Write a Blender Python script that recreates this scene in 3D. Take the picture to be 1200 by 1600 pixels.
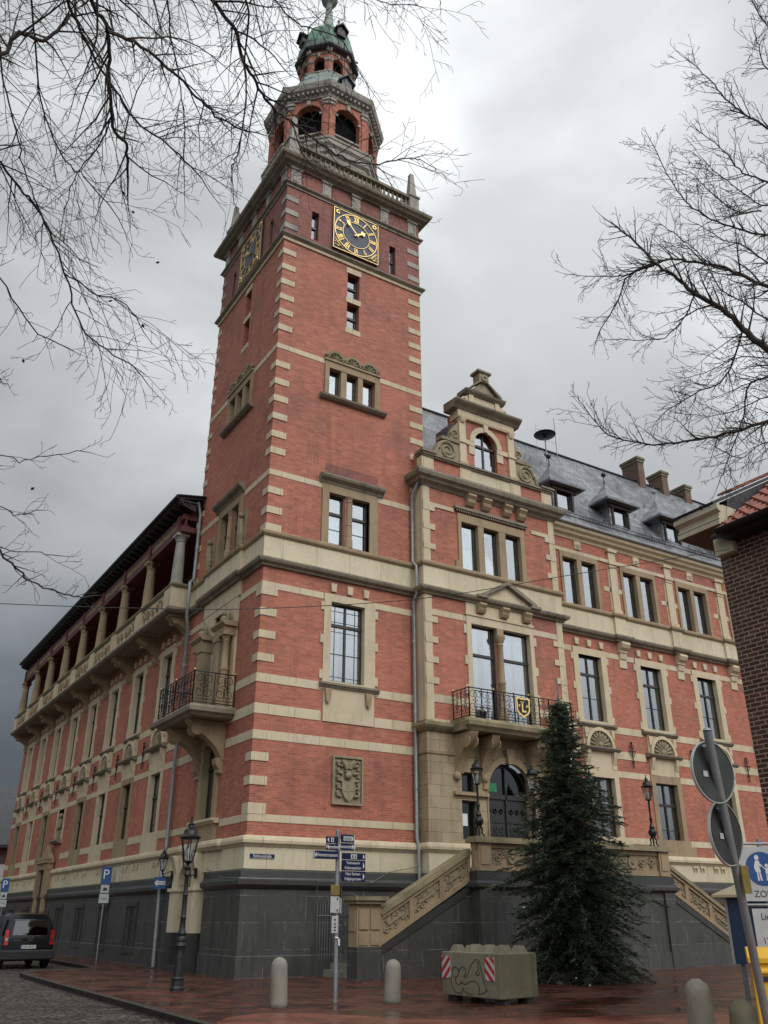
import bpy, bmesh, math, random
from mathutils import Vector, Matrix
R = math.radians
rnd = random.Random(7)
for o in list(bpy.data.objects): bpy.data.objects.remove(o)
S = bpy.context.scene
COL = S.collection

# ---------------------------------------------------------------- camera
CAMP = Vector((-11.28854, -25.84226, 1.6))
YAW, PITCH, ROLL, FPX = R(32.0617), R(25.00165), R(0.0224), 1355.55
def _rot():
    f = Vector((math.sin(YAW)*math.cos(PITCH), math.cos(YAW)*math.cos(PITCH), math.sin(PITCH)))
    r = Vector((math.cos(YAW), -math.sin(YAW), 0)); u = r.cross(f)
    c, s = math.cos(ROLL), math.sin(ROLL)
    return c*r+s*u, -s*r+c*u, f
CR, CU, CF = _rot()
cam = bpy.data.cameras.new("camera"); co = bpy.data.objects.new("camera", cam); COL.objects.link(co)
mm = Matrix((CR, CU, -CF)).transposed().to_4x4(); mm.translation = CAMP; co.matrix_world = mm
cam.sensor_fit = 'VERTICAL'; cam.sensor_height = 36.0; cam.lens = 36.0*FPX/1600.0
cam.clip_end = 3000; cam.clip_start = 0.05
S.camera = co

# ---------------------------------------------------------------- world
SUN_EL, SUN_AZ = R(46), R(172)          # azimuth clockwise from +Y
w = bpy.data.worlds.new("World"); S.world = w; w.use_nodes = True
nt = w.node_tree; N = nt.nodes; L = nt.links; N.clear()
sky = N.new('ShaderNodeTexSky'); sky.sky_type = 'NISHITA'; sky.sun_disc = False
sky.sun_elevation = SUN_EL; sky.sun_rotation = SUN_AZ
bg1 = N.new('ShaderNodeBackground'); bg1.inputs[1].default_value = 0.06
L.new(sky.outputs[0], bg1.inputs[0])
tc = N.new('ShaderNodeTexCoord')
mp = N.new('ShaderNodeMapping'); mp.inputs['Scale'].default_value = (1, 1, 1.9); L.new(tc.outputs['Generated'], mp.inputs[0])
no = N.new('ShaderNodeTexNoise'); no.inputs['Scale'].default_value = 2.6; no.inputs['Detail'].default_value = 5; no.inputs['Roughness'].default_value = .46
no.inputs['Distortion'].default_value = .25
L.new(mp.outputs[0], no.inputs['Vector'])
def dotn(v):
    d = N.new('ShaderNodeVectorMath'); d.operation = 'DOT_PRODUCT'; L.new(tc.outputs['Generated'], d.inputs[0]); d.inputs[1].default_value = v; return d.outputs['Value']
def mrange(i, a, b, c, d):
    m = N.new('ShaderNodeMapRange'); m.interpolation_type = 'SMOOTHSTEP'; L.new(i, m.inputs[0])
    for k, x in enumerate((a, b, c, d)): m.inputs[k+1].default_value = x
    return m.outputs[0]
def math2(op, a, b):
    m = N.new('ShaderNodeMath'); m.operation = op
    for k, x in enumerate((a, b)):
        if isinstance(x, (int, float)): m.inputs[k].default_value = x
        else: L.new(x, m.inputs[k])
    return m.outputs[0]
# overcast: brightest high up; unseen glow added behind the viewer to lift the walls, dark rain cloud low on the left
LFT = (CR*-1 + Vector((0, 0, 0)))
elev = mrange(dotn((0, 0, 1)), 0.02, 0.60, 0.19, 0.78)
left = mrange(dotn(tuple(Vector((-CR.x, -CR.y, -.55)))), -0.40, 0.45, 1.08, 0.55)
hot = mrange(dotn(tuple((CF+CR*.20+CU*.50).normalized())), 0.93, 1.0, 0.0, 0.16)
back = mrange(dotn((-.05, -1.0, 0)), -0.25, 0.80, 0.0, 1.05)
cl = mrange(no.outputs[0], 0.36, 0.66, 0.72, 1.18)
v = math2('MULTIPLY', math2('MULTIPLY', elev, left), cl)
v = math2('ADD', v, hot)
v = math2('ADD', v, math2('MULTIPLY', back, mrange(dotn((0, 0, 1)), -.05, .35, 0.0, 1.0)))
ccol = N.new('ShaderNodeMix'); ccol.data_type = 'RGBA'
ccol.inputs['A'].default_value = (.85, .96, 1.07, 1); ccol.inputs['B'].default_value = (.965, 1.0, 1.02, 1)
L.new(mrange(v, .12, .5, 0, 1), ccol.inputs['Factor'])
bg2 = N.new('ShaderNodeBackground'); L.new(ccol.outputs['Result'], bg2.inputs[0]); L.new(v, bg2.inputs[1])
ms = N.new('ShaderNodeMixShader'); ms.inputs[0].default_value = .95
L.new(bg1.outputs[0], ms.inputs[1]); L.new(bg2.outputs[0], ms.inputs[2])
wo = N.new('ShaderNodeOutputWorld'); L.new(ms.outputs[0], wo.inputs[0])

sl = bpy.data.lights.new("sun", 'SUN'); sl.energy = 0.9; sl.angle = R(25); sl.color = (1, .97, .93)
so = bpy.data.objects.new("sun", sl); COL.objects.link(so)
sd = Vector((math.sin(SUN_AZ)*math.cos(SUN_EL), math.cos(SUN_AZ)*math.cos(SUN_EL), math.sin(SUN_EL)))
so.rotation_euler = (-sd).to_track_quat('-Z', 'Y').to_euler(); so.location = (-10, -30, 60)
S.view_settings.view_transform = 'Standard'; S.view_settings.look = 'None'
S.view_settings.exposure = 0.0; S.view_settings.gamma = 1.0
S.cycles.max_bounces = 6; S.cycles.transparent_max_bounces = 12

# ---------------------------------------------------------------- materials
MAT = {}
class NB:
    def __init__(s, name):
        s.m = bpy.data.materials.new(name); s.m.use_nodes = True; s.t = s.m.node_tree; s.n = s.t.nodes
        s.b = s.n['Principled BSDF']; MAT[name] = s.m
    def a(s, ty, **k):
        n = s.n.new(ty)
        for q, v_ in k.items():
            if hasattr(n, q): setattr(n, q, v_)
            else: n.inputs[q].default_value = v_
        return n
    def l(s, a, b): s.t.links.new(a, b)
    def mix(s, f, a, b, mode='MIX'):
        m = s.n.new('ShaderNodeMix'); m.data_type = 'RGBA'; m.blend_type = mode
        for key, x in (('Factor', f), ('A', a), ('B', b)):
            i = m.inputs[key]
            if isinstance(x, (int, float)): i.default_value = x
            elif isinstance(x, tuple): i.default_value = (*x, 1) if len(x) == 3 else x
            else: s.l(x, i)
        return m.outputs['Result']
    def noise(s, vec, sc, det=4, rough=.55):
        n = s.a('ShaderNodeTexNoise'); n.inputs['Scale'].default_value = sc; n.inputs['Detail'].default_value = det; n.inputs['Roughness'].default_value = rough
        if vec is not None: s.l(vec, n.inputs['Vector'])
        return n.outputs[0]
    def rng(s, i, a, b, c, d):
        m = s.a('ShaderNodeMapRange'); s.l(i, m.inputs[0])
        for k, x in enumerate((a, b, c, d)): m.inputs[k+1].default_value = x
        return m.outputs[0]
    def bump(s, h, st=.3, dist=.02):
        b = s.a('ShaderNodeBump'); b.inputs['Strength'].default_value = st; b.inputs['Distance'].default_value = dist
        s.l(h, b.inputs['Height']); s.l(b.outputs[0], s.b.inputs['Normal'])
    def pos(s):
        return s.a('ShaderNodeNewGeometry').outputs['Position']
    def wallvec(s):     # (u along the wall, z) from world position and normal
        g = s.a('ShaderNodeNewGeometry')
        sp = s.a('ShaderNodeSeparateXYZ'); s.l(g.outputs['Position'], sp.inputs[0])
        sn = s.a('ShaderNodeSeparateXYZ'); s.l(g.outputs['True Normal'], sn.inputs[0])
        ab = s.a('ShaderNodeMath', operation='ABSOLUTE'); s.l(sn.outputs[1], ab.inputs[0])
        gt = s.a('ShaderNodeMath', operation='GREATER_THAN'); s.l(ab.outputs[0], gt.inputs[0]); gt.inputs[1].default_value = .70
        mx = s.a('ShaderNodeMix'); mx.data_type = 'FLOAT'; s.l(gt.outputs[0], mx.inputs['Factor']); s.l(sp.outputs[1], mx.inputs[2]); s.l(sp.outputs[0], mx.inputs[3])
        cb = s.a('ShaderNodeCombineXYZ'); s.l(mx.outputs[0], cb.inputs[0]); s.l(sp.outputs[2], cb.inputs[1])
        return cb.outputs[0]
def simple(name, col, rough=.6, metal=0, var=.12, scale=3, bump=0, bscale=30, spec=None):
    b = NB(name); p = b.pos()
    n = b.noise(p, scale, 5)
    lo = tuple(c*(1-var) for c in col); hi = tuple(min(1, c*(1+var)) for c in col)
    b.l(b.mix(b.rng(n, .3, .7, 0, 1), lo, hi), b.b.inputs['Base Color'])
    b.b.inputs['Roughness'].default_value = rough; b.b.inputs['Metallic'].default_value = metal
    if spec is not None: b.b.inputs['Specular IOR Level'].default_value = spec
    if bump: b.bump(b.noise(p, bscale, 4), bump)
    return b
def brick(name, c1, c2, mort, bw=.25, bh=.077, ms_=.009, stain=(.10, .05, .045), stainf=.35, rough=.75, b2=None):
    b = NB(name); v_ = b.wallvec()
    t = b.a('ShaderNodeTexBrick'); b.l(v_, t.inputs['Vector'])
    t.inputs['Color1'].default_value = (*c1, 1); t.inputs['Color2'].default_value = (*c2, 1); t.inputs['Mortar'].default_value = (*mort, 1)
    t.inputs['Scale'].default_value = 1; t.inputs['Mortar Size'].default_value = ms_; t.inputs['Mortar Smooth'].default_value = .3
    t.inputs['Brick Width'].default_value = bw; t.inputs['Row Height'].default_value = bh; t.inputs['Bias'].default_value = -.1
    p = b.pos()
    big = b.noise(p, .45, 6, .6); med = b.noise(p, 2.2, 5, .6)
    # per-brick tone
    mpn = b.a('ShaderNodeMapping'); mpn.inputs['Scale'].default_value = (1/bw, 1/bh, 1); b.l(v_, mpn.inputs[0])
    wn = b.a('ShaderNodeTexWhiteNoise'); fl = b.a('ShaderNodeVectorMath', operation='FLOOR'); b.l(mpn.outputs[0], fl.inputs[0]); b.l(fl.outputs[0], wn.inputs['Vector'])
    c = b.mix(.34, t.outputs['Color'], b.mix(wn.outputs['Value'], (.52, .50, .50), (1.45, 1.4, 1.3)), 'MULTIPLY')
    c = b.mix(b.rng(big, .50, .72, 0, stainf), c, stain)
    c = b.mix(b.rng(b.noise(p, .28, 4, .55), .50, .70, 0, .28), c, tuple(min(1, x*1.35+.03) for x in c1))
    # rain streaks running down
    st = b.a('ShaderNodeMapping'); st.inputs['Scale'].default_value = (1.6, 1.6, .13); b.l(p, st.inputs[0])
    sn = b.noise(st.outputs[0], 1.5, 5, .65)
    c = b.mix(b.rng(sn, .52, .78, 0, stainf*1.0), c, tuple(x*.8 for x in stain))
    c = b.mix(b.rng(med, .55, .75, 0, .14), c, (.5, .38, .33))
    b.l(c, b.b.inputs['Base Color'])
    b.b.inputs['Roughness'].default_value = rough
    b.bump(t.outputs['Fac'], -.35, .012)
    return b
brick('brick_red', (.425, .122, .074), (.335, .090, .057), (.34, .21, .145), stain=(.115, .05, .04), stainf=.46)
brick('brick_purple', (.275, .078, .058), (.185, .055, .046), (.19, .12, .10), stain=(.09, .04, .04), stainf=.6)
brick('brick_chimney', (.14, .075, .052), (.10, .055, .042), (.14, .11, .085))
brick('brick_house', (.085, .028, .021), (.034, .015, .013), (.33, .27, .20), bw=.23, bh=.080, ms_=.0105, stain=(.17, .055, .035), stainf=.12)
brick('brick_far', (.11, .05, .045), (.08, .035, .032), (.12, .09, .08))

def stone(name, col, dark, jw=0, jh=0, stainf=.5, rough=.8, moss=0, wash=0):
    b = NB(name); p = b.pos()
    n1 = b.noise(p, .9, 6, .6); n2 = b.noise(p, 9, 4)
    c = b.mix(b.rng(n2, .3, .7, 0, .35), col, tuple(x*.78 for x in col))
    st = b.a('ShaderNodeMapping'); st.inputs['Scale'].default_value = (2.2, 2.2, .30); b.l(p, st.inputs[0])
    sn = b.noise(st.outputs[0], 1.7, 6, .68)
    c = b.mix(b.rng(sn, .50, .74, 0, stainf), c, dark)
    c = b.mix(b.rng(n1, .50, .72, 0, stainf*.7), c, dark)
    if moss: c = b.mix(b.rng(b.noise(p, 1.3, 5), .45, .65, 0, moss), c, (.11, .115, .045))
    if jw:
        t = b.a('ShaderNodeTexBrick'); b.l(b.wallvec(), t.inputs['Vector'])
        t.inputs['Color1'].default_value = (1, 1, 1, 1); t.inputs['Color2'].default_value = (.84, .82, .78, 1); t.inputs['Mortar'].default_value = (.42, .38, .32, 1)
        t.inputs['Scale'].default_value = 1; t.inputs['Mortar Size'].default_value = .008; t.inputs['Brick Width'].default_value = jw; t.inputs['Row Height'].default_value = jh
        c = b.mix(.9, c, t.outputs['Color'], 'MULTIPLY')
    if wash:     # pale lime runs and chalky joints on the dark plinth
        wv = b.a('ShaderNodeMapping'); wv.inputs['Scale'].default_value = (3.0, 3.0, .22); b.l(p, wv.inputs[0])
        c = b.mix(b.rng(b.noise(wv.outputs[0], 2.0, 6, .7), .58, .80, 0, wash), c, (.16, .155, .14))
        tj = b.a('ShaderNodeTexBrick'); b.l(b.wallvec(), tj.inputs['Vector'])
        tj.inputs['Scale'].default_value = 1; tj.inputs['Mortar Size'].default_value = .010; tj.inputs['Brick Width'].default_value = jw; tj.inputs['Row Height'].default_value = jh
        jm = b.a('ShaderNodeMath', operation='MULTIPLY'); b.l(tj.outputs['Fac'], jm.inputs[0]); b.l(b.rng(b.noise(p, 2.2, 4), .42, .62, .05, .75), jm.inputs[1])
        c = b.mix(jm.outputs[0], c, (.24, .235, .21))
        c = b.mix(b.rng(b.noise(p, 3.1, 6, .75), .56, .70, 0, .45), c, (.125, .12, .10))
    b.l(c, b.b.inputs['Base Color']); b.b.inputs['Roughness'].default_value = rough
    b.bump(b.noise(p, 18, 5, .7), .35, .02)
    return b
stone('sandstone', (.62, .525, .365), (.32, .265, .185), .95, 50)
stone('sandstone_plain', (.59, .49, .335), (.31, .25, .17), stainf=.45)
stone('sandstone_brown', (.34, .25, .15), (.13, .095, .065), stainf=.6)
stone('sandstone_ashlar', (.40, .32, .205), (.16, .12, .08), .8, .38, stainf=.6)
stone('stone_weathered', (.235, .20, .145), (.065, .058, .048), stainf=.8)
stone('stone_mossy', (.28, .23, .14), (.12, .10, .06), stainf=.7, moss=.6)
stone('stone_grey', (.37, .345, .30), (.10, .095, .085), stainf=.8)
stone('carved_relief', (.30, .25, .16), (.11, .09, .06), stainf=.7)
stone('basalt', (.066, .066, .061), (.024, .024, .022), 1.35, .72, stainf=.8, rough=.5, wash=.55)
stone('basalt_plain', (.044, .044, .041), (.016, .016, .016), stainf=.7, rough=.45)
stone('render_cream', (.65, .57, .405), (.40, .33, .22), 1.35, 50, stainf=.5)
stone('concrete_mossy', (.205, .188, .130), (.075, .07, .045), stainf=.8, moss=.55)
stone('granite', (.27, .255, .21), (.10, .098, .08), stainf=.95, moss=.25)

def slate():
    b = NB('slate'); p = b.pos(); sp = b.a('ShaderNodeSeparateXYZ'); b.l(p, sp.inputs[0])
    v_ = b.wallvec()
    t = b.a('ShaderNodeTexBrick'); b.l(v_, t.inputs['Vector'])
    t.inputs['Color1'].default_value = (.15, .157, .17, 1); t.inputs['Color2'].default_value = (.245, .25, .262, 1); t.inputs['Mortar'].default_value = (.06, .06, .065, 1)
    t.inputs['Scale'].default_value = 1; t.inputs['Mortar Size'].default_value = .012; t.inputs['Brick Width'].default_value = .26; t.inputs['Row Height'].default_value = .19
    mpn = b.a('ShaderNodeMapping'); mpn.inputs['Scale'].default_value = (1/.26, 1/.19, 1); b.l(v_, mpn.inputs[0])
    wn = b.a('ShaderNodeTexWhiteNoise'); fl = b.a('ShaderNodeVectorMath', operation='FLOOR'); b.l(mpn.outputs[0], fl.inputs[0]); b.l(fl.outputs[0], wn.inputs['Vector'])
    tc_ = b.mix(.65, t.outputs['Color'], b.mix(wn.outputs['Value'], (.45, .45, .45), (1.5, 1.5, 1.5)), 'MULTIPLY')
    c = b.mix(b.rng(b.noise(p, .55, 6, .65), .46, .64, 0, .75), tc_, (.045, .047, .052))
    b.l(c, b.b.inputs['Base Color']); b.b.inputs['Roughness'].default_value = .38
    b.l(b.rng(b.noise(p, .9, 4), .35, .65, .25, .5), b.b.inputs['Roughness'])
    b.b.inputs['Specular IOR Level'].default_value = .75
    b.bump(t.outputs['Fac'], -.5, .015)
slate()
def copper():
    b = NB('copper_green'); p = b.pos()
    c = b.mix(b.rng(b.noise(p, 1.6, 6), .38, .62, 0, 1), (.13, .30, .19), (.05, .085, .068))
    b.l(c, b.b.inputs['Base Color']); b.b.inputs['Roughness'].default_value = .55
copper()
simple('copper_pale', (.24, .29, .255), .6, 0, .3, 2)
simple('wood_oxblood', (.115, .026, .022), .55, 0, .25, 5)
simple('wood_dark', (.030, .018, .015), .6, 0, .3, 5)
simple('roof_dark', (.042, .043, .047), .45, 0, .3, 2)
simple('iron_black', (.016, .017, .018), .38, .4, .3, 8)
simple('iron_worn', (.020, .021, .020), .45, .3, .4, 14, .2, 40)
simple('zinc', (.27, .285, .29), .48, .35, .18, 4)
simple('steel_grey', (.20, .21, .22), .45, .7, .2, 6)
simple('gold', (.78, .56, .24), .40, .8, .12, 20)
simple('clock_blue', (.018, .028, .060), .45, 0, .4, 3)
simple('frame_dark', (.028, .025, .023), .4, 0, .2, 6)
simple('frame_white', (.62, .62, .60), .5, 0, .1, 6)
simple('door_dark', (.020, .020, .019), .45, 0, .3, 6)
simple('room_dark', (.045, .042, .038), .9, 0, .2, 1)
simple('interior_shade', (.005, .005, .005), .9, 0, .2, 1, spec=.1)  # near-black colour stands in for the shade inside belfry and lantern
simple('curtain', (.74, .74, .72), .9, 0, .08, 2)
simple('paper_white', (.75, .76, .76), .6, 0, .06, 8)
simple('sign_navy', (.012, .022, .062), .35, 0, .15, 5)
simple('sign_blue', (.018, .075, .23), .35, 0, .08, 5)
simple('sign_back', (.085, .095, .090), .42, .5, .22, 5)
simple('sign_white', (.46, .47, .46), .4, 0, .1, 9)
simple('sign_text', (.03, .03, .03), .5, 0, .05, 5)
simple('sign_ochre', (.20, .15, .045), .5, 0, .2, 9)
simple('letter_white', (.66, .66, .65), .5, 0, .02, 5)
simple('post_yellow', (.72, .41, .025), .32, 0, .10, 3)
simple('booth_blue', (.020, .060, .14), .45, 0, .2, 3)
simple('booth_cream', (.68, .56, .33), .5, 0, .1, 3)
simple('timber_cream', (.52, .47, .34), .5, 0, .14, 3)
simple('soffit_brown', (.12, .065, .045), .6, 0, .2, 3)
simple('marker_red', (.42, .018, .022), .45, 0, .15, 8)
simple('exit_green', (.02, .22, .09), .5, 0, .1, 8)
simple('graffiti', (.035, .033, .03), .7, 0, .2, 9)
simple('bark', (.034, .030, .025), .85, 0, .35, 12)
simple('twig', (.050, .043, .037), .8, 0, .3, 5)
simple('spruce_needles', (.056, .080, .052), .7, 0, .45, 1.6)
simple('spruce_tips', (.105, .138, .085), .7, 0, .35, 2.5)
simple('dry_leaf', (.10, .055, .03), .8, 0, .3, 5)
simple('car_paint', (.012, .013, .014), .16, .3, .1, 3)
simple('car_trim', (.014, .014, .015), .55, 0, .1, 3)
simple('rubber', (.015, .015, .015), .8, 0, .1, 3)
simple('chrome', (.7, .7, .7), .15, 1, .05, 3)
simple('lamp_red', (.40, .012, .010), .2, 0, .1, 3)
def glass(name, tint, f0, f1, rough=.02):
    b = NB(name); b.n.remove(b.b); out = [n for n in b.n if n.type == 'OUTPUT_MATERIAL'][0]
    tr = b.a('ShaderNodeBsdfTransparent'); tr.inputs[0].default_value = (*tint, 1)
    gl = b.a('ShaderNodeBsdfGlossy'); gl.inputs['Roughness'].default_value = rough; gl.inputs[0].default_value = (.76, .79, .83, 1)
    lw = b.a('ShaderNodeLayerWeight'); lw.inputs[0].default_value = .3
    bm = b.a('ShaderNodeBump'); bm.inputs['Strength'].default_value = .05; bm.inputs['Distance'].default_value = .04
    b.l(b.noise(b.pos(), 1.1, 1), bm.inputs['Height']); b.l(bm.outputs[0], gl.inputs['Normal'])
    f = b.rng(lw.outputs['Fresnel'], 0, 1, f0, f1)
    mx = b.a('ShaderNodeMixShader'); b.l(f, mx.inputs[0]); b.l(tr.outputs[0], mx.inputs[1]); b.l(gl.outputs[0], mx.inputs[2]); b.l(mx.outputs[0], out.inputs[0])
glass('glass', (.84, .87, .87), .32, .95)
glass('dark_glass', (.12, .12, .12), .05, .8)
glass('lamp_glass', (.88, .90, .88), .10, .8, .05)
glass('car_glass', (.10, .11, .12), .12, .9)
def tiles():
    b = NB('pantile'); p = b.pos()
    c = b.mix(b.rng(b.noise(p, 2.4, 5, .7), .35, .65, 0, 1), (.33, .085, .042), (.13, .04, .028))
    b.l(c, b.b.inputs['Base Color']); b.b.inputs['Roughness'].default_value = .5
tiles()
def ground_mats():
    # wet clinker pavement: herringbone-ish courses with dark and bright patches
    b = NB('clinker'); p = b.pos()
    rot = b.a('ShaderNodeMapping'); rot.inputs['Rotation'].default_value = (0, 0, R(38)); b.l(p, rot.inputs[0])
    t = b.a('ShaderNodeTexBrick'); b.l(rot.outputs[0], t.inputs['Vector'])
    t.inputs['Color1'].default_value = (.175, .048, .030, 1); t.inputs['Color2'].default_value = (.070, .026, .019, 1); t.inputs['Mortar'].default_value = (.022, .017, .014, 1)
    t.inputs['Scale'].default_value = 1; t.inputs['Mortar Size'].default_value = .008; t.inputs['Brick Width'].default_value = .21; t.inputs['Row Height'].default_value = .105; t.inputs['Bias'].default_value = 0
    n = b.noise(p, 1.0, 6, .65); n3 = b.noise(p, 4.2, 5, .75)
    mpn = b.a('ShaderNodeMapping'); mpn.inputs['Scale'].default_value = (1/.42, 1/.21, 1); b.l(rot.outputs[0], mpn.inputs[0])
    wn = b.a('ShaderNodeTexWhiteNoise'); fl = b.a('ShaderNodeVectorMath', operation='FLOOR'); b.l(mpn.outputs[0], fl.inputs[0]); b.l(fl.outputs[0], wn.inputs['Vector'])
    c = b.mix(.85, t.outputs['Color'], b.mix(wn.outputs['Value'], (.40, .40, .42), (1.55, 1.45, 1.35)), 'MULTIPLY')
    c = b.mix(b.rng(n3, .50, .60, 0, .8), c, (.036, .019, .016))
    c = b.mix(b.rng(n, .44, .62, 0, .55), c, (.045, .022, .018))
    b.l(c, b.b.inputs['Base Color'])
    b.l(b.rng(b.noise(p, .7, 5, .6), .40, .60, .12, .50), b.b.inputs['Roughness'])
    h = b.mix(.5, t.outputs['Fac'], b.noise(p, 9, 3)); b.bump(h, -.45, .014)
    b = NB('cobbles'); p = b.pos()
    vo = b.a('ShaderNodeTexVoronoi'); vo.inputs['Scale'].default_value = 6.0; vo.feature = 'DISTANCE_TO_EDGE'; b.l(p, vo.inputs['Vector'])
    vc = b.a('ShaderNodeTexVoronoi'); vc.inputs['Scale'].default_value = 6.0; b.l(p, vc.inputs['Vector'])
    sx_ = b.a('ShaderNodeSeparateColor'); b.l(vc.outputs['Color'], sx_.inputs[0])
    base = b.mix(sx_.outputs[0], (.030, .027, .021), (.15, .135, .105))
    base = b.mix(b.rng(b.noise(p, 1.0, 6, .6), .42, .62, 0, .6), base, (.035, .030, .025))
    e = b.rng(vo.outputs['Distance'], 0, .09, 0, 1)
    b.l(b.mix(e, (.018, .017, .015), base), b.b.inputs['Base Color'])
    b.l(b.rng(b.noise(p, 2.5, 5), .4, .6, .22, .6), b.b.inputs['Roughness'])
    b.bump(e, 1.0, .06)
    b = NB('asphalt_red'); p = b.pos()
    n = b.noise(p, 1.2, 6, .6)
    c = b.mix(b.rng(n, .35, .65, 0, 1), (.27, .088, .056), (.15, .050, .034)); b.l(c, b.b.inputs['Base Color'])
    b.l(b.rng(b.noise(p, 1.0, 4), .4, .6, .14, .4), b.b.inputs['Roughness']); b.bump(b.noise(p, 60, 3), .25, .01)
    simple('kerb_stone', (.05, .047, .040), .55, 0, .4, 5, .3, 20)
    simple('earth', (.055, .055, .042), .9, 0, .3, .2)
ground_mats()

# ---------------------------------------------------------------- mesh helpers
class Fr:      # facade frame: u along the wall, w outward, z up
    def __init__(s, kind, off): s.k, s.o = kind, off
    def __call__(s, u, w_, z):
        return (u, s.o-w_, z) if s.k == 'y' else (s.o-w_, u, z)
class MB:
    def __init__(s): s.v = []; s.f = []; s.sm = False
    def add(s, vs, fs):
        b = len(s.v); s.v += [tuple(p) for p in vs]; s.f += [tuple(b+i for i in f) for f in fs]; return s
    def box(s, x0, x1, y0, y1, z0, z1):
        v_ = [(x, y, z) for z in (z0, z1) for y in (y0, y1) for x in (x0, x1)]
        return s.add(v_, [(0, 2, 3, 1), (4, 5, 7, 6), (0, 1, 5, 4), (2, 6, 7, 3), (0, 4, 6, 2), (1, 3, 7, 5)])
    def fb(s, F, u0, u1, w0, w1, z0, z1):
        a = F(u0, w0, z0); b = F(u1, w1, z1)
        return s.box(min(a[0], b[0]), max(a[0], b[0]), min(a[1], b[1]), max(a[1], b[1]), min(z0, z1), max(z0, z1))
    def prism(s, pts, d):      # pts: 3D polygon, d: extrusion vector
        n = len(pts); a = [Vector(p) for p in pts]; b = [p+Vector(d) for p in a]
        return s.add(a+b, [tuple(range(n))[::-1], tuple(range(n, 2*n))]+[(i, (i+1) % n, n+(i+1) % n, n+i) for i in range(n)])
    def fpoly(s, F, uz, w0, w1):
        a = [F(u, w0, z) for u, z in uz]; d = Vector(F(0, w1, 0))-Vector(F(0, w0, 0))
        return s.prism(a, d)
    def fprof(s, F, wz, u0, u1):
        a = [F(u0, w_, z) for w_, z in wz]; d = Vector(F(u1, 0, 0))-Vector(F(u0, 0, 0))
        return s.prism(a, d)
    def tube(s, pts, rad, n=6, cap=True):
        pts = [Vector(p) for p in pts]; m = len(pts)
        if isinstance(rad, (int, float)): rad = [rad]*m
        b = len(s.v); up = None
        for i, p in enumerate(pts):
            t = (pts[min(i+1, m-1)]-pts[max(i-1, 0)])
            if t.length < 1e-9: t = Vector((0, 0, 1))
            t.normalize()
            if up is None or abs(up.dot(t)) > .95: up = Vector((0, 0, 1)) if abs(t.z) < .9 else Vector((1, 0, 0))
            x = t.cross(up).normalized(); y = t.cross(x).normalized(); up = x.cross(t) if x.cross(t).length > .1 else up
            for k in range(n):
                a = 2*math.pi*k/n; s.v.append(tuple(p+(x*math.cos(a)+y*math.sin(a))*rad[i]))
        for i in range(m-1):
            for k in range(n):
                k2 = (k+1) % n; s.f.append((b+i*n+k, b+i*n+k2, b+(i+1)*n+k2, b+(i+1)*n+k))
        if cap and n > 2:
            s.f.append(tuple(b+k for k in range(n))[::-1]); s.f.append(tuple(b+(m-1)*n+k for k in range(n)))
        return s
    def lathe(s, c, prof, n=12, ph=0, ax=None):
        b = len(s.v); m = len(prof); c = Vector(c)
        for r, z in prof:
            for k in range(n):
                a = 2*math.pi*k/n+ph
                q = Vector((r*math.cos(a), r*math.sin(a), z))
                if ax is not None: q = ax @ q
                s.v.append(tuple(c+q))
        for i in range(m-1):
            for k in range(n):
                k2 = (k+1) % n; s.f.append((b+i*n+k, b+i*n+k2, b+(i+1)*n+k2, b+(i+1)*n+k))
        s.f.append(tuple(b+k for k in range(n))[::-1]); s.f.append(tuple(b+(m-1)*n+k for k in range(n)))
        return s
    def ball(s, c, r, n=8, sz=1):
        pr = [(max(.001, r*math.sin(math.pi*i/n)), -r*sz*math.cos(math.pi*i/n)) for i in range(n+1)]
        return s.lathe(c, pr, n+2)
    def sweep(s, path, prof, close=False):      # path 2D, prof [(w,z)] closed polygon, outward on the right-hand side of travel
        n = len(path); m = len(prof); P2 = [Vector(p) for p in path]; b = len(s.v)
        for i, p in enumerate(P2):
            def nrm(a, c):
                d = (c-a).normalized(); return Vector((d.y, -d.x))
            if close: n1 = nrm(P2[i-1], p); n2 = nrm(p, P2[(i+1) % n])
            else:
                n2 = nrm(p, P2[i+1]) if i < n-1 else None; n1 = nrm(P2[i-1], p) if i > 0 else n2
                if n2 is None: n2 = n1
            mt = (n1+n2)/(1+n1.dot(n2))
            for w_, z in prof: s.v.append((p.x+mt.x*w_, p.y+mt.y*w_, z))
        seg = n if close else n-1
        for i in range(seg):
            j = (i+1) % n
            for k in range(m):
                k2 = (k+1) % m; s.f.append((b+i*m+k, b+i*m+k2, b+j*m+k2, b+j*m+k))
        if not close:
            s.f.append(tuple(b+k for k in range(m))[::-1]); s.f.append(tuple(b+(n-1)*m+k for k in range(m)))
        return s
    def wall(s, F, u0, u1, z0, z1, ops=(), d=.3, w_=0.0):      # front skin with rectangular openings and their reveals
        ops = [(o[0]-.02, o[1]+.02, o[2]-.02, o[3]+.02) for o in ops]
        us = sorted({u0, u1, *[x for o in ops for x in (o[0], o[1])]}); zs = sorted({z0, z1, *[x for o in ops for x in (o[2], o[3])]})
        us = [x for x in us if u0 <= x <= u1]; zs = [x for x in zs if z0 <= x <= z1]
        for i in range(len(us)-1):
            for j in range(len(zs)-1):
                cu, cz = (us[i]+us[i+1])/2, (zs[j]+zs[j+1])/2
                if any(o[0] < cu < o[1] and o[2] < cz < o[3] for o in ops): continue
                s.add([F(us[i], w_, zs[j]), F(us[i+1], w_, zs[j]), F(us[i+1], w_, zs[j+1]), F(us[i], w_, zs[j+1])], [(0, 1, 2, 3)])
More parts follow.
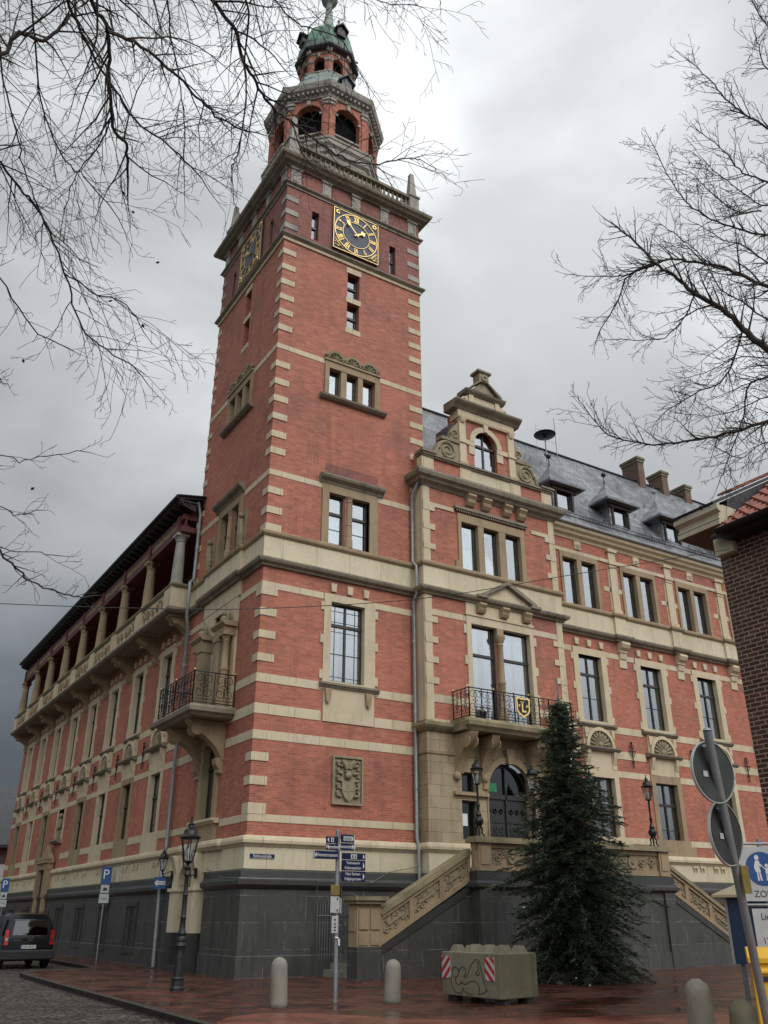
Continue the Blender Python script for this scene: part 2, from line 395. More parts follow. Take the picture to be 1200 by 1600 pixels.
        for a, b, c, e in [o[:4] for o in ops]:
            q = [(a, c), (b, c), (b, e), (a, e)]
            for k in range(4):
                p, r = q[k], q[(k+1) % 4]
                s.add([F(p[0], w_, p[1]), F(r[0], w_, r[1]), F(r[0], w_-d, r[1]), F(p[0], w_-d, p[1])], [(0, 1, 2, 3)])
        return s
    def arch(s, F, u0, u1, zs, zt, w0, w1, n=12, rise=None):      # masonry between an arch and the rectangle top above it
        r = (u1-u0)/2; c = (u0+u1)/2; rise = rise or r
        for i in range(n):
            a0, a1 = math.pi-math.pi*i/n, math.pi-math.pi*(i+1)/n
            p = [(c+r*math.cos(a0), zs+rise*math.sin(a0)), (c+r*math.cos(a1), zs+rise*math.sin(a1))]
            s.fpoly(F, [p[0], p[1], (p[1][0], zt), (p[0][0], zt)], w0, w1)
        return s
    def ring(s, F, c, z, r0, r1, w0, w1, a0=0, a1=180, n=16):
        for i in range(n):
            t0, t1 = R(a0+(a1-a0)*i/n), R(a0+(a1-a0)*(i+1)/n)
            s.fpoly(F, [(c+r0*math.cos(t0), z+r0*math.sin(t0)), (c+r1*math.cos(t0), z+r1*math.sin(t0)), (c+r1*math.cos(t1), z+r1*math.sin(t1)), (c+r0*math.cos(t1), z+r0*math.sin(t1))], w0, w1)
        return s
    def build(s, name, mat, parent=None, smooth=False, bevel=0):
        me = bpy.data.meshes.new(name); me.from_pydata(s.v, [], s.f); me.materials.append(MAT[mat] if isinstance(mat, str) else mat)
        bm = bmesh.new(); bm.from_mesh(me); bmesh.ops.recalc_face_normals(bm, faces=bm.faces); bm.to_mesh(me); bm.free()
        if smooth:
            for p in me.polygons: p.use_smooth = True
            if smooth != 'full':
                me.set_sharp_from_angle(angle=R(40))
        o = bpy.data.objects.new(name, me); COL.objects.link(o)
        if parent:
            o.parent = parent
            o.matrix_parent_inverse = Matrix.Translation(-wl(parent))
        if bevel:
            bv = o.modifiers.new('bevel', 'BEVEL'); bv.width = bevel; bv.segments = 2; bv.limit_method = 'ANGLE'
        return o
def wl(o):        # world position of a root; parts carry world coordinates in their meshes
    return Vector((0, 0, 0)) if o.parent else o.location.copy()
def thing(name, label, cat, loc, group=None):
    o = bpy.data.objects.new(name, None); COL.objects.link(o); o.location = loc; o.empty_display_size = .3
    o['label'] = label; o['category'] = cat
    if group: o['group'] = group
    return o
def tag(o, label, cat, group=None):
    o['label'] = label; o['category'] = cat
    if group: o['group'] = group
    return o
def struct(o): o['kind'] = 'structure'; return o
def ray(u, v_):
    return CR*((u-600)/FPX)-CU*((v_-800)/FPX)+CF
def at(u, v_, dep): return CAMP+ray(u, v_)*dep
def text(name, s, size, mat, parent, origin, xdir, zdir, align='CENTER', ext=.002, font_w=1.0):
    cu = bpy.data.curves.new(name, 'FONT'); cu.body = s; cu.size = size; cu.align_x = align; cu.align_y = 'CENTER'; cu.extrude = ext
    to = bpy.data.objects.new(name, cu); COL.objects.link(to)
    bpy.context.view_layer.update()
    me = bpy.data.meshes.new_from_object(to.evaluated_get(bpy.context.evaluated_depsgraph_get()))
    bpy.data.objects.remove(to); bpy.data.curves.remove(cu)
    x = Vector(xdir).normalized(); z = Vector(zdir).normalized(); y = z.cross(x)
    mt = Matrix((x*font_w, z, x.cross(z))).transposed().to_4x4(); mt.translation = Vector(origin)
    me.transform(mt); me.materials.clear(); me.materials.append(MAT[mat])
    o = bpy.data.objects.new(name, me); COL.objects.link(o)
    if parent: o.parent = parent; o.matrix_parent_inverse = Matrix.Translation(-wl(parent))
    return o

def comps(mb):       # split a builder into its connected pieces
    par = list(range(len(mb.v)))
    def fnd(a):
        while par[a] != a: par[a] = par[par[a]]; a = par[a]
        return a
    for f in mb.f:
        r0 = fnd(f[0])
        for k in f[1:]:
            r = fnd(k)
            if r != r0: par[r] = r0
    by = {}
    for f in mb.f: by.setdefault(fnd(f[0]), []).append(f)
    out = []
    for fs in by.values():
        idx = {}; q = MB()
        for f in fs:
            g = []
            for k in f:
                if k not in idx: idx[k] = len(q.v); q.v.append(mb.v[k])
                g.append(idx[k])
            q.f.append(tuple(g))
        out.append(q)
    return out
# ================================================================ TOWN HALL
HALL = thing('town_hall', 'large red brick and sandstone town hall with a tall clock tower at its corner', 'town hall', (0, 0, 0))
TW, TD = 6.8, 7.0
FT, FRI, FW = Fr('y', 0.0), Fr('y', -.6), Fr('y', .24)
ST, SP, SW = Fr('x', 0.0), Fr('x', -.12), Fr('x', .12)
XR0, XR1, XE = 6.3, 13.15, 31.0        # risalit and wing end
YS = 38.8                              # far end of the side wing
def P(name, mb, mat, parent=HALL, each=False, **k):
    if each:
        for q_ in comps(mb): o_ = q_.build(name, mat, parent, **k)
        return o_
    return mb.build(name, mat, parent, **k)

# ---- window: frame part > pane, curtain (each its own mesh)
def window(F, u0, u1, z0, z1, d=.24, trans=.72, mull=1, bars=0, lattice=False, mat='frame_dark', curt='side', arch=0, gl='glass', parent=HALL, name='window', back=True):
    f = MB(); t = .055; g = MB(); w0, w1 = -d-.04, -d+.03
    f.fb(F, u0-.03, u0+t, w0, w1, z0-.03, z1+.03); f.fb(F, u1-t, u1+.03, w0, w1, z0-.03, z1+.03); f.fb(F, u0+t, u1-t, w0+.002, w1-.002, z0-.03, z0+t+.02)
    f.fb(F, u0+t, u1-t, w0+.002, w1-.002, z1-t, z1+.03)
    zt = z0+(z1-z0)*trans if trans else z1
    if trans: f.fb(F, u0, u1, w0-.01, w1+.03, zt-.05, zt+.05)
    for k in range(mull):
        uc = u0+(u1-u0)*(k+1)/(mull+1); f.fb(F, uc-.035, uc+.035, w0-.012, w1+.012, z0, z1)
    for k in range(bars):
        zb = z0+(zt-z0)*(k+1)/(bars+1); f.fb(F, u0, u1, w0+.004, w1-.02, zb-.014, zb+.014)
    if lattice:
        W_ = u1-u0
        for t_ in (.20, .80): f.fb(F, u0+W_*t_-.009, u0+W_*t_+.009, w0+.01, w1-.02, z0, z1)
        for z_ in (z1-.26, zt+.14, zt-.22, z0+.22): f.fb(F, u0, u1, w0+.006, w1-.022, z_-.009, z_+.009)
    fo = P(name, f, mat, parent)
    sub = fo if parent is HALL else parent
    g.fb(F, u0+.02, u1-.02, -d-.01, -d-.005, z0+.02, z1-.02); P('pane', g, gl, sub)
    if curt:
        c = MB(); W = u1-u0; n = 14
        def fold(a, b, zlo, zhi, ph):
            m = max(6, int((b-a)/.045)); pts = []
            for i in range(m+1):
                u = a+(b-a)*i/m; pts.append((u, -d-.10-.022*math.sin(i*1.9+ph)))
            for i in range(m):
                c.add([F(pts[i][0], pts[i][1], zlo), F(pts[i+1][0], pts[i+1][1], zlo), F(pts[i+1][0], pts[i+1][1], zhi), F(pts[i][0], pts[i][1], zhi)], [(0, 1, 2, 3)])
        ph = rnd.random()*6
        if curt == 'side':
            fold(u0+.04, u0+W*rnd.uniform(.36, .47), z0+.05, z1-.05, ph); fold(u1-W*rnd.uniform(.36, .47), u1-.04, z0+.05, z1-.05, ph+2)
        elif curt == 'full': fold(u0+.04, u1-.04, z0+.05, z1-.05, ph)
        elif curt == 'half': fold(u0+.04, u1-.04, z0+.05, z0+(z1-z0)*rnd.uniform(.45, .6), ph)
        elif curt == 'left': fold(u0+.04, u0+W*.55, z0+.05, z1-.05, ph)
        P('curtain', c, 'curtain', sub)
    if back:
        b = MB(); b.fb(F, u0-.3, u1+.3, -d-1.2, -d-1.15, z0-.3, z1+.3)
        for a_, b_ in ((u0-.3, u0-.26), (u1+.26, u1+.3)): b.fb(F, a_, b_, -d-1.15, -d-.06, z0-.3, z1+.3)
        b.fb(F, u0-.26, u1+.26, -d-1.15, -d-.06, z0-.3, z0-.26); b.fb(F, u0-.26, u1+.26, -d-1.15, -d-.06, z1+.26, z1+.3)
        P('room', b, 'room_dark', sub)
    return fo
def bands(mb, F, zs, segs, w=.018):
    for z0, z1 in zs:
        for a, b in segs: mb.fb(F, a, b, 0, w, z0, z1)
def surround(mb, F, u0, u1, z0, z1, o0, o1, p0, p1, w=.05, ears=()):   # stone frame round an opening (o: opening u, p: opening z)
    mb.fb(F, u0, o0, -.30, w, z0, z1); mb.fb(F, o1, u1, -.30, w, z0, z1)
    if p1 < z1: mb.fb(F, o0, o1, -.30, w, p1, z1)
    if p0 > z0: mb.fb(F, o0, o1, -.30, w, z0, p0)
    for zc in ears:
        mb.fb(F, u0-.12, u0, 0, w-.01, zc-.15, zc+.15); mb.fb(F, u1, u1+.12, 0, w-.01, zc-.15, zc+.15)
def sill(mb, F, u0, u1, z0, z1, w=.18):
    mb.fprof(F, [(0, z0), (w*.55, z0), (w*.8, z0+(z1-z0)*.4), (w, z0+(z1-z0)*.5), (w, z1-.02), (w-.03, z1), (0, z1)], u0, u1)
def volute(mb, F, u0, u1, z0, z1, w, small=False):      # scrolled console under slabs and cornices
    h = z1-z0; pts = []
    for i in range(17):
        t = i/16
        ww = w*(1-t)**1.3*(1)+.06+.10*w*math.sin(t*math.pi*2.2)*(1-t)
        pts.append((max(.03, ww), z1-h*t))
    mb.fprof(F, [(0, z1)]+pts+[(0, z0)], u0, u1)
    r = h*.17
    for k, (a, b) in enumerate(((u0-.02, u0+.01), (u1-.01, u1+.02))):
        c1 = (w*.78, z1-h*.24)
        P8 = [F(a, c1[0]+r*math.cos(x*math.pi/5), c1[1]+r*math.sin(x*math.pi/5)) for x in range(10)]
        mb.prism(P8, Vector(F(b, 0, 0))-Vector(F(a, 0, 0)))
def carve(mb, F, u0, u1, z0, z1, w0, n, seed, s0=.05, s1=.12, dep=.05):    # low relief: small lumps and curls
    q = random.Random(seed)
    for i in range(n):
        u, z = q.uniform(u0, u1), q.uniform(z0, z1); s_ = q.uniform(s0, s1); a = q.uniform(0, 6.28); pts = []
        for k in range(6):
            t = a+k*.75; rr = s_*(1-k*.11); pts.append(F(u+rr*math.cos(t), w0+dep*.35, z+rr*math.sin(t)))
        mb.tube(pts, [s_*.30*(1-.12*k) for k in range(6)], 5)
def leafrel(mb, F, u0, u1, z0, z1, w0, pitch, dep=.03, seed=1):     # running scroll ornament: curls mirrored along the strip
    q = random.Random(seed); n = max(1, round((u1-u0)/pitch)); zc = (z0+z1)/2; h = (z1-z0)/2
    for i in range(n):
        uc = u0+(i+.5)*(u1-u0)/n; sg = 1 if i % 2 else -1
        for s2 in (1, -1):
            pts = []
            for k in range(10):
                t = k/9; a = t*5.2; rr = h*.78*(1-t*.75)
                pts.append(F(uc+sg*s2*(rr*math.cos(a)*.8-pitch*.1), w0+dep*.5, zc+s2*(rr*math.sin(a))*.85))
            mb.tube(pts, [h*.16*(1-.06*k) for k in range(10)], 5)
        mb.fb(F, uc-h*.16, uc+h*.16, w0, w0+dep, zc-h*.16, zc+h*.16)

# ---------------------------------------------------------------- brick skins
yc = 3.45
sideC = [9.62+3.83*k for k in range(8)]
wingC = [15.4+3.73*k for k in range(5)]
wingC = [c for c in wingC if c < 30]
# openings
T_W1 = (2.68, 4.05, 8.9, 11.75)
def slits(c): return [(c-.275, c+.275, 25.44, 26.75), (c-.275, c+.275, 23.85, 25.18)]
TF_op = [T_W1, (2.47, 3.14, 14.0, 16.02), (3.50, 4.20, 14.0, 16.02), (2.30, 2.84, 20.3, 21.55), (3.08, 3.62, 20.3, 21.55), (3.84, 4.40, 20.3, 21.55)]+slits(3.35)
TS_op = [(yc-.6, yc+.6, 7.75, 11.75), (yc-.58, yc+.58, 4.5, 7.0), (yc-.92, yc-.2, 14.0, 16.02), (yc+.2, yc+.92, 14.0, 16.02),
         (yc-1.07, yc-.53, 20.3, 21.55), (yc-.27, yc+.27, 20.3, 21.55), (yc+.53, yc+1.07, 20.3, 21.55)]+slits(yc)
m = MB()
m.wall(FT, 0, TW, 3.6, 27.3, TF_op, .34)
m.wall(ST, 0, TD, 3.6, 27.3, TS_op, .34)
XT = Fr('x', TW); m.add([(TW, 0, 17), (TW, TD, 17), (TW, TD, 27.3), (TW, 0, 27.3)], [(0, 1, 2, 3)])
m.add([(0, TD, 17), (TW, TD, 17), (TW, TD, 27.3), (0, TD, 27.3)], [(0, 1, 2, 3)])
P('tower_wall', m, 'brick_red')
CK = [(1.25, 1.55, 27.78, 29.28), (5.2, 5.48, 27.7, 29.25)]
m = MB(); m.wall(FT, 0, TW, 27.3, 31.25, CK, .3); m.wall(ST, 0, TD, 27.3, 31.25, [(1.3, 1.6, 27.78, 29.28), (5.35, 5.65, 27.7, 29.25)], .3)
m.add([(TW, 0, 27.3), (TW, TD, 27.3), (TW, TD, 31.3), (TW, 0, 31.3)], [(0, 1, 2, 3)]); m.add([(0, TD, 27.3), (TW, TD, 27.3), (TW, TD, 31.3), (0, TD, 31.3)], [(0, 1, 2, 3)])
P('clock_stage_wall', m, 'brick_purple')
# dark brick patch above the window on the tower
m = MB(); m.fb(FT, 2.27, 4.6, 0, .006, 16.72, 17.24); P('brick_patch', m, 'brick_purple')
# risalit
R_op = [(8.14, 8.98, 13.9, 15.95), (9.27, 10.05, 13.9, 15.95), (10.4, 11.2, 13.9, 15.95), (8.42, 9.66, 7.9, 11.75), (9.95, 11.33, 7.9, 11.75)]
m = MB(); m.wall(FRI, XR0, XR1, 7.6, 18.7, R_op, .34)
m.add([(XR0, 0.3, 3.6), (XR0, -.6, 3.6), (XR0, -.6, 18.7), (XR0, .3, 18.7)], [(0, 1, 2, 3)]); m.add([(XR1, 0.3, 3.6), (XR1, -.6, 3.6), (XR1, -.6, 18.7), (XR1, .3, 18.7)], [(0, 1, 2, 3)])
P('entrance_bay_wall', m, 'brick_red')
# wing front
W_op = []
for c in wingC:
    W_op += [(c-.66, c+.66, 8.92, 11.7), (c-.66+.05, c+.66+.05, 3.85, 6.7)]
    W_op += [(c-1.07, c-.2, 13.9, 16.1), (c+.07, c+.93, 13.9, 16.1)]
m = MB(); m.wall(FW, XR1, XE, 3.6, 17.3, W_op, .34)
m.add([(XE, .24, 0), (XE, 12, 0), (XE, 12, 17.3), (XE, .24, 17.3)], [(0, 1, 2, 3)])
P('wing_wall', m, 'brick_red')
# side wing
S_op = []
for i, c in enumerate(sideC):
    S_op += [(c-.6, c+.6, 8.95, 11.9)]
    S_op += [(c-.62, c+.62, 3.85, 6.82)] if i != 4 else [(c-.6, c+.6, 5.3, 6.8)]
m = MB(); m.wall(SW, TD, YS, 3.6, 13.6, S_op, .34)
m.add([(.12, YS, 0), (9, YS, 0), (9, YS, 17), (.12, YS, 17)], [(0, 1, 2, 3)])
P('side_wing_wall', m, 'brick_red')
# loggia back wall behind the columns
m = MB(); LB = Fr('x', 1.9); lop = [(c-.55, c+.55, 13.9, 16.0) for c in sideC]
m.wall(LB, TD, YS, 13.2, 17.4, lop, .2); m.box(-.5, 1.9, TD, YS, 13.05, 13.2); m.box(.13, 1.9, TD, TD+.06, 13.2, 17.2); m.box(.13, 1.9, YS-.2, YS, 13.2, 14.0)
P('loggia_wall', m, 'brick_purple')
m = MB(); m.box(-.55, 1.95, TD+.07, YS-.02, 16.85, 16.95); P('loggia_ceiling', m, 'wood_oxblood')
for c in sideC: window(LB, c-.55, c+.55, 13.9, 16.0, d=.1, curt=None, trans=.7, back=False)

# ---------------------------------------------------------------- plinth, base frieze and big belts swept round the whole footprint
path = [(.12, YS), (.12, TD), (0, TD), (0, 5.2), (-.12, 5.2), (-.12, 1.75), (0, 1.75), (0, 0), (XR0, 0), (XR0, -.6), (XR1, -.6), (XR1, .24), (XE, .24)]
pa = [(.12, YS), (.12, TD), (0, TD), (0, 5.75)]
pb = [(0, 2.75), (0, 0), (XR0, 0), (XR0, -.6), (XR1, -.6), (XR1, .24), (XE, .24)]
mA, mB, mC = MB(), MB(), MB()
for q in (pa, pb):
    mA.sweep(q, [(-.3, 0), (.15, 0), (.15, 2.36), (-.3, 2.36)]); mA.sweep(q, [(.15, 0), (.185, 0), (.185, .55), (.165, .575), (.15, .575)])
    mB.sweep(q, [(-.3, 2.36), (.20, 2.36), (.30, 2.46), (.30, 2.56), (.24, 2.60), (.20, 2.66), (.18, 2.84), (.05, 2.90), (-.3, 2.90)])
    mC.sweep(q, [(-.3, 2.90), (.06, 2.90), (.06, 3.52), (-.3, 3.52)])
o = P('plinth', mA, 'basalt'); P('plinth_moulding', mB, 'basalt_plain'); P('base_frieze', mC, 'render_cream')
m = MB(); m.sweep(path, [(-.3, 3.52), (.08, 3.52), (.13, 3.58), (.19, 3.62), (.20, 3.70), (.17, 3.78), (.05, 3.84), (-.3, 3.84)]); P('base_cornice', m, 'sandstone')
# cellar openings on the side: thin dark panels stand in for their shaded depth, with proud frames
m = MB(); m2 = MB()
for k in range(8):
    c = 10.3+3.83*k
    for s_ in (-.37, .37):
        m.fb(SW, c+s_-.23, c+s_+.23, .152, .155, .42, 1.95)
        m2.fb(SW, c+s_-.27, c+s_-.23, .15, .20, .42, 1.95); m2.fb(SW, c+s_+.23, c+s_+.27, .15, .20, .42, 1.95)
    m2.fb(SW, c-.66, c+.66, .15, .20, 1.95, 2.12); m2.fb(SW, c-.66, c+.66, .15, .22, .34, .42)
P('cellar_window', m, 'room_dark', each=True); P('cellar_window_frame', m2, 'basalt_plain', each=True)

# belt above first floor: moulding, parapet, upper sill; breaks forward at the wing pilasters
pil = [17.41+3.73*k for k in range(4)]
bp_ = [(.12, TD+.35), (0, TD+.35), (0, 5.2), (-.12, 5.2), (-.12, 1.75), (0, 1.75), (0, 0), (XR0, 0), (XR0, -.6), (XR1, -.6), (XR1, .24)]
for c in pil: bp_ += [(c-.28, .24), (c-.28, .12), (c+.28, .12), (c+.28, .24)]
bp_ += [(XE, .24)]
mA, mB, mC = MB(), MB(), MB()
mA.sweep(bp_, [(-.1, 12.58), (.10, 12.58), (.12, 12.64), (.24, 12.70), (.28, 12.78), (.28, 12.84), (.10, 12.90), (-.1, 12.90)])
mB.sweep(bp_, [(-.1, 12.90), (.06, 12.90), (.06, 13.70), (-.1, 13.70)])
mC.sweep(bp_, [(-.1, 13.70), (.09, 13.70), (.16, 13.77), (.17, 13.86), (.10, 13.92), (-.1, 13.92)])
P('belt_cornice', mA, 'stone_weathered'); P('belt_frieze', mB, 'render_cream'); P('belt_sill', mC, 'sandstone_brown')

# ---------------------------------------------------------------- tower: bands, quoins
m = MB()
xo = [(0, 2.4), (4.5, XR0)]
bands(m, FT, [(8.55, 8.83), (7.52, 7.85), (6.72, 7.0), (11.80, 12.03)], xo); m.fb(FT, 0, XR0, 0, .018, 4.24, 4.46)
bands(m, FT, [(6.72, 7.0)], [(2.4, 4.5)])
bands(m, FT, [(16.14, 16.36)], [(0, 2.2), (4.6, TW)]); bands(m, FT, [(21.69, 21.91)], [(0, 2.12), (4.66, TW)])
so_ = [(0, 2.2), (4.7, TD)]
bands(m, ST, [(8.55, 8.83), (7.52, 7.85), (6.72, 7.0), (11.80, 12.03), (4.24, 4.46), (16.14, 16.36), (21.69, 21.91)], [(0, 1.75 if False else 2.2), (4.75, TD)])
P('string_course', m, 'sandstone', each=True)
m = MB()
def lq(z0, z1, fx=.57, sy=.42): m.prism([(fx, -.03, z0), (-.03, -.03, z0), (-.03, sy, z0), (0, sy, z0), (0, 0, z0), (fx, 0, z0)], (0, 0, z1-z0))
for z in (11.55, 10.81, 10.03, 9.24, 6.05, 5.32): lq(z, z+.26)
lq(4.46, 4.78)
up = (26.40, 25.61, 24.84, 24.07, 23.33, 22.57, 20.83, 20.03, 19.27, 18.49, 17.72, 17.02, 15.39, 14.61, 13.94)
for z in up:
    lq(z, z+.26)
    m.fb(FT, TW-.66, TW, 0, .03, z, z+.26); m.fb(ST, TD-.42, TD, 0, .03, z, z+.26)
P('quoin', m, 'sandstone', each=True)
m = MB()
for z in (27.80, 28.57, 29.33):
    lq(z, z+.26); m.fb(FT, TW-.66, TW, 0, .03, z-.02, z+.24); m.fb(ST, TD-.42, TD, 0, .03, z, z+.26)
P('clock_stage_quoin', m, 'stone_grey', each=True)
tp = [(0, TD), (0, 0), (TW, 0), (TW, TD)]
m = MB(); m.sweep(tp, [(0, 27.13), (.06, 27.13), (.08, 27.26), (-.02, 27.30)], True); P('string_course', m, 'sandstone')
m = MB(); m.sweep(tp, [(-.05, 27.26), (.10, 27.26), (.20, 27.36), (.20, 27.42), (.02, 27.52), (-.05, 27.52)], True)
m.sweep(tp, [(-.05, 30.20), (.07, 30.20), (.16, 30.27), (.16, 30.33), (.03, 30.40), (-.05, 30.40)], True); P('clock_stage_cornice', m, 'stone_weathered')
m = MB(); m.sweep(tp, [(0, 30.13), (.05, 30.13), (.06, 30.20), (0, 30.20)], True)
bx = [(.12, .6), (1.66, 2.09), (3.18, 3.6), (4.69, 5.1), (6.18, 6.64)]
P('frieze_moulding', m, 'stone_grey')
for a, b in bx:
    for F, k in ((FT, 1), (ST, TD/TW)):
        m = MB()
        a2, b2 = a*k, b*k
        m.fb(F, a2, b2, 0, .05, 30.40, 31.14); m.fb(F, a2+.08, b2-.08, .05, .075, 30.5, 31.0); m.fb(F, a2-.05, b2+.05, 0, .11, 31.14, 31.24); P('frieze_block', m, 'stone_grey')
m = MB(); m.sweep(tp, [(-.1, 31.24), (.10, 31.24), (.14, 31.30), (.30, 31.36), (.36, 31.44), (.46, 31.50), (.50, 31.60), (.50, 31.66), (-.1, 31.70)], True)
m.box(-.2, TW+.2, -.2, TD+.2, 31.64, 31.72)
P('tower_cornice', m, 'stone_weathered')
# tower balustrade
m = MB()
for (ax, ay, bx_, by) in ((0, 0, TW, 0), (0, 0, 0, TD), (TW, 0, TW, TD), (0, TD, TW, TD)):
    dx, dy = bx_-ax, by-ay; ln = math.hypot(dx, dy); n = 24
    for k in range(n):
        t = (.5+(ln-1.0)*(k+.5)/n)/ln; x, y = ax+dx*t, ay+dy*t
        x += .12 if ax == bx_ == 0 else (-.12 if ax == bx_ else 0); y += .12 if ay == by == 0 else (-.12 if ay == by else 0)
        m.lathe((x, y, 32.10), [(.055, 0), (.055, .06), (.04, .1), (.08, .25), (.065, .38), (.035, .52), (.055, .60), (.055, .66)], 6)
    x0, x1, y0, y1 = min(ax, bx_), max(ax, bx_), min(ay, by), max(ay, by)
    if dy == 0: y = .12 if ay == 0 else TD-.12; m.box(x0+.05, x1-.05, y-.16, y+.16, 31.72, 32.10); m.box(x0+.05, x1-.05, y-.14, y+.14, 32.75, 32.90)
    else: x = .12 if ax == 0 else TW-.12; m.box(x-.161, x+.161, y0+.05, y1-.05, 31.723, 32.097); m.box(x-.141, x+.141, y0+.05, y1-.05, 32.755, 32.895)
P('balustrade', m, 'stone_weathered')
for (x, y) in ((.22, .22), (TW-.22, .22), (.22, TD-.22), (TW-.22, TD-.22)):
    m = MB(); m.box(x-.26, x+.26, y-.26, y+.26, 31.71, 32.90); m.box(x-.31, x+.31, y-.31, y+.31, 32.90, 33.0)
    m.lathe((x, y, 33.0), [(.24, 0), (.24, .08), (.26, .14), (.14, 1.45), (.16, 1.5), (.05, 1.62)], 4, R(45)); P('obelisk', m, 'stone_grey')
# slit windows of the tower
m = MB()
for F, c in ((FT, 3.35), (ST, yc)):
    for z0, z1 in ((26.75, 27.02), (25.18, 25.44), (23.6, 23.85)): m.fb(F, c-.36, c+.36, 0, .022, z0, z1)
P('window_lintel', m, 'sandstone', each=True)
for F, c in ((FT, 3.35), (ST, yc)):
    for z0, z1 in ((25.44, 26.75), (23.85, 25.18)): window(F, c-.275, c+.275, z0, z1, d=.26, trans=.5, mull=0, curt=None)
for F, l in ((FT, CK), (ST, [(1.3, 1.6, 27.78, 29.28), (5.35, 5.65, 27.7, 29.25)])):
    for a, b, c, e in l: window(F, a, b, c, e, d=.22, trans=.5, mull=0, curt=None)
# first floor window of the tower front
m = MB(); surround(m, FT, 2.4, 4.5, 8.83, 12.03, 2.68, 4.05, 8.9, 11.75, .05, (9.1, 10.35, 11.55)); m.fb(FT, 2.3, 4.62, 0, .045, 8.6, 8.66)
for u in (2.75, 3.42, 4.1): m.fpoly(FT, [(u-.09, 12.12), (u+.09, 12.12), (u+.12, 12.42), (u-.12, 12.42)], 0, .09)
m.fb(FT, 2.46, 4.47, 0, .04, 7.52, 8.62); P('window_surround', m, 'sandstone_plain')
m = MB(); sill(m, FT, 2.28, 4.64, 8.66, 8.83, .17); P('window_sill', m, 'stone_weathered')
m = MB()
for u in (2.6, 4.2): m = MB(); m.fpoly(FT, [(u-.12, 8.62), (u+.14, 8.62), (u+.09, 8.2), (u+.01, 8.1), (u-.07, 8.2)], .04, .14); carve(m, FT, u-.08, u+.10, 8.22, 8.58, .12, 5, 3, .03, .06); P('sill_bracket', m, 'sandstone_brown')
window(FT, *T_W1, d=.2, trans=.72, mull=1, bars=1, curt='side', lattice=True)
# second floor windows (front and side)
for F, c in ((FT, 3.34), (ST, yc)):
    m = MB(); a, b = c-1.17, c+1.25 if F is FT else c+1.17
    m.fb(F, a, c-.88, -.30, .06, 13.92, 16.36); m.fb(F, c+.88, b, -.30, .06, 13.92, 16.36); m.fb(F, c-.88, c+.88, -.30, .06, 16.02, 16.36)
    m.fb(F, c-.20, c+.18, -.30, -.06, 13.92, 16.02)
    if F is FT: pass
    m.lathe(F(c-.01, .0, 13.92), [(.16, 0), (.16, .35), (.12, .42), (.13, .5), (.11, .9), (.13, .92), (.115, .95), (.10, 1.85), (.13, 1.9), (.11, 1.95), (.17, 2.08), (.17, 2.1)], 12)
    P('window_surround', m, 'sandstone_brown')
    m = MB(); m.fprof(F, [(0, 16.36), (.08, 16.36), (.12, 16.45), (.26, 16.54), (.30, 16.62), (.30, 16.68), (0, 16.74)], c-1.30, c+1.47 if F is FT else c+1.45); P('window_hood', m, 'stone_weathered')
window(FT, 2.47, 3.14, 14.0, 16.02, d=.2, trans=.62, mull=0, bars=1, curt='half'); window(FT, 3.50, 4.20, 14.0, 16.02, d=.2, trans=.62, mull=0, bars=1, curt='half')
window(ST, yc-.92, yc-.2, 14.0, 16.02, d=.2, trans=.62, mull=0, bars=1, curt='half'); window(ST, yc+.2, yc+.92, 14.0, 16.02, d=.2, trans=.62, mull=0, bars=1, curt='half')
# small carved figures beside the side window
for k, u in enumerate((yc-1.5, yc+1.62)):
    m = MB(); m.fb(ST, u-.2, u+.2, 0, .06, 13.95, 15.5)
    m.tube([ST(u, .12, 13.98), ST(u-.03, .14, 14.4), ST(u, .16, 14.8), ST(u+.02, .15, 15.05)], [.13, .15, .13, .08], 8); m.ball(ST(u+.02, .17, 15.2), .11)
    carve(m, ST, u-.15, u+.15, 14.0, 15.0, .12, 12, k+5, .05, .10, .1); P('carved_figure', m, 'carved_relief')
# triple windows under the shell arches
for F, c in ((FT, 3.36), (ST, yc)):
    m = MB(); a, b = c-1.26, c+1.29
    m.fb(F, a, c-1.07, -.30, .07, 20.21, 21.95); m.fb(F, c+1.07, b, -.30, .07, 20.21, 21.95); m.fb(F, c-1.07, c+1.07, -.30, .07, 21.55, 21.95)
    m.fb(F, c-.53, c-.27, -.30, .05, 20.21, 21.55); m.fb(F, c+.27, c+.49, -.30, .05, 20.21, 21.55); m.fb(F, a-.04, b+.04, 0, .12, 21.86, 21.95)
    P('window_surround', m, 'sandstone_brown')
    m = MB(); m.fprof(F, [(0, 20.02), (.12, 20.04), (.22, 20.12), (.24, 20.2), (0, 20.24)], c-1.47, c+1.56); P('window_sill', m, 'stone_weathered')
    m = MB()
    for k in (-.8, 0, .8):
        m.ring(F, c+k, 21.98, .30, .42, 0, .12, 0, 180, 10); m.ring(F, c+k, 21.98, .0, .30, 0, .05, 0, 180, 8)
        for t in range(5): a_ = R(22+34*t); m.tube([F(c+k+.08*math.cos(a_), .06, 21.98+.08*math.sin(a_)), F(c+k+.27*math.cos(a_), .08, 21.98+.27*math.sin(a_))], [.02, .045], 5)
    for k in (-1.2, -.4, .4, 1.2): m.ball(F(c+k, .07, 22.10), .09)
    m.fb(F, c-1.2, c+1.2, 0, .06, 21.95, 22.02)
    P('shell_crest', m, 'stone_mossy')
    for o0, o1 in ((-1.07, -.53), (-.27, .27), (.49, 1.07)): window(F, c+o0, c+o1, 20.24, 21.55, d=.2, trans=0, mull=0, bars=0, curt=None)
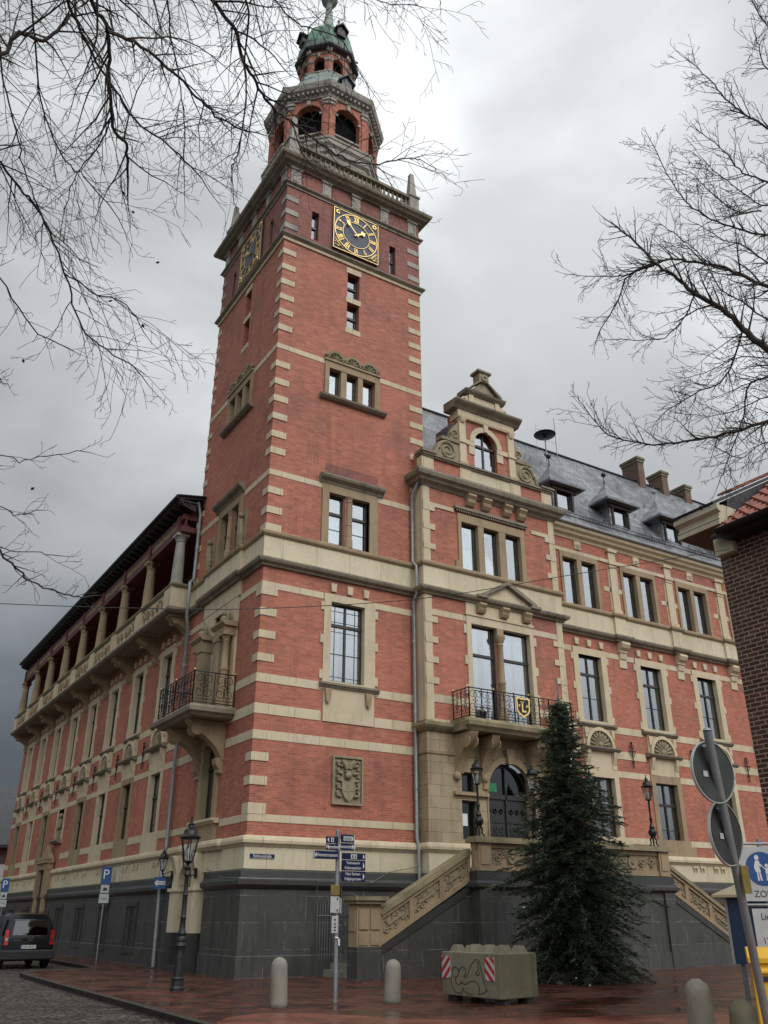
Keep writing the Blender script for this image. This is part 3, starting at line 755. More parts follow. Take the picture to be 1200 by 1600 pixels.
# coat of arms relief
m = MB(); m.fb(FT, 2.87, 4.03, 0, .03, 4.89, 6.44)
for a in ((2.87, 2.93, 4.89, 6.44), (3.97, 4.03, 4.89, 6.44)): m.fb(FT, a[0], a[1], .03, .10, a[2], a[3])
m.fb(FT, 2.93, 3.97, .03, .10, 4.89, 4.96); m.fb(FT, 2.93, 3.97, .03, .10, 6.37, 6.44)
sh = [(3.22, 5.62), (3.68, 5.64), (3.72, 5.3), (3.62, 5.12), (3.47, 4.98), (3.32, 5.12), (3.22, 5.3)]
m.fpoly(FT, sh, .03, .12); m.fpoly(FT, [(3.44, 5.05), (3.48, 5.05), (3.48, 5.6), (3.44, 5.6)], .12, .135); m.fpoly(FT, [(3.25, 5.32), (3.69, 5.32), (3.69, 5.36), (3.25, 5.36)], .12, .132)
m.ball(FT(3.46, .08, 5.82), .13); m.fb(FT, 3.33, 3.59, .05, .15, 5.92, 5.97)
for s_ in (-1, 1):
    m.tube([FT(3.46+s_*.06, .08, 6.02), FT(3.46+s_*.12, .09, 6.15), FT(3.46+s_*.24, .08, 6.28)], [.07, .09, .08], 7)
    for j in range(5):
        z = 5.15+j*.24; m.tube([FT(3.46+s_*(.22+.02*math.cos(j)), .07, z), FT(3.46+s_*.38, .09, z+.03), FT(3.46+s_*.42, .09, z+.13), FT(3.46+s_*.34, .07, z+.17)], [.035, .05, .045, .03], 6)
P('coat_of_arms', m, 'carved_relief', smooth=True)

# ---------------------------------------------------------------- clocks
def clock(F, c, zc, h, mn):
    b = MB(); r = 1.14; b.fb(F, c-r, c+r, .0, .10, zc-r, zc+r); body = P('clock_face', b, 'clock_blue')
    g = MB(); t = .024
    for a in ((c-r, c-r+t, zc-r, zc+r), (c+r-t, c+r, zc-r, zc+r)): g.fb(F, a[0], a[1], .10, .13, a[2], a[3])
    g.fb(F, c-r+t, c+r-t, .10, .13, zc-r, zc-r+t); g.fb(F, c-r+t, c+r-t, .10, .13, zc+r-t, zc+r)
    g.ring(F, c, zc, 1.055, 1.085, .10, .135, 0, 360, 48); g.ring(F, c, zc, .665, .685, .10, .135, 0, 360, 40)
    P('rim', g, 'gold', body)
    rom = ['XII', 'I', 'II', 'III', 'IV', 'V', 'VI', 'VII', 'VIII', 'IX', 'X', 'XI']
    n = MB()
    for k, s_ in enumerate(rom):
        a = R(90-30*k); ws = {'I': .062, 'V': .12, 'X': .12}; tot = sum(ws[ch] for ch in s_); x = -tot/2
        er, et = (math.cos(a), math.sin(a)), (math.sin(a), -math.cos(a))
        def pt(x_, y_): return (c+er[0]*(.70+y_)+et[0]*x_, zc+er[1]*(.70+y_)+et[1]*x_)
        def bar(xa, ya, xb, yb, th):
            n.fpoly(F, [pt(xa-th, ya), pt(xa+th, ya), pt(xb+th, yb), pt(xb-th, yb)], .105, .13)
        for ch in s_:
            wd = ws[ch]; xm = x+wd/2
            if ch == 'I': bar(xm, .02, xm, .32, .015)
            if ch == 'V': bar(xm, .02, xm-.045, .32, .014); bar(xm, .02, xm+.045, .32, .009)
            if ch == 'X': bar(xm+.045, .02, xm-.045, .32, .018); bar(xm-.045, .02, xm+.045, .32, .012)
            x += wd
    P('numerals', n, 'gold', body)
    for sx in (-1, 1):
        for sz in (-1, 1):
            q = MB()
            cu_, cz = c+sx*.93, zc+sz*.93
            if sz > 0: q.ring(F, cu_, cz, .06, .11, .10, .14, 0, 360, 10)
            for k in range(3 if sz > 0 else 9):
                u = cu_+sx*rnd.uniform(-.12, .12); z = cz+sz*rnd.uniform(-.14, .12)
                if (u-c)**2+(z-zc)**2 > 1.12**2: q.ball(F(u, .12, z), rnd.uniform(.03, .06), 5)
            if sz < 0: q.tube([F(c+sx*.62, .12, zc-1.02), F(c+sx*.8, .12, zc-.92), F(c+sx*.9, .12, zc-.78), F(c+sx*1.04, .12, zc-.6)], [.03, .05, .05, .03], 6)
            P('corner_ornament', q, 'gold', body)
    for ang, ln, wd, nm in ((90-(h+mn/60)*30, .56, .10, 'hour_hand'), (90-mn*6, .90, .055, 'minute_hand')):
        a = R(ang); e = (math.cos(a), math.sin(a)); tt = (-e[1], e[0]); hh = MB()
        def hp(s1, s2): return (c+e[0]*s1+tt[0]*s2, zc+e[1]*s1+tt[1]*s2)
        w0 = .16 if nm[0] == 'h' else .18
        hh.fpoly(F, [hp(-.12, -wd*.35), hp(ln*.55, -wd*.4), hp(ln*.62, -wd*1.3), hp(ln*.78, -wd*1.1), hp(ln*.82, -wd*.35), hp(ln, 0), hp(ln*.82, wd*.35), hp(ln*.78, wd*1.1), hp(ln*.62, wd*1.3), hp(ln*.55, wd*.4), hp(-.12, wd*.35)], w0, w0+.015)
        P(nm, hh, 'gold', body)
clock(FT, 3.37, 28.86, 1, 53); clock(ST, 3.42, 28.86, 1, 53)
# ================================================================ BELFRY
BC = Vector((3.4, 3.5, 0)); A8 = R(22.5)
def octp(r): return [(BC.x+r*math.cos(A8-k*R(45)), BC.y+r*math.sin(A8-k*R(45))) for k in range(8)]   # clockwise: outward on the... right-hand side flips below
def oct_ring(mb, prof):       # closed sweep round the octagon, prof [(r,z)]
    n = len(prof); b = len(mb.v)
    for k in range(8):
        a = A8+k*R(45)
        for r, z in prof: mb.v.append((BC.x+r*math.cos(a), BC.y+r*math.sin(a), z))
    for k in range(8):
        j = (k+1) % 8
        for i in range(n): i2 = (i+1) % n; mb.f.append((b+k*n+i, b+k*n+i2, b+j*n+i2, b+j*n+i))
def oct_face(k, r):           # frame on face k: returns function(u,w,z), half-length
    a = R(45)*k; ap = r*math.cos(A8); nx, ny = math.cos(a), math.sin(a); tx, ty = -ny, nx; hl = r*math.sin(A8)
    return (lambda u, w_, z: (BC.x+nx*(ap+w_)+tx*u, BC.y+ny*(ap+w_)+ty*u, z)), hl
def obox(mb, F, u0, u1, w0, w1, z0, z1): mb.prism([F(u0, w0, z0), F(u1, w0, z0), F(u1, w0, z1), F(u0, w0, z1)], Vector(F(0, w1, 0))-Vector(F(0, w0, 0)))
def oarch(mb, F, c, r, zs, zt, w0, w1, n=10):
    for i in range(n):
        a0, a1 = math.pi-math.pi*i/n, math.pi-math.pi*(i+1)/n
        q = [(c+r*math.cos(a0), zs+r*math.sin(a0)), (c+r*math.cos(a1), zs+r*math.sin(a1))]
        q = [q[0], q[1], (q[1][0], zt), (q[0][0], zt)]
        mb.prism([F(u, w0, z) for u, z in q], Vector(F(0, w1, 0))-Vector(F(0, w0, 0)))
# curved skirt between the balustrade and the belfry
m = MB(); pr = []
oct_ring(m, [(2.62, 31.72), (2.62, 33.3), (2.68, 33.4), (2.68, 33.75), (2.78, 33.85), (2.78, 34.2), (2.90, 34.3), (2.90, 34.62), (3.02, 34.75), (3.02, 35.0), (2.4, 35.0), (2.4, 31.72)]); P('belfry_base', m, 'stone_grey')
m = MB(); oct_ring(m, [(2.4, 35.0), (3.06, 35.0), (3.08, 35.12), (2.92, 35.2), (2.4, 35.2)]); P('belfry_sill', m, 'stone_grey')
dk = MB()
r0 = 2.72
for k in range(8):
    br, st_, bl = MB(), MB(), MB()
    F, hl = oct_face(k, r0); ow = .68; zs, zt, z0 = 37.05, 38.2, 35.2
    for s_ in (-1, 1):
        obox(br, F, min(s_*ow, s_*hl), max(s_*ow, s_*hl), -.35, 0, z0, zt)
        obox(br, F, min(s_*(hl-.26), s_*hl), max(s_*(hl-.26), s_*hl), 0, .07, z0+.1, 37.55)
        obox(st_, F, min(s_*(hl-.30), s_*hl), max(s_*(hl-.30), s_*(hl+.02)), -.02, .11, 37.55, 37.72); obox(st_, F, min(s_*(hl-.33), s_*hl), max(s_*(hl-.33), s_*(hl+.05)), -.02, .15, 37.78, 37.92)
        obox(st_, F, min(s_*(hl-.28), s_*hl), max(s_*(hl-.28), s_*hl), 0, .10, z0, z0+.12)
        obox(st_, F, s_*ow-.12 if s_ > 0 else -ow-.12+.10, s_*ow+.02 if s_ > 0 else -ow+.12, .0, .05, 36.98, 37.10)
    oarch(br, F, 0, ow, zs, zt, -.35, 0)
    obox(st_, F, -.10, .10, 0, .08, 37.68, 38.0)
    for i in range(7): u = -ow+.1+i*(2*ow-.2)/6; p = Vector(F(u, -.12, z0)); bl.lathe(p, [(.05, 0), (.035, .08), (.07, .26), (.03, .46), (.05, .54)], 6)
    obox(bl, F, -ow, ow, -.22, -.02, z0+.54, z0+.64)
    P('belfry_wall', br, 'brick_red'); P('belfry_trim', st_, 'stone_grey'); P('belfry_balustrade', bl, 'stone_grey')
oct_ring(dk, [(1.9, 35.2), (2.2, 35.2), (2.2, 38.04), (1.9, 38.04)])
P('bell_shade_core', dk, 'interior_shade')
m = MB(); oct_ring(m, [(2.5, 38.05), (2.80, 38.05), (2.84, 38.2), (2.80, 38.22), (2.80, 38.35), (2.96, 38.42), (3.08, 38.5), (3.12, 38.62), (3.16, 38.82), (3.10, 38.9), (2.4, 38.95)]); 
for k in range(8):
    F, hl = oct_face(k, 2.80)
    for i in range(9): u = -hl+.1+i*(2*hl-.2)/8; obox(m, F, u-.05, u+.05, 0, .20, 38.24, 38.38)
P('belfry_cornice', m, 'stone_grey')
m = MB(); oct_ring(m, [(3.08, 38.88), (2.6, 39.3), (2.1, 40.1), (1.75, 41.0), (1.62, 41.35), (1.3, 41.35), (1.3, 38.9)]); P('belfry_roof', m, 'copper_pale')
# dark gabled louvre dormers on the belfry roof
def lucarne(k, r, z, s_, mat='roof_dark', fin=False):
    a = R(45)*k+A8*0; nx, ny = math.cos(a), math.sin(a); tx, ty = -ny, nx
    F = lambda u, w_, zz: (BC.x+nx*(r+w_)+tx*u, BC.y+ny*(r+w_)+ty*u, zz)
    m = MB(); m.prism([F(-.28*s_, -1.0*s_, z), F(.28*s_, -1.0*s_, z), F(.28*s_, -1.0*s_, z+.55*s_), F(-.28*s_, -1.0*s_, z+.55*s_)], Vector(F(0, 0, 0))-Vector(F(0, -1.0*s_, 0)))
    m.prism([F(-.45*s_, -1.1*s_, z+.5*s_), F(0, -1.1*s_, z+1.05*s_), F(.45*s_, -1.1*s_, z+.5*s_), F(.40*s_, -1.1*s_, z+.42*s_), F(0, -1.1*s_, z+.92*s_), F(-.40*s_, -1.1*s_, z+.42*s_)], Vector(F(0, .12, 0))-Vector(F(0, -1.1*s_, 0)))
    m.prism([F(-.28*s_, -1.0*s_, z+.5*s_), F(0, -1.0*s_, z+.95*s_), F(.28*s_, -1.0*s_, z+.5*s_)], Vector(F(0, -.02, 0))-Vector(F(0, -1.0*s_, 0)))
    if fin:
        p = F(0, -.45*s_, z+1.0*s_); m2 = MB(); m2.lathe(p, [(.10, 0), (.05, .25), (.02, .6), (.07, .66), (.09, .72), (.07, .78), (.01, .84)], 7); 
        d = P('lantern_dormer', m, mat); P('finial', m2, 'copper_pale', d); return
    P('roof_dormer', m, mat)
for k in (0, 2, 4, 6): lucarne(k, 2.35, 39.4, 1.05)
# lantern stage
m = MB(); oct_ring(m, [(1.2, 41.3), (1.66, 41.3), (1.66, 41.42), (1.5, 41.5), (1.2, 41.5)]); P('lantern_sill', m, 'stone_grey')
dk = MB(); r0 = 1.42
for k in range(8):
    br, st_ = MB(), MB()
    F, hl = oct_face(k, r0); ow = .30
    for s_ in (-1, 1):
        obox(br, F, min(s_*ow, s_*hl), max(s_*ow, s_*hl), -.22, 0, 41.5, 43.3)
        obox(st_, F, min(s_*(ow+.03), s_*hl), max(s_*(ow+.03), s_*(hl+.015)), -.01, .06, 42.45, 42.55); obox(st_, F, min(s_*(ow+.03), s_*hl), max(s_*(ow+.03), s_*(hl+.01)), -.01, .035, 42.38, 42.45)
        obox(st_, F, min(s_*(hl-.1), s_*hl), max(s_*(hl-.1), s_*(hl+.02)), -.01, .16, 43.0, 43.3)
    oarch(br, F, 0, ow, 42.42, 43.3, -.22, 0, 8); obox(st_, F, -.05, .05, 0, .10, 42.7, 42.98)
    obox(st_, F, -hl, hl, 0, .04, 42.95, 43.02)
    P('lantern_wall', br, 'brick_red'); P('lantern_trim', st_, 'stone_grey')
oct_ring(dk, [(.9, 41.4), (.95, 41.4), (.95, 43.2), (.9, 43.2)])
P('lantern_shade_core', dk, 'interior_shade')
m = MB(); oct_ring(m, [(1.0, 43.28), (1.70, 43.28), (1.76, 43.36), (1.74, 43.5), (1.0, 43.52)]); P('dome_eave', m, 'roof_dark')
m = MB(); oct_ring(m, [(1.66, 43.5), (1.64, 43.9), (1.56, 44.5), (1.40, 45.1), (1.15, 45.6), (.85, 45.95), (.60, 46.1), (.3, 46.2), (.3, 43.5)]); P('copper_dome', m, 'copper_green')
for k in (0, 2, 4, 6): lucarne(k, 1.62, 44.3, .9, 'iron_worn', True)
m = MB(); m.lathe(BC+Vector((0, 0, 46.1)), [(.52, 0), (.50, .15), (.36, .5), (.27, 1.1), (.20, 2.0), (.16, 2.6), (.20, 2.7), (.42, 2.85), (.48, 3.05), (.42, 3.25), (.16, 3.4), (.12, 4.2), (.05, 5.4), (.12, 5.5), (.01, 5.7)], 12); P('spire', m, 'copper_pale', smooth=True)

# ================================================================ ENTRANCE BAY
m = MB()
bands(m, FRI, [(8.55, 8.83), (11.80, 12.03)], [(XR0, 8.22), (11.5, XR1)]); bands(m, FRI, [(16.28, 16.45)], [(XR0, 7.8), (11.85, XR1)], .04)
bands(m, FRI, [(7.84, 7.95)], [(XR0, 7.4)])
P('string_course', m, 'sandstone', each=True)
m = MB()
for a, b, s_ in ((XR0, XR0+.32, 1), (XR1-.32, XR1, -1)):
    for z0, z1 in ((7.9, 12.58), (13.92, 17.1)): m.fb(FRI, a, b, 0, .03, z0, z1)
    e = XR0+.56 if s_ > 0 else XR1-.56
    for z in (8.86, 9.28, 10.04, 10.80, 11.55): pass
    for z in (9.20, 9.97, 10.72, 11.50, 14.44, 15.27, 16.08): m.fb(FRI, min(e, a if s_ > 0 else b), max(e, a if s_ > 0 else b), 0, .045, z, z+.23)
    x = XR0 if s_ > 0 else XR1
m.box(XR0-.03, XR0, -.6, 0, 7.9, 12.58); m.box(XR0-.03, XR0, -.6, 0, 13.92, 17.1); m.box(XR1, XR1+.03, -.6, .24, 7.9, 12.58); m.box(XR1, XR1+.03, -.6, .24, 13.92, 17.1)
P('quoin', m, 'sandstone', each=True)
# ground floor ashlar with portal
dc = 9.86
m = MB(); ops = [(7.72, 8.42, 4.0, 5.25), (7.74, 8.40, 5.55, 6.2), (8.86, 10.86, 4.0, 6.72), (11.3, 12.0, 4.0, 5.25), (11.3, 12.0, 5.55, 6.2)]
m.wall(FRI, XR0, XR1, 3.6, 7.6, ops, .34, .02); m.arch(FRI, 8.86, 10.86, 5.68, 6.72, -.1, .02, 16)
m.box(XR0-.02, XR0, -.62, .3, 3.6, 7.6); m.box(XR1, XR1+.02, -.62, .3, 3.6, 7.6)
P('entrance_ashlar', m, 'sandstone_ashlar')
m = MB(); m.ring(FRI, dc, 5.68, 1.0, 1.22, .02, .10, 0, 180, 20); m.fpoly(FRI, [(dc-.12, 6.62), (dc+.12, 6.62), (dc+.2, 7.15), (dc-.2, 7.15)], .02, .22)
m.fb(FRI, 7.35, 8.84, .02, .14, 5.42, 5.53); m.fb(FRI, 10.88, 12.4, .02, .14, 5.42, 5.53)
rp = [(XR0, .3), (XR0, -.6), (XR1, -.6), (XR1, .24)]
m.sweep(rp, [(0, 6.72), (.06, 6.74), (.07, 6.84), (0, 6.88)])
for u in (7.5, 8.72, 11.0, 12.2): m.ball(FRI(u, .06, 6.05), .15); m.ball(FRI(u, .10, 6.0), .1)
m.fb(FRI, 8.80, 8.86, .02, .06, 3.9, 5.68); m.fb(FRI, 10.86, 10.92, .02, .06, 3.9, 5.68)
P('portal_trim', m, 'sandstone_brown')
m = MB(); m.sweep(rp, [(-.05, 7.48), (.08, 7.50), (.20, 7.60), (.26, 7.68), (.26, 7.80), (.08, 7.86), (-.05, 7.86)]); P('entrance_cornice', m, 'stone_mossy')
dm = MB()
for s_ in (-1, 1):
    a, b = (dc-.98, dc-.03) if s_ < 0 else (dc+.03, dc+.98)
    dm.fb(FRI, a, b, -.33, -.26, 3.86, 5.42)
    dm.fb(FRI, a+.06, b-.06, -.26, -.235, 4.62, 4.68)
    for j in range(3):
        for i in range(3):
            u = a+.2+i*.27; z = 4.1+j*.2 if j < 2 else 4.95
            dm.ring(FRI, u, z+.1, .06, .095, -.26, -.235, 0, 360, 8)
            dm.ring(FRI, u, 5.0, .05, .08, -.26, -.23, 0, 360, 8)
dm.fb(FRI, dc-1.0, dc+1.0, -.30, -.20, 5.42, 5.58); dm.fb(FRI, dc-.03, dc+.03, -.30, -.2, 3.86, 6.65)
for i in range(12):
    pass
dm.ring(FRI, dc, 5.62, .92, 1.0, -.30, -.2, 0, 180, 16)
dr = P('entrance_door', dm, 'door_dark')
g = MB(); g.ring(FRI, dc, 5.58, 0.0, .95, -.29, -.28, 0, 180, 16); P('fanlight', g, 'dark_glass', dr)
g = MB(); g.fb(FRI, dc-1.2, dc+1.2, -1.4, -1.36, 3.8, 6.9); P('hall_interior', g, 'room_dark', dr)
g = MB(); g.fb(FRI, 9.02, 9.5, -.27, -.262, 5.68, 5.98); es = P('exit_sign', g, 'exit_green', dr)
for (a, b, c, e) in (ops[0], ops[1], ops[3], ops[4]): window(FRI, a, b, c, e, d=.28, trans=0, mull=0, curt=None, gl='dark_glass')
m = MB(); m.fb(FRI, 7.78, 8.10, -.235, -.225, 4.45, 4.85); P('notice', m, 'paper_white')
# portal consoles
for u in (7.62, 8.72, 10.85, 11.95):
    m = MB(); volute(m, FRI, u-.17, u+.17, 6.15, 7.46, .95 if u in (7.62, 11.95) else .8); P('balcony_console', m, 'sandstone_brown')
# balcony
m = MB()
bpth = [(7.4, -.6), (7.4, -1.62), (12.32, -1.62), (12.32, -.6)]
m.sweep(bpth, [(-.5, 7.50), (-.06, 7.50), (.0, 7.58), (.10, 7.66), (.12, 7.80), (.04, 7.92), (-.5, 7.94)]); m.box(7.3, 12.4, -1.5, -.6, 7.52, 7.93)
bal = P('balcony', m, 'stone_mossy')
def railing(nm, pts, z0, z1, par, seed=1):
    m = MB(); n_ = len(pts)
    m.tube([(x, y, z1) for x, y in pts], .022, 6); m.tube([(x, y, z0) for x, y in pts], .018, 5); m.tube([(x, y, z0+.10) for x, y in pts], .012, 5)
    q = random.Random(seed)
    for i in range(n_-1):
        a, b = Vector((*pts[i], 0)), Vector((*pts[i+1], 0)); ln = (b-a).length; d = (b-a)/ln
        k = max(1, round(ln/.62))
        for j in range(k+1):
            p = a+d*(ln*j/k); m.box(p.x-.016, p.x+.016, p.y-.016, p.y+.016, z0-.06, z1)
        for j in range(k):
            c = a+d*(ln*(j+.5)/k); hw = ln/k*.5; H = z1-z0-.12; zb = z0+.11
            for s_ in (-1, 1):
                def sp(cx, cz, rr, a0, turns, sg):
                    pts_ = []
                    for t in range(15):
                        f = t/14; an = a0+sg*f*turns*2*math.pi; r_ = rr*(1-.80*f)
                        pts_.append((c.x+d.x*(cx+r_*math.cos(an)), c.y+d.y*(cx+r_*math.cos(an)), zb+cz+r_*math.sin(an)))
                    m.tube(pts_, .011, 4)
                sp(s_*hw*.42, H*.26, H*.24, R(90), 1.4, s_); sp(s_*hw*.42, H*.74, H*.24, R(-90), 1.4, -s_)
            m.tube([(c.x, c.y, zb), (c.x, c.y, z1)], .010, 4)
    o_ = P(nm, m, 'iron_black', par)
    g = MB()
    for i, (x, y) in enumerate(pts): g.ball((x, y, z1+.05), .035)
    P('railing_knob', g, 'gold', o_)
    return o_
railing('railing', [(7.44, -.66), (7.44, -1.60), (8.55, -1.60), (9.5, -1.60), (10.2, -1.60), (11.17, -1.60), (12.28, -1.60), (12.28, -.66)], 8.0, 8.98, bal)
m = MB(); sc = (9.85, 8.52); hw_, hh_ = .34, .37
out = [(-.34, .33), (-.22, .38), (-.10, .33), (0, .37), (.10, .33), (.22, .38), (.34, .33), (.31, .10), (.33, -.08), (.24, -.24), (0, -.38), (-.24, -.24), (-.33, -.08), (-.31, .10)]
inn = [(x*.80, z*.80) for x, z in out]
FB = Fr('y', -1.64)
for i in range(len(out)):
    j = (i+1) % len(out); m.fpoly(FB, [(sc[0]+out[i][0], sc[1]+out[i][1]), (sc[0]+out[j][0], sc[1]+out[j][1]), (sc[0]+inn[j][0], sc[1]+inn[j][1]), (sc[0]+inn[i][0], sc[1]+inn[i][1])], 0, .035)
m.fb(FB, sc[0]-.06, sc[0]+.0, 0, .03, sc[1]-.18, sc[1]+.22); m.fb(FB, sc[0], sc[0]+.14, 0, .03, sc[1]-.18, sc[1]-.11); m.fb(FB, sc[0]-.1, sc[0]+.04, 0, .03, sc[1]+.17, sc[1]+.22)
for s_ in (-.17, .19): 
    for a in (0, 45, 90, 135): t = R(a); m.tube([FB(sc[0]+s_-.06*math.cos(t), .02, sc[1]+.05-.06*math.sin(t)), FB(sc[0]+s_+.06*math.cos(t), .02, sc[1]+.05+.06*math.sin(t))], .012, 4)
o = P('gilt_shield', m, 'gold', bal)
m = MB(); m.fpoly(FB, [(sc[0]+x, sc[1]+z) for x, z in inn], -.01, .005); P('shield_field', m, 'iron_black', bal)
# balcony door (first floor)
m = MB(); m.fb(FRI, 8.2, 8.42, -.30, .06, 7.95, 12.06); m.fb(FRI, 11.33, 11.52, -.30, .06, 7.95, 12.06); m.fb(FRI, 8.42, 11.33, -.30, .06, 11.75, 12.06)
for z in (9.2, 10.3, 11.5): m.fb(FRI, 8.08, 8.2, 0, .045, z-.17, z+.17); m.fb(FRI, 11.52, 11.66, 0, .045, z-.17, z+.17)
P('door_surround', m, 'sandstone_plain')
m = MB(); m.fb(FRI, 9.66, 9.95, -.30, -.08, 7.95, 11.75)
m.lathe(FRI(9.8, .02, 7.95), [(.2, 0), (.2, .5), (.15, .55), (.16, .62), (.13, .72), (.125, 1.6), (.15, 1.63), (.15, 1.70), (.125, 1.74), (.11, 3.1), (.14, 3.14), (.11, 3.2), (.22, 3.42), (.22, 3.5)], 12)
m.fb(FRI, 9.64, 9.96, -.05, .08, 11.42, 11.75); P('column', m, 'sandstone_brown', smooth=True)
m = MB(); m.fb(FRI, 8.15, 11.55, 0, .10, 12.06, 12.15); m.fb(FRI, 8.2, 11.5, 0, .05, 12.15, 12.58)
P('door_frieze', m, 'sandstone_plain')
m = MB()
for u in (8.85, 10.0, 11.15): m.fprof(FRI, [(.05, 12.6), (.32, 12.58), (.36, 12.5), (.28, 12.38), (.26, 12.3), (.20, 12.2), (.1, 12.18), (.05, 12.2)], u-.17, u+.17)
P('console', m, 'sandstone_brown', each=True)
for a, b in ((8.42, 9.66), (9.95, 11.33)): window(FRI, a, b, 7.9, 11.75, d=.2, trans=.70, mull=0, bars=1, curt='side')
m = MB(); zp0, zp1, ua, ub, uc = 12.86, 13.72, 8.95, 11.6, 10.2
def rake(pa_, pb_, w1):
    m.fpoly(FRI, [pa_, pb_, (pb_[0], pb_[1]+.17), (pa_[0], pa_[1]+.17)], .06, w1)
rake((ua-.05, zp0-.02), (uc, zp1-.16), .28); rake((uc, zp1-.16), (ub+.05, zp0-.02), .28)
m.fb(FRI, 8.6, 9.1, .06, .36, 12.80, 12.90); m.fb(FRI, 11.3, 11.8, .06, .36, 12.80, 12.90)
P('pediment', m, 'stone_weathered')
m = MB(); m.fpoly(FRI, [(ua+.1, 12.9), (ub-.1, 12.9), (uc, zp1-.18)], .06, .10); P('pediment_field', m, 'sandstone_plain')
# second floor triple window
m = MB()
m.fb(FRI, 7.97, 8.14, -.30, .06, 13.92, 16.30); m.fb(FRI, 11.2, 11.7-.28, -.30, .06, 13.92, 16.30); m.fb(FRI, 8.14, 11.2, -.30, .06, 15.95, 16.30)
m.fb(FRI, 8.98, 9.27, -.30, .05, 13.92, 15.95); m.fb(FRI, 10.05, 10.4, -.30, .05, 13.92, 15.95); m.fb(FRI, 7.82, 7.97, 0, .05, 13.92, 14.25); m.fb(FRI, 11.42, 11.6, 0, .05, 13.92, 14.25)
P('window_surround', m, 'sandstone_brown')
m = MB(); m.fb(FRI, 7.8, 11.88-.3, 0, .16, 16.46, 16.58)
for i in range(34): u = 7.9+i*.108; m.fb(FRI, u, u+.06, 0, .12, 16.36, 16.46)
P('dentil_hood', m, 'stone_weathered')
for a, b in ((8.14, 8.98), (9.27, 10.05), (10.4, 11.2)): window(FRI, a, b, 13.9, 15.95, d=.18, trans=0, mull=0, bars=0, curt='half')
m = MB()
for u in (8.6, 9.4, 10.5, 11.28): m.fprof(FRI, [(0, 17.22), (.30, 17.2), (.34, 17.1), (.24, 16.98), (.22, 16.85), (.12, 16.72), (0, 16.7)], u-.2, u+.2)
P('console', m, 'sandstone_brown', each=True)
m = MB(); m.sweep([(XR0, .6), (XR0, -.6), (XR1, -.6), (XR1, .6)], [(-.1, 17.08), (.04, 17.10), (.12, 17.2), (.26, 17.28), (.30, 17.36), (.42, 17.44), (.46, 17.58), (.44, 17.68), (.1, 17.76), (-.1, 17.76)]); P('main_cornice', m, 'stone_weathered')
# gable parapet
m = MB()
for a, b in ((6.28, 6.86), (8.2, 8.77), (10.87, 11.42), (12.6, 13.17)):
    m = MB(); m.fb(FRI, a, b, -.3, .05, 17.7, 18.45)
    m.prism([FRI(a+.08, .05, 17.85), FRI(b-.08, .05, 17.85), FRI(b-.08, .05, 18.35), FRI(a+.08, .05, 18.35)], Vector((0, -.02, 0))); P('parapet_pier', m, 'sandstone_plain')
pass
m = MB(); m.fb(FRI, 8.77, 10.87, -.2, .02, 17.7, 18.45); P('parapet_panel', m, 'render_cream')
m = MB(); m.fb(FRI, XR0, 13.15, -.35, .10, 18.45, 18.52); m.fb(FRI, XR0-.04, 13.2, -.36, .16, 18.52, 18.60)
m.fb(FRI, 6.2, 6.92, -.38, .22, 18.6, 18.68); m.fb(FRI, 6.24, 6.88, -.36, .18, 18.68, 18.76); m.fb(FRI, 12.52, 13.26, -.38, .22, 18.6, 18.68); P('parapet_cornice', m, 'stone_weathered')
# gable body
FG = Fr('y', -.45); gc = 9.78
m = MB(); m.wall(FG, 8.34, 11.3, 18.6, 21.2, [(9.16, 10.36, 18.75, 20.78)], .3); m.arch(FG, 9.16, 10.36, 19.95, 20.78, -.3, 0, 14, .78)
m.add([FG(8.34, 0, 18.6), FG(8.34, -.5, 18.6), FG(8.34, -.5, 21.2), FG(8.34, 0, 21.2)], [(0, 1, 2, 3)]); m.add([FG(11.3, 0, 18.6), FG(11.3, -.5, 18.6), FG(11.3, -.5, 21.2), FG(11.3, 0, 21.2)], [(0, 1, 2, 3)])
m.box(8.34, 11.3, .04, .3, 18.6, 21.3)
P('gable_wall', m, 'brick_red')
m = MB()
for a, b in ((8.32, 8.66), (10.98, 11.32)):
    m.fb(FG, a, b, 0, .10, 18.72, 20.85); m.fb(FG, a-.06, b+.06, 0, .16, 18.6, 18.74); m.fb(FG, a-.04, b+.04, 0, .14, 18.78, 18.86); m.fb(FG, a-.04, b+.06, 0, .15, 19.72, 19.82)
    m.lathe(FG((a+b)/2, .06, 20.72), [(.14, 0), (.2, .12), (.24, .26)], 4, R(45))
m.ring(FG, gc-.02, 19.97, .62, .86, 0, .07, 0, 180, 16); m.fpoly(FG, [(gc-.10, 20.6), (gc+.08, 20.6), (gc+.12, 21.0), (gc-.14, 21.0)], 0, .12)
m.fb(FG, 8.66, 9.16, 0, .06, 19.75, 19.97); m.fb(FG, 10.36, 10.98, 0, .06, 19.75, 19.97); m.fb(FG, 8.85, 9.16, 0, .04, 19.35, 19.75); m.fb(FG, 10.36, 10.7, 0, .04, 19.35, 19.75)
P('gable_trim', m, 'sandstone_plain')
window(FG, 9.16, 10.36, 18.75, 20.74, d=.2, trans=.60, mull=1, bars=0, curt='half')
m = MB(); m.fprof(FG, [(-.5, 20.95), (.12, 20.95), (.15, 21.05), (.10, 21.1), (.10, 21.35), (-.5, 21.35)], 8.28, 11.36); P('gable_frieze', m, 'sandstone_plain')
m = MB(); m.fprof(FG, [(-.55, 21.35), (.14, 21.35), (.22, 21.45), (.36, 21.55), (.42, 21.62), (.42, 21.70), (-.55, 21.78)], 8.0, 11.62); P('gable_cornice', m, 'stone_weathered')
m = MB(); m.fb(FG, 8.95, 10.65, -.4, .02, 21.74, 22.32)
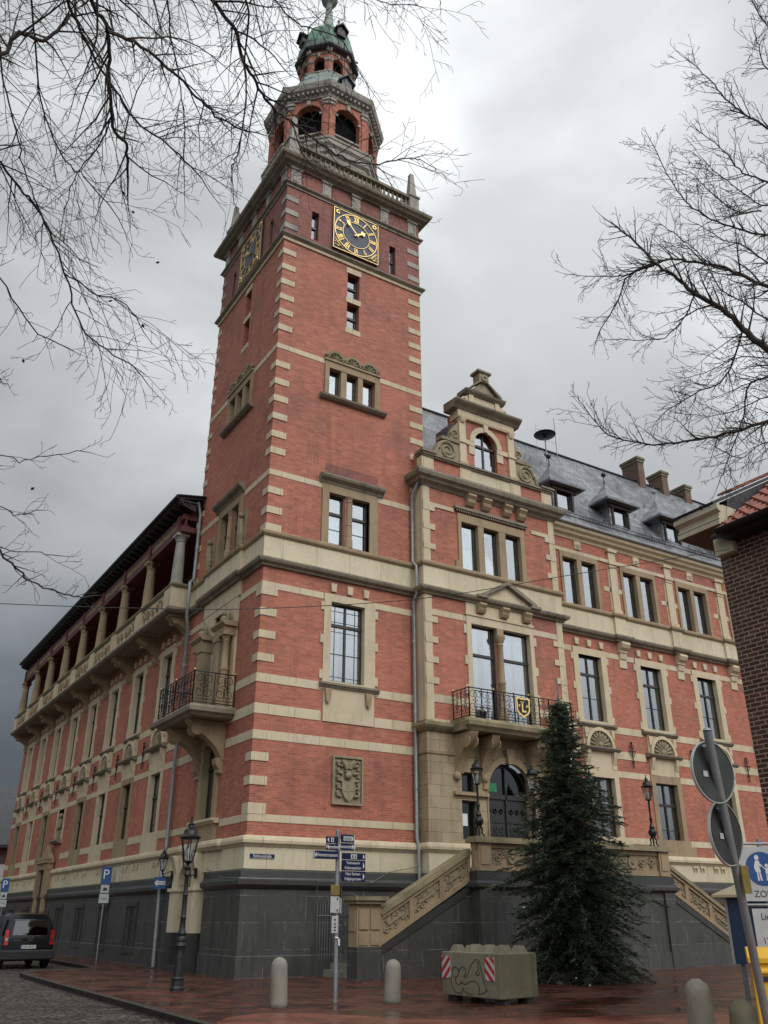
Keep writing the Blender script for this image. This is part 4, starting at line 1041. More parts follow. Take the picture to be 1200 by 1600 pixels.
m.fb(FG, 8.95, 9.2, .02, .08, 21.74, 22.32); m.fb(FG, 10.4, 10.65, .02, .08, 21.74, 22.32)
for s_, u in ((1, 8.93), (-1, 10.67)):
    m.fpoly(FG, [(u, 21.74), (u-s_*.42, 21.74), (u-s_*.40, 21.9), (u-s_*.28, 22.0), (u-s_*.2, 22.15), (u, 22.28)], -.3, .02); m.ring(FG, u-s_*.24, 21.95, .08, .16, .02, .08, 0, 360, 10)
P('gable_attic', m, 'sandstone_plain')
m = MB(); m.fprof(FG, [(-.45, 22.32), (.08, 22.32), (.2, 22.42), (.24, 22.5), (-.45, 22.52)], 8.68, 10.92)
for pa_, pb_ in (((8.85, 22.50), (gc, 23.30)), ((gc, 23.30), (10.75, 22.50))):
    m.fpoly(FG, [pa_, pb_, (pb_[0], pb_[1]+.16), (pa_[0], pa_[1]+.05)], -.4, .18)
m.fb(FG, gc-.38, gc+.38, -.35, .24, 23.62, 23.72); P('gable_pediment', m, 'stone_weathered')
m = MB(); m.fpoly(FG, [(9.0, 22.5), (10.6, 22.5), (gc, 23.25)], -.35, .04); m.fb(FG, gc-.26, gc+.26, -.3, .16, 23.15, 23.62); m.ring(FG, gc, 23.36, .07, .17, .16, .22, 0, 360, 12)
m.fpoly(FG, [(gc-.3, 22.6), (gc+.3, 22.6), (gc, 23.0)], .04, .10); P('gable_crest', m, 'carved_relief')
# scrolls beside the gable
for s_, u0 in ((-1, 8.32), (1, 11.30)):
    m = MB(); pts = [(u0, 18.6), (u0+s_*1.32, 18.6), (u0+s_*1.30, 18.85), (u0+s_*1.22, 19.1), (u0+s_*1.05, 19.45), (u0+s_*.75, 19.62), (u0+s_*.45, 19.66), (u0+s_*.40, 19.95), (u0+s_*.30, 20.3), (u0+s_*.14, 20.55), (u0, 20.7)]
    m.fpoly(FG, pts, -.3, .03)
    m.fprof(FG, [(-.32, 19.62), (.10, 19.62), (.12, 19.74), (-.32, 19.78)], min(u0, u0+s_*.95), max(u0, u0+s_*.95))
    def spir(cu_, cz, r, tn, th, w_):
        pp = []
        for k in range(26):
            f = k/25; a = R(100)-s_*f*tn*2*math.pi if False else (R(180) if s_ < 0 else 0)+(-s_)*f*tn*2*math.pi*(-1); rr = r*(1-.82*f); pp.append(FG(cu_+rr*math.cos(a), w_, cz+rr*math.sin(a)))
        m.tube(pp, [th*(1-.5*k/25) for k in range(26)], 6)
    spir(u0+s_*.62, 19.12, .46, 1.9, .075, .05); spir(u0+s_*.22, 20.02, .22, 1.5, .05, .05); m.tube([FG(u0+s_*1.28, .05, 18.66), FG(u0+s_*1.18, .05, 19.0), FG(u0+s_*1.02, .05, 19.35)], .06, 6)
    P('gable_scroll', m, 'carved_relief', smooth=True)

# ================================================================ FRONT WING
m = MB(); xs = [XR1]
def segs(c_list, hw_, a, b):
    o_ = []; x = a
    for c in c_list:
        if c-hw_ > x: o_.append((x, c-hw_))
        x = c+hw_
    if x < b: o_.append((x, b))
    return o_
bands(m, FW, [(8.55, 8.83), (7.52, 7.83), (11.80, 12.03)], segs(wingC, 1.0, XR1, XE)); bands(m, FW, [(6.77, 7.02)], segs(wingC, .9, XR1, XE)); bands(m, FW, [(4.23, 4.46)], segs(wingC, .9, XR1, XE))
bands(m, FW, [(16.36, 16.52)], [(XR1, XE)], .05)
P('string_course', m, 'sandstone', each=True)
m = MB(); m.fb(FW, XR1, XR1+.45, 0, .03, 3.85, 7.5)
for z in (9.3, 10.3, 11.3, 14.5, 15.3): m.fb(FW, XR1, XR1+.3, 0, .03, z, z+.25)
P('quoin', m, 'sandstone', each=True)
def shell(F, c):     # carved shell lunette and panel between the storeys
    m = MB(); m.fb(F, c-.86, c-.62, 0, .06, 7.02, 7.72); m.fb(F, c+.62, c+.86, 0, .06, 7.02, 7.72); m.fb(F, c-.62, c+.62, 0, .03, 7.02, 7.74); m.fb(F, c-.86, c+.86, 0, .05, 7.86, 8.66)
    m.ring(F, c, 7.88, .66, .80, .05, .16, 0, 180, 14)
    for s_ in (-1, 1):
        m.fprof(F, [(.0, 7.74), (.2, 7.72), (.16, 7.5), (.10, 7.3), (.02, 7.12), (0, 7.1)], c+s_*.74-.09, c+s_*.74+.09)
        m.fpoly(F, [(c+s_*.84, 8.62), (c+s_*.66, 8.62), (c+s_*.70, 8.3), (c+s_*.82, 8.2)], .05, .15)
    b_ = P('shell_panel', m, 'sandstone_plain')
    m = MB(); m.fprof(F, [(0, 7.72), (.20, 7.74), (.28, 7.82), (.28, 7.87), (0, 7.92)], c-1.02, c+1.02); P('ledge', m, 'stone_weathered', b_)
    m = MB(); m.ring(F, c, 7.9, 0, .64, .0, .06, 0, 180, 14)
    for i in range(9):
        a = R(12+i*19.5); m.tube([F(c+.18*math.cos(a), .07, 7.93+.18*math.sin(a)), F(c+.42*math.cos(a), .10, 7.93+.42*math.sin(a)), F(c+.58*math.cos(a), .09, 7.93+.55*math.sin(a))], [.025, .06, .045], 5)
    m.ball(F(c, .08, 7.98), .12); P('shell', m, 'carved_relief', b_)
def first_floor(F, c, hw_, wv, w0=.0):
    m = MB(); u0, u1 = c-hw_, c+hw_
    surround(m, F, u0-.30, u1+.32, 8.83, 12.03, u0, u1, 8.95, 11.72, .05, (9.05, 10.35, 11.6))
    for u in (c-.72, c, c+.72): m.fpoly(F, [(u-.09, 12.12), (u+.09, 12.12), (u+.13, 12.40), (u-.13, 12.40)], 0, .10)
    P('window_surround', m, 'sandstone_plain')
    m = MB(); sill(m, F, u0-.42, u1+.42, 8.68, 8.83, .18); P('window_sill', m, 'stone_weathered')
for i, c in enumerate(wingC):
    first_floor(FW, c, .66, .2); window(FW, c-.66, c+.66, 8.92, 11.7, d=.2, trans=.72, mull=1, bars=1, curt='side')
    shell(FW, c+.05)
    m = MB(); surround(m, FW, c-.86, c+.96, 3.84, 7.02, c-.61, c+.71, 3.9, 6.7, .045); m.fb(FW, c-.98, c+1.08, 0, .05, 3.84, 4.46)
    m.fb(FW, c-1.25, c-.98, .0, .04, 3.84, 4.23); m.fb(FW, c+1.08, c+1.35, 0, .04, 3.84, 4.23); P('window_surround', m, 'sandstone_brown' if i % 2 else 'sandstone_plain')
    window(FW, c-.61, c+.71, 3.85, 6.7, d=.2, trans=.70, mull=1, bars=1, curt='full')
    # second floor pair
    m = MB(); m.fb(FW, c-1.22, c-1.07, -.30, .06, 13.92, 16.36); m.fb(FW, c+.93, c+1.10, -.30, .06, 13.92, 16.36); m.fb(FW, c-1.07, c+.93, -.30, .06, 16.1, 16.36); m.fb(FW, c-.2, c+.07, -.30, .05, 13.92, 16.1)
    P('window_surround', m, 'sandstone_brown')
    for a, b in ((c-1.07, c-.2), (c+.07, c+.93)): window(FW, a, b, 13.9, 16.1, d=.18, trans=0, mull=0, bars=0, curt='half')
    m = MB(); m.fpoly(FW, [(c-.05-.2, 16.62), (c-.05+.2, 16.62), (c-.05+.2, 17.02), (c-.05-.2, 17.02)], 0, .05); m.lathe(FW(c-.05, .05, 16.82), [(.24, 0), (.01, .10)], 4, 0, Matrix.Rotation(R(90), 3, 'X')); P('frieze_block', m, 'sandstone')
for c in pil:
    m = MB(); m.fb(FW, c-.22, c+.22, 0, .10, 13.92, 17.05); m.fb(FW, c-.27, c+.27, 0, .14, 13.92, 14.1); m.fb(FW, c-.28, c+.28, 0, .16, 16.28, 16.38); m.fb(FW, c-.25, c+.25, 0, .13, 16.15, 16.22); m.fb(FW, c-.30, c+.30, 0, .17, 16.9, 17.05)
    for s_ in (-1, 1):
        a, b = sorted((c+s_*.22, c+s_*.62)); m.fb(FW, a, b, 0, .02, 14.95, 15.17)
        m.fb(FW, min(c+s_*.22, c+s_*.28), max(c+s_*.22, c+s_*.28), 0, .02, 13.92, 16.4)
    P('pilaster', m, 'sandstone_plain')
    m = MB(); m.fprof(FW, [(0, 12.58), (.34, 12.56), (.38, 12.46), (.30, 12.3), (.16, 12.22), (.16, 12.12), (0, 12.1)], c-.24, c+.24); m.fprof(FW, [(0, 12.1), (.14, 12.08), (.10, 11.85), (0, 11.8)], c-.2, c+.2); m.fb(FW, c-.22, c+.22, 0, .05, 11.45, 11.82)
    m.lathe(FW(c-.25, .24, 12.42), [(.09, 0), (.09, .02)], 10, 0, Matrix.Rotation(R(90), 3, 'Y')); P('console', m, 'sandstone_plain')
m = MB(); pth = [(XR1+.0, .24), (XE, .24)]
m.sweep(pth, [(-.1, 17.05), (.04, 17.05), (.08, 17.16), (.22, 17.24), (.26, 17.34), (.38, 17.42), (.42, 17.55), (-.1, 17.62)]); P('main_cornice', m, 'sandstone_plain')
m = MB(); m.tube([(XR1+.48, -.22, 17.64), (XE, -.22, 17.64)], .075, 8); m.box(XR1+.1, XE, -.16, .5, 17.58, 17.66)
P('gutter', m, 'zinc')
# wrought iron wall anchors
m = MB()
def anchor(F, u, z):
    m = MB(); w_ = .07
    m.tube([F(u, w_, z-.5), F(u, w_, z+.5)], .022, 5); m.tube([F(u-.16, w_, z+.16), F(u+.16, w_, z+.16)], .02, 5); m.ball(F(u, w_, z+.52), .05, 6); m.ball(F(u, w_, z-.5), .035, 6)
    for s_ in (-1, 1):
        m.tube([F(u, w_, z-.05), F(u+s_*.12, w_, z+.02), F(u+s_*.15, w_, z+.10)], .016, 4); m.tube([F(u, w_, z+.28), F(u+s_*.10, w_, z+.32), F(u+s_*.12, w_, z+.40), F(u+s_*.05, w_, z+.42)], .018, 4); m.tube([F(u, w_, z-.22), F(u+s_*.07, w_, z-.26), F(u+s_*.05, w_, z-.34)], .014, 4); m.ball(F(u+s_*.17, w_, z+.16), .035, 5)
    P('wall_anchor', m, 'iron_black')
for c in wingC: anchor(FW, c+1.9, 7.72)
for c in sideC[:-1]: anchor(SW, c+1.85, 7.75)
# guttae on the base frieze
m = MB()
def drops(F, us):
    m = None
    for u in us:
        mb, m = m, MB()
        for s_ in (-.22, .22):
            m.fb(F, u+s_-.14, u+s_+.14, .06, .12, 3.42, 3.50)
            for t in (-.08, .08): m.tube([F(u+s_+t, .10, 3.42), F(u+s_+t, .09, 3.26)], [.045, .02], 5)
        P('guttae', m, 'sandstone')
drops(FW, [c+o for c in wingC for o in (-1.15, 1.3)]); drops(SW, [c+o for c in sideC for o in (-1.2, 1.2)])
# ================================================================ SIDE WING (windows, gallery)
m = MB()
bands(m, SW, [(8.55, 8.83), (7.52, 7.83)], segs(sideC, .95, TD, YS)); bands(m, SW, [(6.82, 7.05), (4.28, 4.56)], segs(sideC, .88, TD, YS))
bands(m, SW, [(11.80, 12.0)], segs(sideC, .95, TD, YS)); P('side_band', m, 'sandstone', each=True)
for i, c in enumerate(sideC):
    first_floor(SW, c, .60, .2); window(SW, c-.6, c+.6, 8.92, 11.72, d=.2, trans=.72, mull=1, bars=1, curt='side'); shell(SW, c)
    m = MB(); surround(m, SW, c-.84, c+.84, 3.84 if i != 4 else 5.1, 7.05, c-.62, c+.62, 3.9 if i != 4 else 5.3, 6.82, .045)
    if i != 4: m.fb(SW, c-.95, c+.95, 0, .05, 3.84, 4.56); m.fb(SW, c-1.05, c-.95, 0, .05, 4.4, 4.56)
    P('window_surround', m, 'sandstone_brown' if i % 2 else 'sandstone_plain')
    if i != 4: window(SW, c-.62, c+.62, 3.85, 6.82, d=.2, trans=.70, mull=1, bars=1, curt=None if i % 2 else 'left')
    else:      # niche with a standing figure and the small portal below
        m = MB(); m.fb(SW, c-.6, c+.6, -.34, -.3, 5.3, 6.82); P('niche_back', m, 'sandstone_brown')
        m = MB(); m.tube([SW(c, -.05, 5.32), SW(c, -.03, 5.7), SW(c+.03, 0, 6.1), SW(c, -.02, 6.35)], [.24, .22, .2, .1], 8); m.ball(SW(c, 0, 6.5), .13); m.tube([SW(c-.2, .02, 6.2), SW(c-.3, .08, 5.9), SW(c-.1, .15, 5.8)], .06, 6); P('niche_figure', m, 'carved_relief', smooth=True)
        m = MB(); sill(m, SW, c-.8, c+.8, 5.08, 5.28, .3); P('niche_ledge', m, 'stone_weathered')
        m = MB(); a, b = c-.2, c+2.3; mid = (a+b)/2
        m.fb(SW, a, b, .06, .5, 4.15, 4.32); m.fb(SW, a+.1, b-.1, .06, .4, 3.84, 4.15)
        m.fb(SW, a+.15, a+.5, .06, .42, 2.5, 3.84); m.fb(SW, b-.5, b-.15, .06, .42, 2.5, 3.84)
        m.fpoly(SW, [(a+.1, 4.32), (b-.1, 4.32), (mid, 5.05)], .06, .3); m.fprof(SW, [(.3, 4.3), (.52, 4.3), (.52, 4.42), (.3, 4.42)], a-.05, b+.05)
        m.fb(SW, a+.15, a+.55, .18, .35, 0, 2.5); m.fb(SW, b-.55, b-.15, .18, .35, 0, 2.5)
        P('side_portal', m, 'sandstone_brown'); m = MB(); m.fb(SW, a+.55, b-.55, .2, .21, 0.1, 3.84); P('side_portal_door', m, 'door_dark')
colY = [7.45+3.82*k for k in range(9)]
for i, y in enumerate(colY):
    m = MB(); volute(m, SW, y-.22, y+.22, 11.95, 12.62, .85); m.fprof(SW, [(0, 12.62), (.95, 12.62), (.95, 12.74), (0, 12.74)], y-.3, y+.3); m.fprof(SW, [(0, 12.0), (.2, 11.95), (.14, 11.75), (.05, 11.62), (0, 11.6)], y-.26, y+.26)
    P('gallery_console', m, 'sandstone_brown')
    x = -.60; m = MB(); m.lathe((x, y, 13.98), [(.27, 0), (.27, .06), (.30, .10), (.27, .16), (.245, .22), (.235, .9), (.19, 1.95), (.23, 2.0), (.20, 2.06), (.26, 2.16), (.28, 2.2)], 14); m.box(x-.28, x+.28, y-.28, y+.28, 16.18, 16.30)
    P('column', m, 'stone_grey' if i == 0 else 'sandstone_brown', smooth=True)
g0, g1 = 6.95, 38.2
m = MB(); gp = [(.3, g1), (-.85, g1), (-.85, g0), (.2, g0)]
m.sweep(gp, [(-.3, 12.72), (.10, 12.72), (.20, 12.80), (.20, 12.90), (.08, 12.96), (-.3, 12.96)]); m.box(-.75, .2, g0+.1, g1-.1, 12.74, 12.98)
P('gallery_slab', m, 'stone_weathered')
m = MB(); m.sweep(gp, [(-.25, 12.96), (0, 12.96), (0, 13.80), (-.25, 13.80)])
for i, y in enumerate(colY): m.box(-.95, -.85, y-.36 if i else g0, y+.36, 12.96, 13.80)
P('gallery_parapet', m, 'sandstone')
m = MB(); m.sweep(gp, [(-.3, 13.80), (.05, 13.80), (.12, 13.88), (.12, 13.95), (-.3, 13.99)]); P('gallery_coping', m, 'stone_mossy')
for i in range(8):
    m = MB(); F_ = Fr('x', -.85); leafrel(m, F_, colY[i]+.45, colY[i+1]-.45, 13.10, 13.68, 0.0, .62, .05, i); carve(m, F_, colY[i]+.45, colY[i+1]-.45, 13.12, 13.66, 0.0, 24, i, .05, .09, .06); P('parapet_tracery', m, 'sandstone_brown')
m = MB(); tx = -.76
m.box(tx, tx+.36, g0, g1, 16.30, 16.54); m.box(-.4, .3, g0, g0+.25, 16.30, 16.54)
m.box(tx+.06, tx+.30, g0+.02, g1-.02, 16.54, 16.60); m.box(tx, tx+.36, g0, g1, 16.86, 17.10); m.box(-.40, .3, g0+.0, g0+.25, 16.86, 17.3)
m.box(tx+.12, tx+.18, g0, g1, 16.60, 16.86)
for i, y in enumerate(colY):
    m.box(tx-.05, tx+.40, y-.14, y+.14, 16.28, 17.12); m.prism([(tx+.1, y+.14, 16.26), (tx+.1, y+.5, 16.26), (tx+.1, y+.14, 15.95)], (.2, 0, 0)); m.prism([(tx+.1, y-.14, 16.26), (tx+.1, y-.45, 16.26), (tx+.1, y-.14, 15.95)], (.2, 0, 0)) if i else 0
P('gallery_beam', m, 'wood_oxblood')
for i in range(8):
    m = MB(); n = 22
    for k in range(n):
        y = colY[i]+.28+(3.82-.56)*(k+.5)/n; m.lathe((tx+.02, y, 16.60), [(.035, 0), (.02, .05), (.05, .13), (.02, .2), (.035, .26)], 5)
    P('spindle_frieze', m, 'sandstone_brown')
m = MB()
for y in (g0+.02,):
    for x in (-.10, .02): m.lathe((x, y, 16.52), [(.05, 0), (.03, .08), (.055, .15), (.03, .24), (.05, .28)], 6)
P('spindle_frieze', m, 'paper_white')
m = MB(); n = 54
for k in range(n+1):
    y = g0-.3+(g1-g0+.3)*k/n; m.prism([(-.35, y-.05, 17.12), (-1.12, y-.05, 17.36), (-1.12, y-.05, 17.52), (-.35, y-.05, 17.45)], (0, .10, 0))
for k in range(4): x = -1.05+k*.33; m.box(x, x+.09, g0-.4, g0+.1, 17.36, 17.5)
P('rafter_tail', m, 'wood_dark', each=True)
m = MB(); m.prism([(-1.15, g0-.45, 17.52), (1.9, g0-.45, 18.1), (1.9, g0-.45, 18.2), (-1.2, g0-.45, 17.62)], (0, g1-g0+.5, 0)); m.box(-1.14, -.3, g0-.42, g1, 17.46, 17.52)
P('gallery_roof', m, 'roof_dark')
m = MB(); m.tube([(-1.23, g0-.45, 17.62), (-1.23, g1+.05, 17.62)], .085, 8); m.tube([(-1.2, g0-.47, 17.64), (.1, g0-.47, 17.86)], .06, 6); P('gallery_gutter', m, 'iron_black')
m = MB(); m.prism([(1.9, g0+.1, 18.1), (5.4, g0+.1, 23.2), (9, g0+.1, 18.1)], (0, g1-g0+.5, 0)); P('side_roof', m, 'slate')
m = MB(); m.lathe((0.9, 7.6, 18.0), [(.10, 0), (.04, .2), (.04, .6), (.12, .66), (.12, .74), (.02, .8)], 8); P('roof_vent', m, 'iron_black')

# ================================================================ SIDE DOOR BAY of the tower
m = MB()      # first floor door with coupled columns
m.fb(ST, 2.0, 5.05, 0, .12, 3.84, 7.0) if False else None
m.fb(ST, 1.75, 5.2, 0, .10, 12.03, 12.58); m.fb(ST, 1.9, yc-.6, 0, .08, 7.6, 12.03); m.fb(ST, yc+.6, 5.1, 0, .08, 7.6, 12.03); m.fb(ST, yc-.6, yc+.6, 0, .08, 11.75, 12.03)
P('door_surround', m, 'sandstone_plain')
m = MB()
for s_ in (-1, 1):
    a, b = yc+s_*.62, yc+s_*1.0; a, b = min(a, b), max(a, b); m.fb(ST, a, b, .05, .48, 7.7, 10.55)
    m.fb(ST, a-.04, b+.04, .05, .52, 10.42, 10.55); m.fb(ST, a-.03, b+.03, .05, .52, 7.7, 8.2)
    cu_ = yc+s_*1.32; m.lathe(ST(cu_, .30, 7.7), [(.2, 0), (.2, .75), (.16, .8), (.165, .9), (.14, .95), (.14, 1.6), (.165, 1.62), (.165, 1.72), (.13, 1.76), (.12, 2.62), (.15, 2.66), (.12, 2.7), (.18, 2.84), (.18, 2.86)], 12)
    m.fb(ST, cu_-.2, cu_+.2, .08, .14, 7.7, 10.55)
P('column', m, 'sandstone_brown', smooth=True)
for s_ in (-1, 1):
    m = MB(); a, b = sorted((yc+s_*.58, yc+s_*1.56)); m.fb(ST, a, b, .05, .50, 10.55, 10.86); m.fprof(ST, [(.05, 10.86), (.52, 10.86), (.62, 10.96), (.62, 11.02), (.05, 11.06)], a-.1, b+.1)
    P('entablature', m, 'sandstone_brown')
    m = MB(); cm = (a+b)/2; m.ball(ST(cm, .3, 11.2), .2, 8, .8); m.ball(ST(cm, .3, 11.45), .12); m.tube([ST(cm-.22, .3, 11.1), ST(cm-.25, .3, 11.35), ST(cm-.1, .3, 11.6)], [.06, .07, .03], 6); m.tube([ST(cm+.22, .3, 11.1), ST(cm+.25, .3, 11.3), ST(cm+.12, .3, 11.55)], [.06, .07, .03], 6); m.lathe(ST(cm, .3, 11.55), [(.07, 0), (.02, .25)], 6)
    P('urn_ornament', m, 'carved_relief', smooth=True)
window(ST, yc-.6, yc+.6, 7.75, 11.75, d=.25, trans=.74, mull=1, bars=1, curt=None)
m = MB(); m.fb(ST, yc-.85, yc-.58, -.30, .08, 4.46, 7.2); m.fb(ST, yc+.58, yc+.85, -.30, .08, 4.46, 7.2); m.fb(ST, yc-.58, yc+.58, -.30, .08, 7.0, 7.2); m.fb(ST, yc-1.0, yc+1.0, 0, .10, 3.84, 4.36); P('window_surround', m, 'sandstone_brown')
m = MB(); sill(m, ST, yc-1.15, yc+1.15, 4.36, 4.52, .26); P('window_sill', m, 'sandstone_plain')
window(ST, yc-.58, yc+.58, 4.5, 7.0, d=.22, trans=.7, mull=1, bars=1, curt=None)
for u in (yc-.95, yc+.95):
    m = MB(); volute(m, ST, u-.2, u+.2, 6.35, 7.60, 1.3); m.fprof(ST, [(0, 6.45), (.28, 6.4), (.25, 6.2), (.12, 6.05), (.14, 5.95), (0, 5.9)], u-.17, u+.17); P('balcony_console', m, 'sandstone_brown')
b0, b1, bx_ = 1.6, 5.1, -1.55
m = MB(); m.sweep([(0, b1), (bx_, b1), (bx_, b0), (0, b0)], [(-.5, 7.60), (-.12, 7.60), (-.04, 7.68), (.06, 7.74), (.08, 7.88), (.0, 7.96), (-.5, 7.98)]); m.box(bx_+.1, 0, b0+.1, b1-.1, 7.62, 7.97)
bal2 = P('balcony', m, 'stone_weathered')
railing('railing', [(-.05, b1-.06), (bx_+.04, b1-.06), (bx_+.04, 3.45), (bx_+.04, b0+.06), (-.05, b0+.06)], 8.04, 9.06, bal2, 4)
# ground floor door under it
dy = 4.25; m = MB(); SD = Fr('x', 0.0)
for s_ in (-1, 1):
    a, b = sorted((dy+s_*.66, dy+s_*1.12))
    m.fb(SD, a, b, -.3, .34, 1.12, 2.36); m.fb(SD, a-.06, b+.06, -.3, .42, 2.36, 2.46); m.fb(SD, a+.03, b-.03, -.3, .30, 2.46, 3.5)
    m.fprof(SD, [(.2, 3.5), (.5, 3.48), (.42, 3.3), (.36, 3.1), (.3, 2.9), (.2, 2.8)], a+.05, b-.05)
m.arch(SD, dy-.66, dy+.66, 2.55, 3.52, -.3, .26, 12); m.fb(SD, dy-1.5, dy-1.12, -.3, .10, 2.90, 3.52); m.fb(SD, dy+1.12, dy+1.5, -.3, .10, 2.90, 3.52)
P('side_door_surround', m, 'render_cream')
m = MB()
for s_ in (-1, 1): a, b = sorted((dy+s_*.66, dy+s_*1.14)); m.fb(SD, a, b, -.3, .35, 0, 1.12)
m.fb(SD, dy-.66, dy+.66, -.25, .5, 0, .17); m.fb(SD, dy-.66, dy+.66, -.25, .2, .17, .34)
P('side_door_plinth', m, 'basalt_plain')
m = MB(); m.fb(SD, dy-.68, dy+.68, -.30, -.24, .3, 3.25); P('side_door', m, 'door_dark')
# ================================================================ DRAINPIPES
m = MB()
def pipe(pts, r=.065): 
    m = MB(); m.tube(pts, r, 10)
    for i in range(len(pts)-1):
        a, b = Vector(pts[i]), Vector(pts[i+1]); ln = (b-a).length
        for k in range(int(ln/2.6)):
            p = a+(b-a)*((k+.6)*2.6/ln) if (k+.6)*2.6 < ln else a; d = (b-a).normalized()*.035; m.tube([p-d, p+d], r*1.25, 10)
    P('drainpipe', m, 'zinc', smooth=True)
pipe([(XR0-.14, -.50, 17.9), (XR0-.14, -.50, 17.2), (XR0-.18, -.14, 16.8), (XR0-.18, -.12, 13.95), (XR0-.18, -.38, 13.7), (XR0-.18, -.38, 12.6), (XR0-.18, -.14, 12.35), (XR0-.18, -.14, 4.0), (XR0-.18, -.26, 3.7), (XR0-.18, -.26, 2.2)])
pipe([(-.30, 6.62, 17.6), (-.12, 6.70, 17.1), (-.12, 6.72, 14.2), (-.36, 6.45, 13.9), (-.36, 6.45, 12.5), (-.16, 6.72, 12.1), (-.16, 6.72, 3.9), (-.32, 6.5, 3.6), (-.32, 6.5, 2.3), (-.30, 6.45, 0.05)], .07)
# ================================================================ ROOFS, DORMERS, CHIMNEYS
RY, RZ = 4.3, 24.35
m = MB(); m.prism([(6.2, -.12, 17.66), (6.2, RY, RZ), (6.2, 2*RY+.12, 17.66)], (XE-6.2, 0, 0)); P('main_roof', m, 'slate')
m = MB(); m.tube([(6.2, RY, RZ+.02), (XE, RY, RZ+.02)], .09, 6); P('roof_ridge', m, 'iron_worn')
m = MB()     # snow guard
n = int((XE-13.3)/.115)
for k in range(n):
    x = 13.3+k*.115
    if any(abs(x-(14.98+3.65*j)) < .7 for j in range(5)): continue
    m.box(x, x+.022, .22, .245, 18.05, 18.42)
for z in (18.10, 18.24, 18.40): m.box(13.3, XE, .22, .245, z, z+.025)
P('snow_guard', m, 'iron_black')
m = MB()
for k in range(26):
    x = rnd.uniform(13.5, 30); z = 18.8+1.3*(k % 4)+rnd.uniform(-.1, .1); y = -.12+(z-17.66)*(RY+.12)/(RZ-17.66); m.tube([(x, y-.02, z-.1), (x, y-.14, z), (x+.04, y-.10, z+.12)], .02, 4)
P('roof_hook', m, 'iron_black')
m = MB(); m.prism([(8.2, -.1, 18.6), (9.8, -.1, 21.3), (11.4, -.1, 18.6)], (0, 3.6, 0)); m.prism([(8.2, -.2, 18.6), (8.2, -.2, 20.8), (11.4, -.2, 20.8), (11.4, -.2, 18.6)], (0, 1.2, 0)); P('gable_roof', m, 'slate')
for j in range(5):
    xc = 14.98+3.65*j
    m = MB(); m.box(xc-.68, xc-.47, .42, 2.6, 18.0, 19.85); m.box(xc+.47, xc+.68, .42, 2.6, 18.0, 19.85); m.box(xc-.47, xc+.47, .42, .6, 18.0, 18.62); m.box(xc-.47, xc+.47, .42, .6, 19.62, 19.85); m.box(xc-.47, xc+.47, .8, .85, 18.6, 19.7)
    dm_ = P('dormer', m, 'slate')
    window(Fr('y', .44), xc-.47, xc+.47, 18.62, 19.62, d=.06, trans=0, mull=0, curt='full', parent=dm_, name='dormer_window', back=False)
    # concave pyramid roof
    m = MB(); yb = 1.15; pr = [(1.12, 19.72), (1.12, 19.84), (.82, 20.06), (.52, 20.4), (.26, 20.75), (.06, 21.15)]
    b = len(m.v)
    for hw_, z in pr:
        for sx, sy in ((-1, -1), (1, -1), (1, 1), (-1, 1)): m.v.append((xc+sx*hw_, yb+sy*hw_, z))
    for i in range(len(pr)-1):
        for k in range(4): k2 = (k+1) % 4; m.f.append((b+i*4+k, b+i*4+k2, b+(i+1)*4+k2, b+(i+1)*4+k))
    m.f.append((b, b+1, b+2, b+3)); q = b+(len(pr)-1)*4; m.f.append((q, q+1, q+2, q+3))
    P('dormer_roof', m, 'slate', dm_)
    m = MB(); m.box(xc-.95, xc+.95, .16, .30, 19.64, 19.73); m.box(xc-.75, xc+.75, .30, .42, 19.5, 19.72); m.box(xc-.56, xc-.46, .34, .42, 18.6, 19.6); m.box(xc+.46, xc+.56, .34, .42, 18.6, 19.6); P('dormer_eave', m, 'wood_dark', dm_)
    m = MB(); m.lathe((xc, yb, 21.1), [(.07, 0), (.04, .15), (.02, .45), (.025, .5), (.11, .56), (.13, .64), (.10, .70), (.02, .76), (.01, .95 if j else 1.0)], 8); P('finial', m, 'iron_worn' if j != 2 else 'copper_pale', dm_)
m = MB(); hx, hy = 15.45, 1.75
m.tube([(hx, hy, 20.6), (hx, hy, 23.3)], .035, 6); m.lathe((hx, hy, 22.15), [(.06, 0), (.12, .06), (.12, .14), (.06, .2)], 8)
hb = tag(m.build('siren', 'steel_grey'), 'round black mushroom siren on a thin mast above the slate roof', 'siren')
m = MB(); m.lathe((hx, hy, 23.2), [(.10, 0), (.14, .08), (.50, .13), (.55, .18), (.36, .28), (.12, .35), (.01, .38)], 24); m.build('siren_hood', 'iron_black', hb, smooth=True)
m = MB(); m.tube([(18.6, 4.2, 24.2), (18.6, 4.2, 26.6)], .022, 5); m.tube([(17.2, 4.2, 24.9), (18.6, 4.2, 25.0)], .010, 4); m.tube([(17.2, 4.2, 25.5), (18.6, 4.2, 25.6)], .010, 4); m.tube([(17.2, 4.2, 24.2), (17.2, 4.2, 25.8)], .012, 4)
tag(m.build('antenna_mast', 'zinc'), 'thin pale antenna mast with cross bars behind the roof ridge', 'antenna')
for (x0, x1, y0, y1, z1, s_) in ((24.75, 25.25, 4.0, 5.2, 25.75, 0), (26.7, 27.2, 4.0, 5.0, 25.35, 0), (28.65, 29.15, 4.0, 5.1, 24.95, 1)):
    m = MB(); m.box(x0, x1, y0, y1, 21, z1); c_ = P('chimney', m, 'brick_chimney'); m = MB(); m.box(x0-.09, x1+.09, y0-.09, y1+.09, z1, z1+.14); m.box(x0-.04, x1+.04, y0-.04, y1+.04, z1-.16, z1-.001) ; P('chimney_cap', m, 'concrete_mossy', c_)

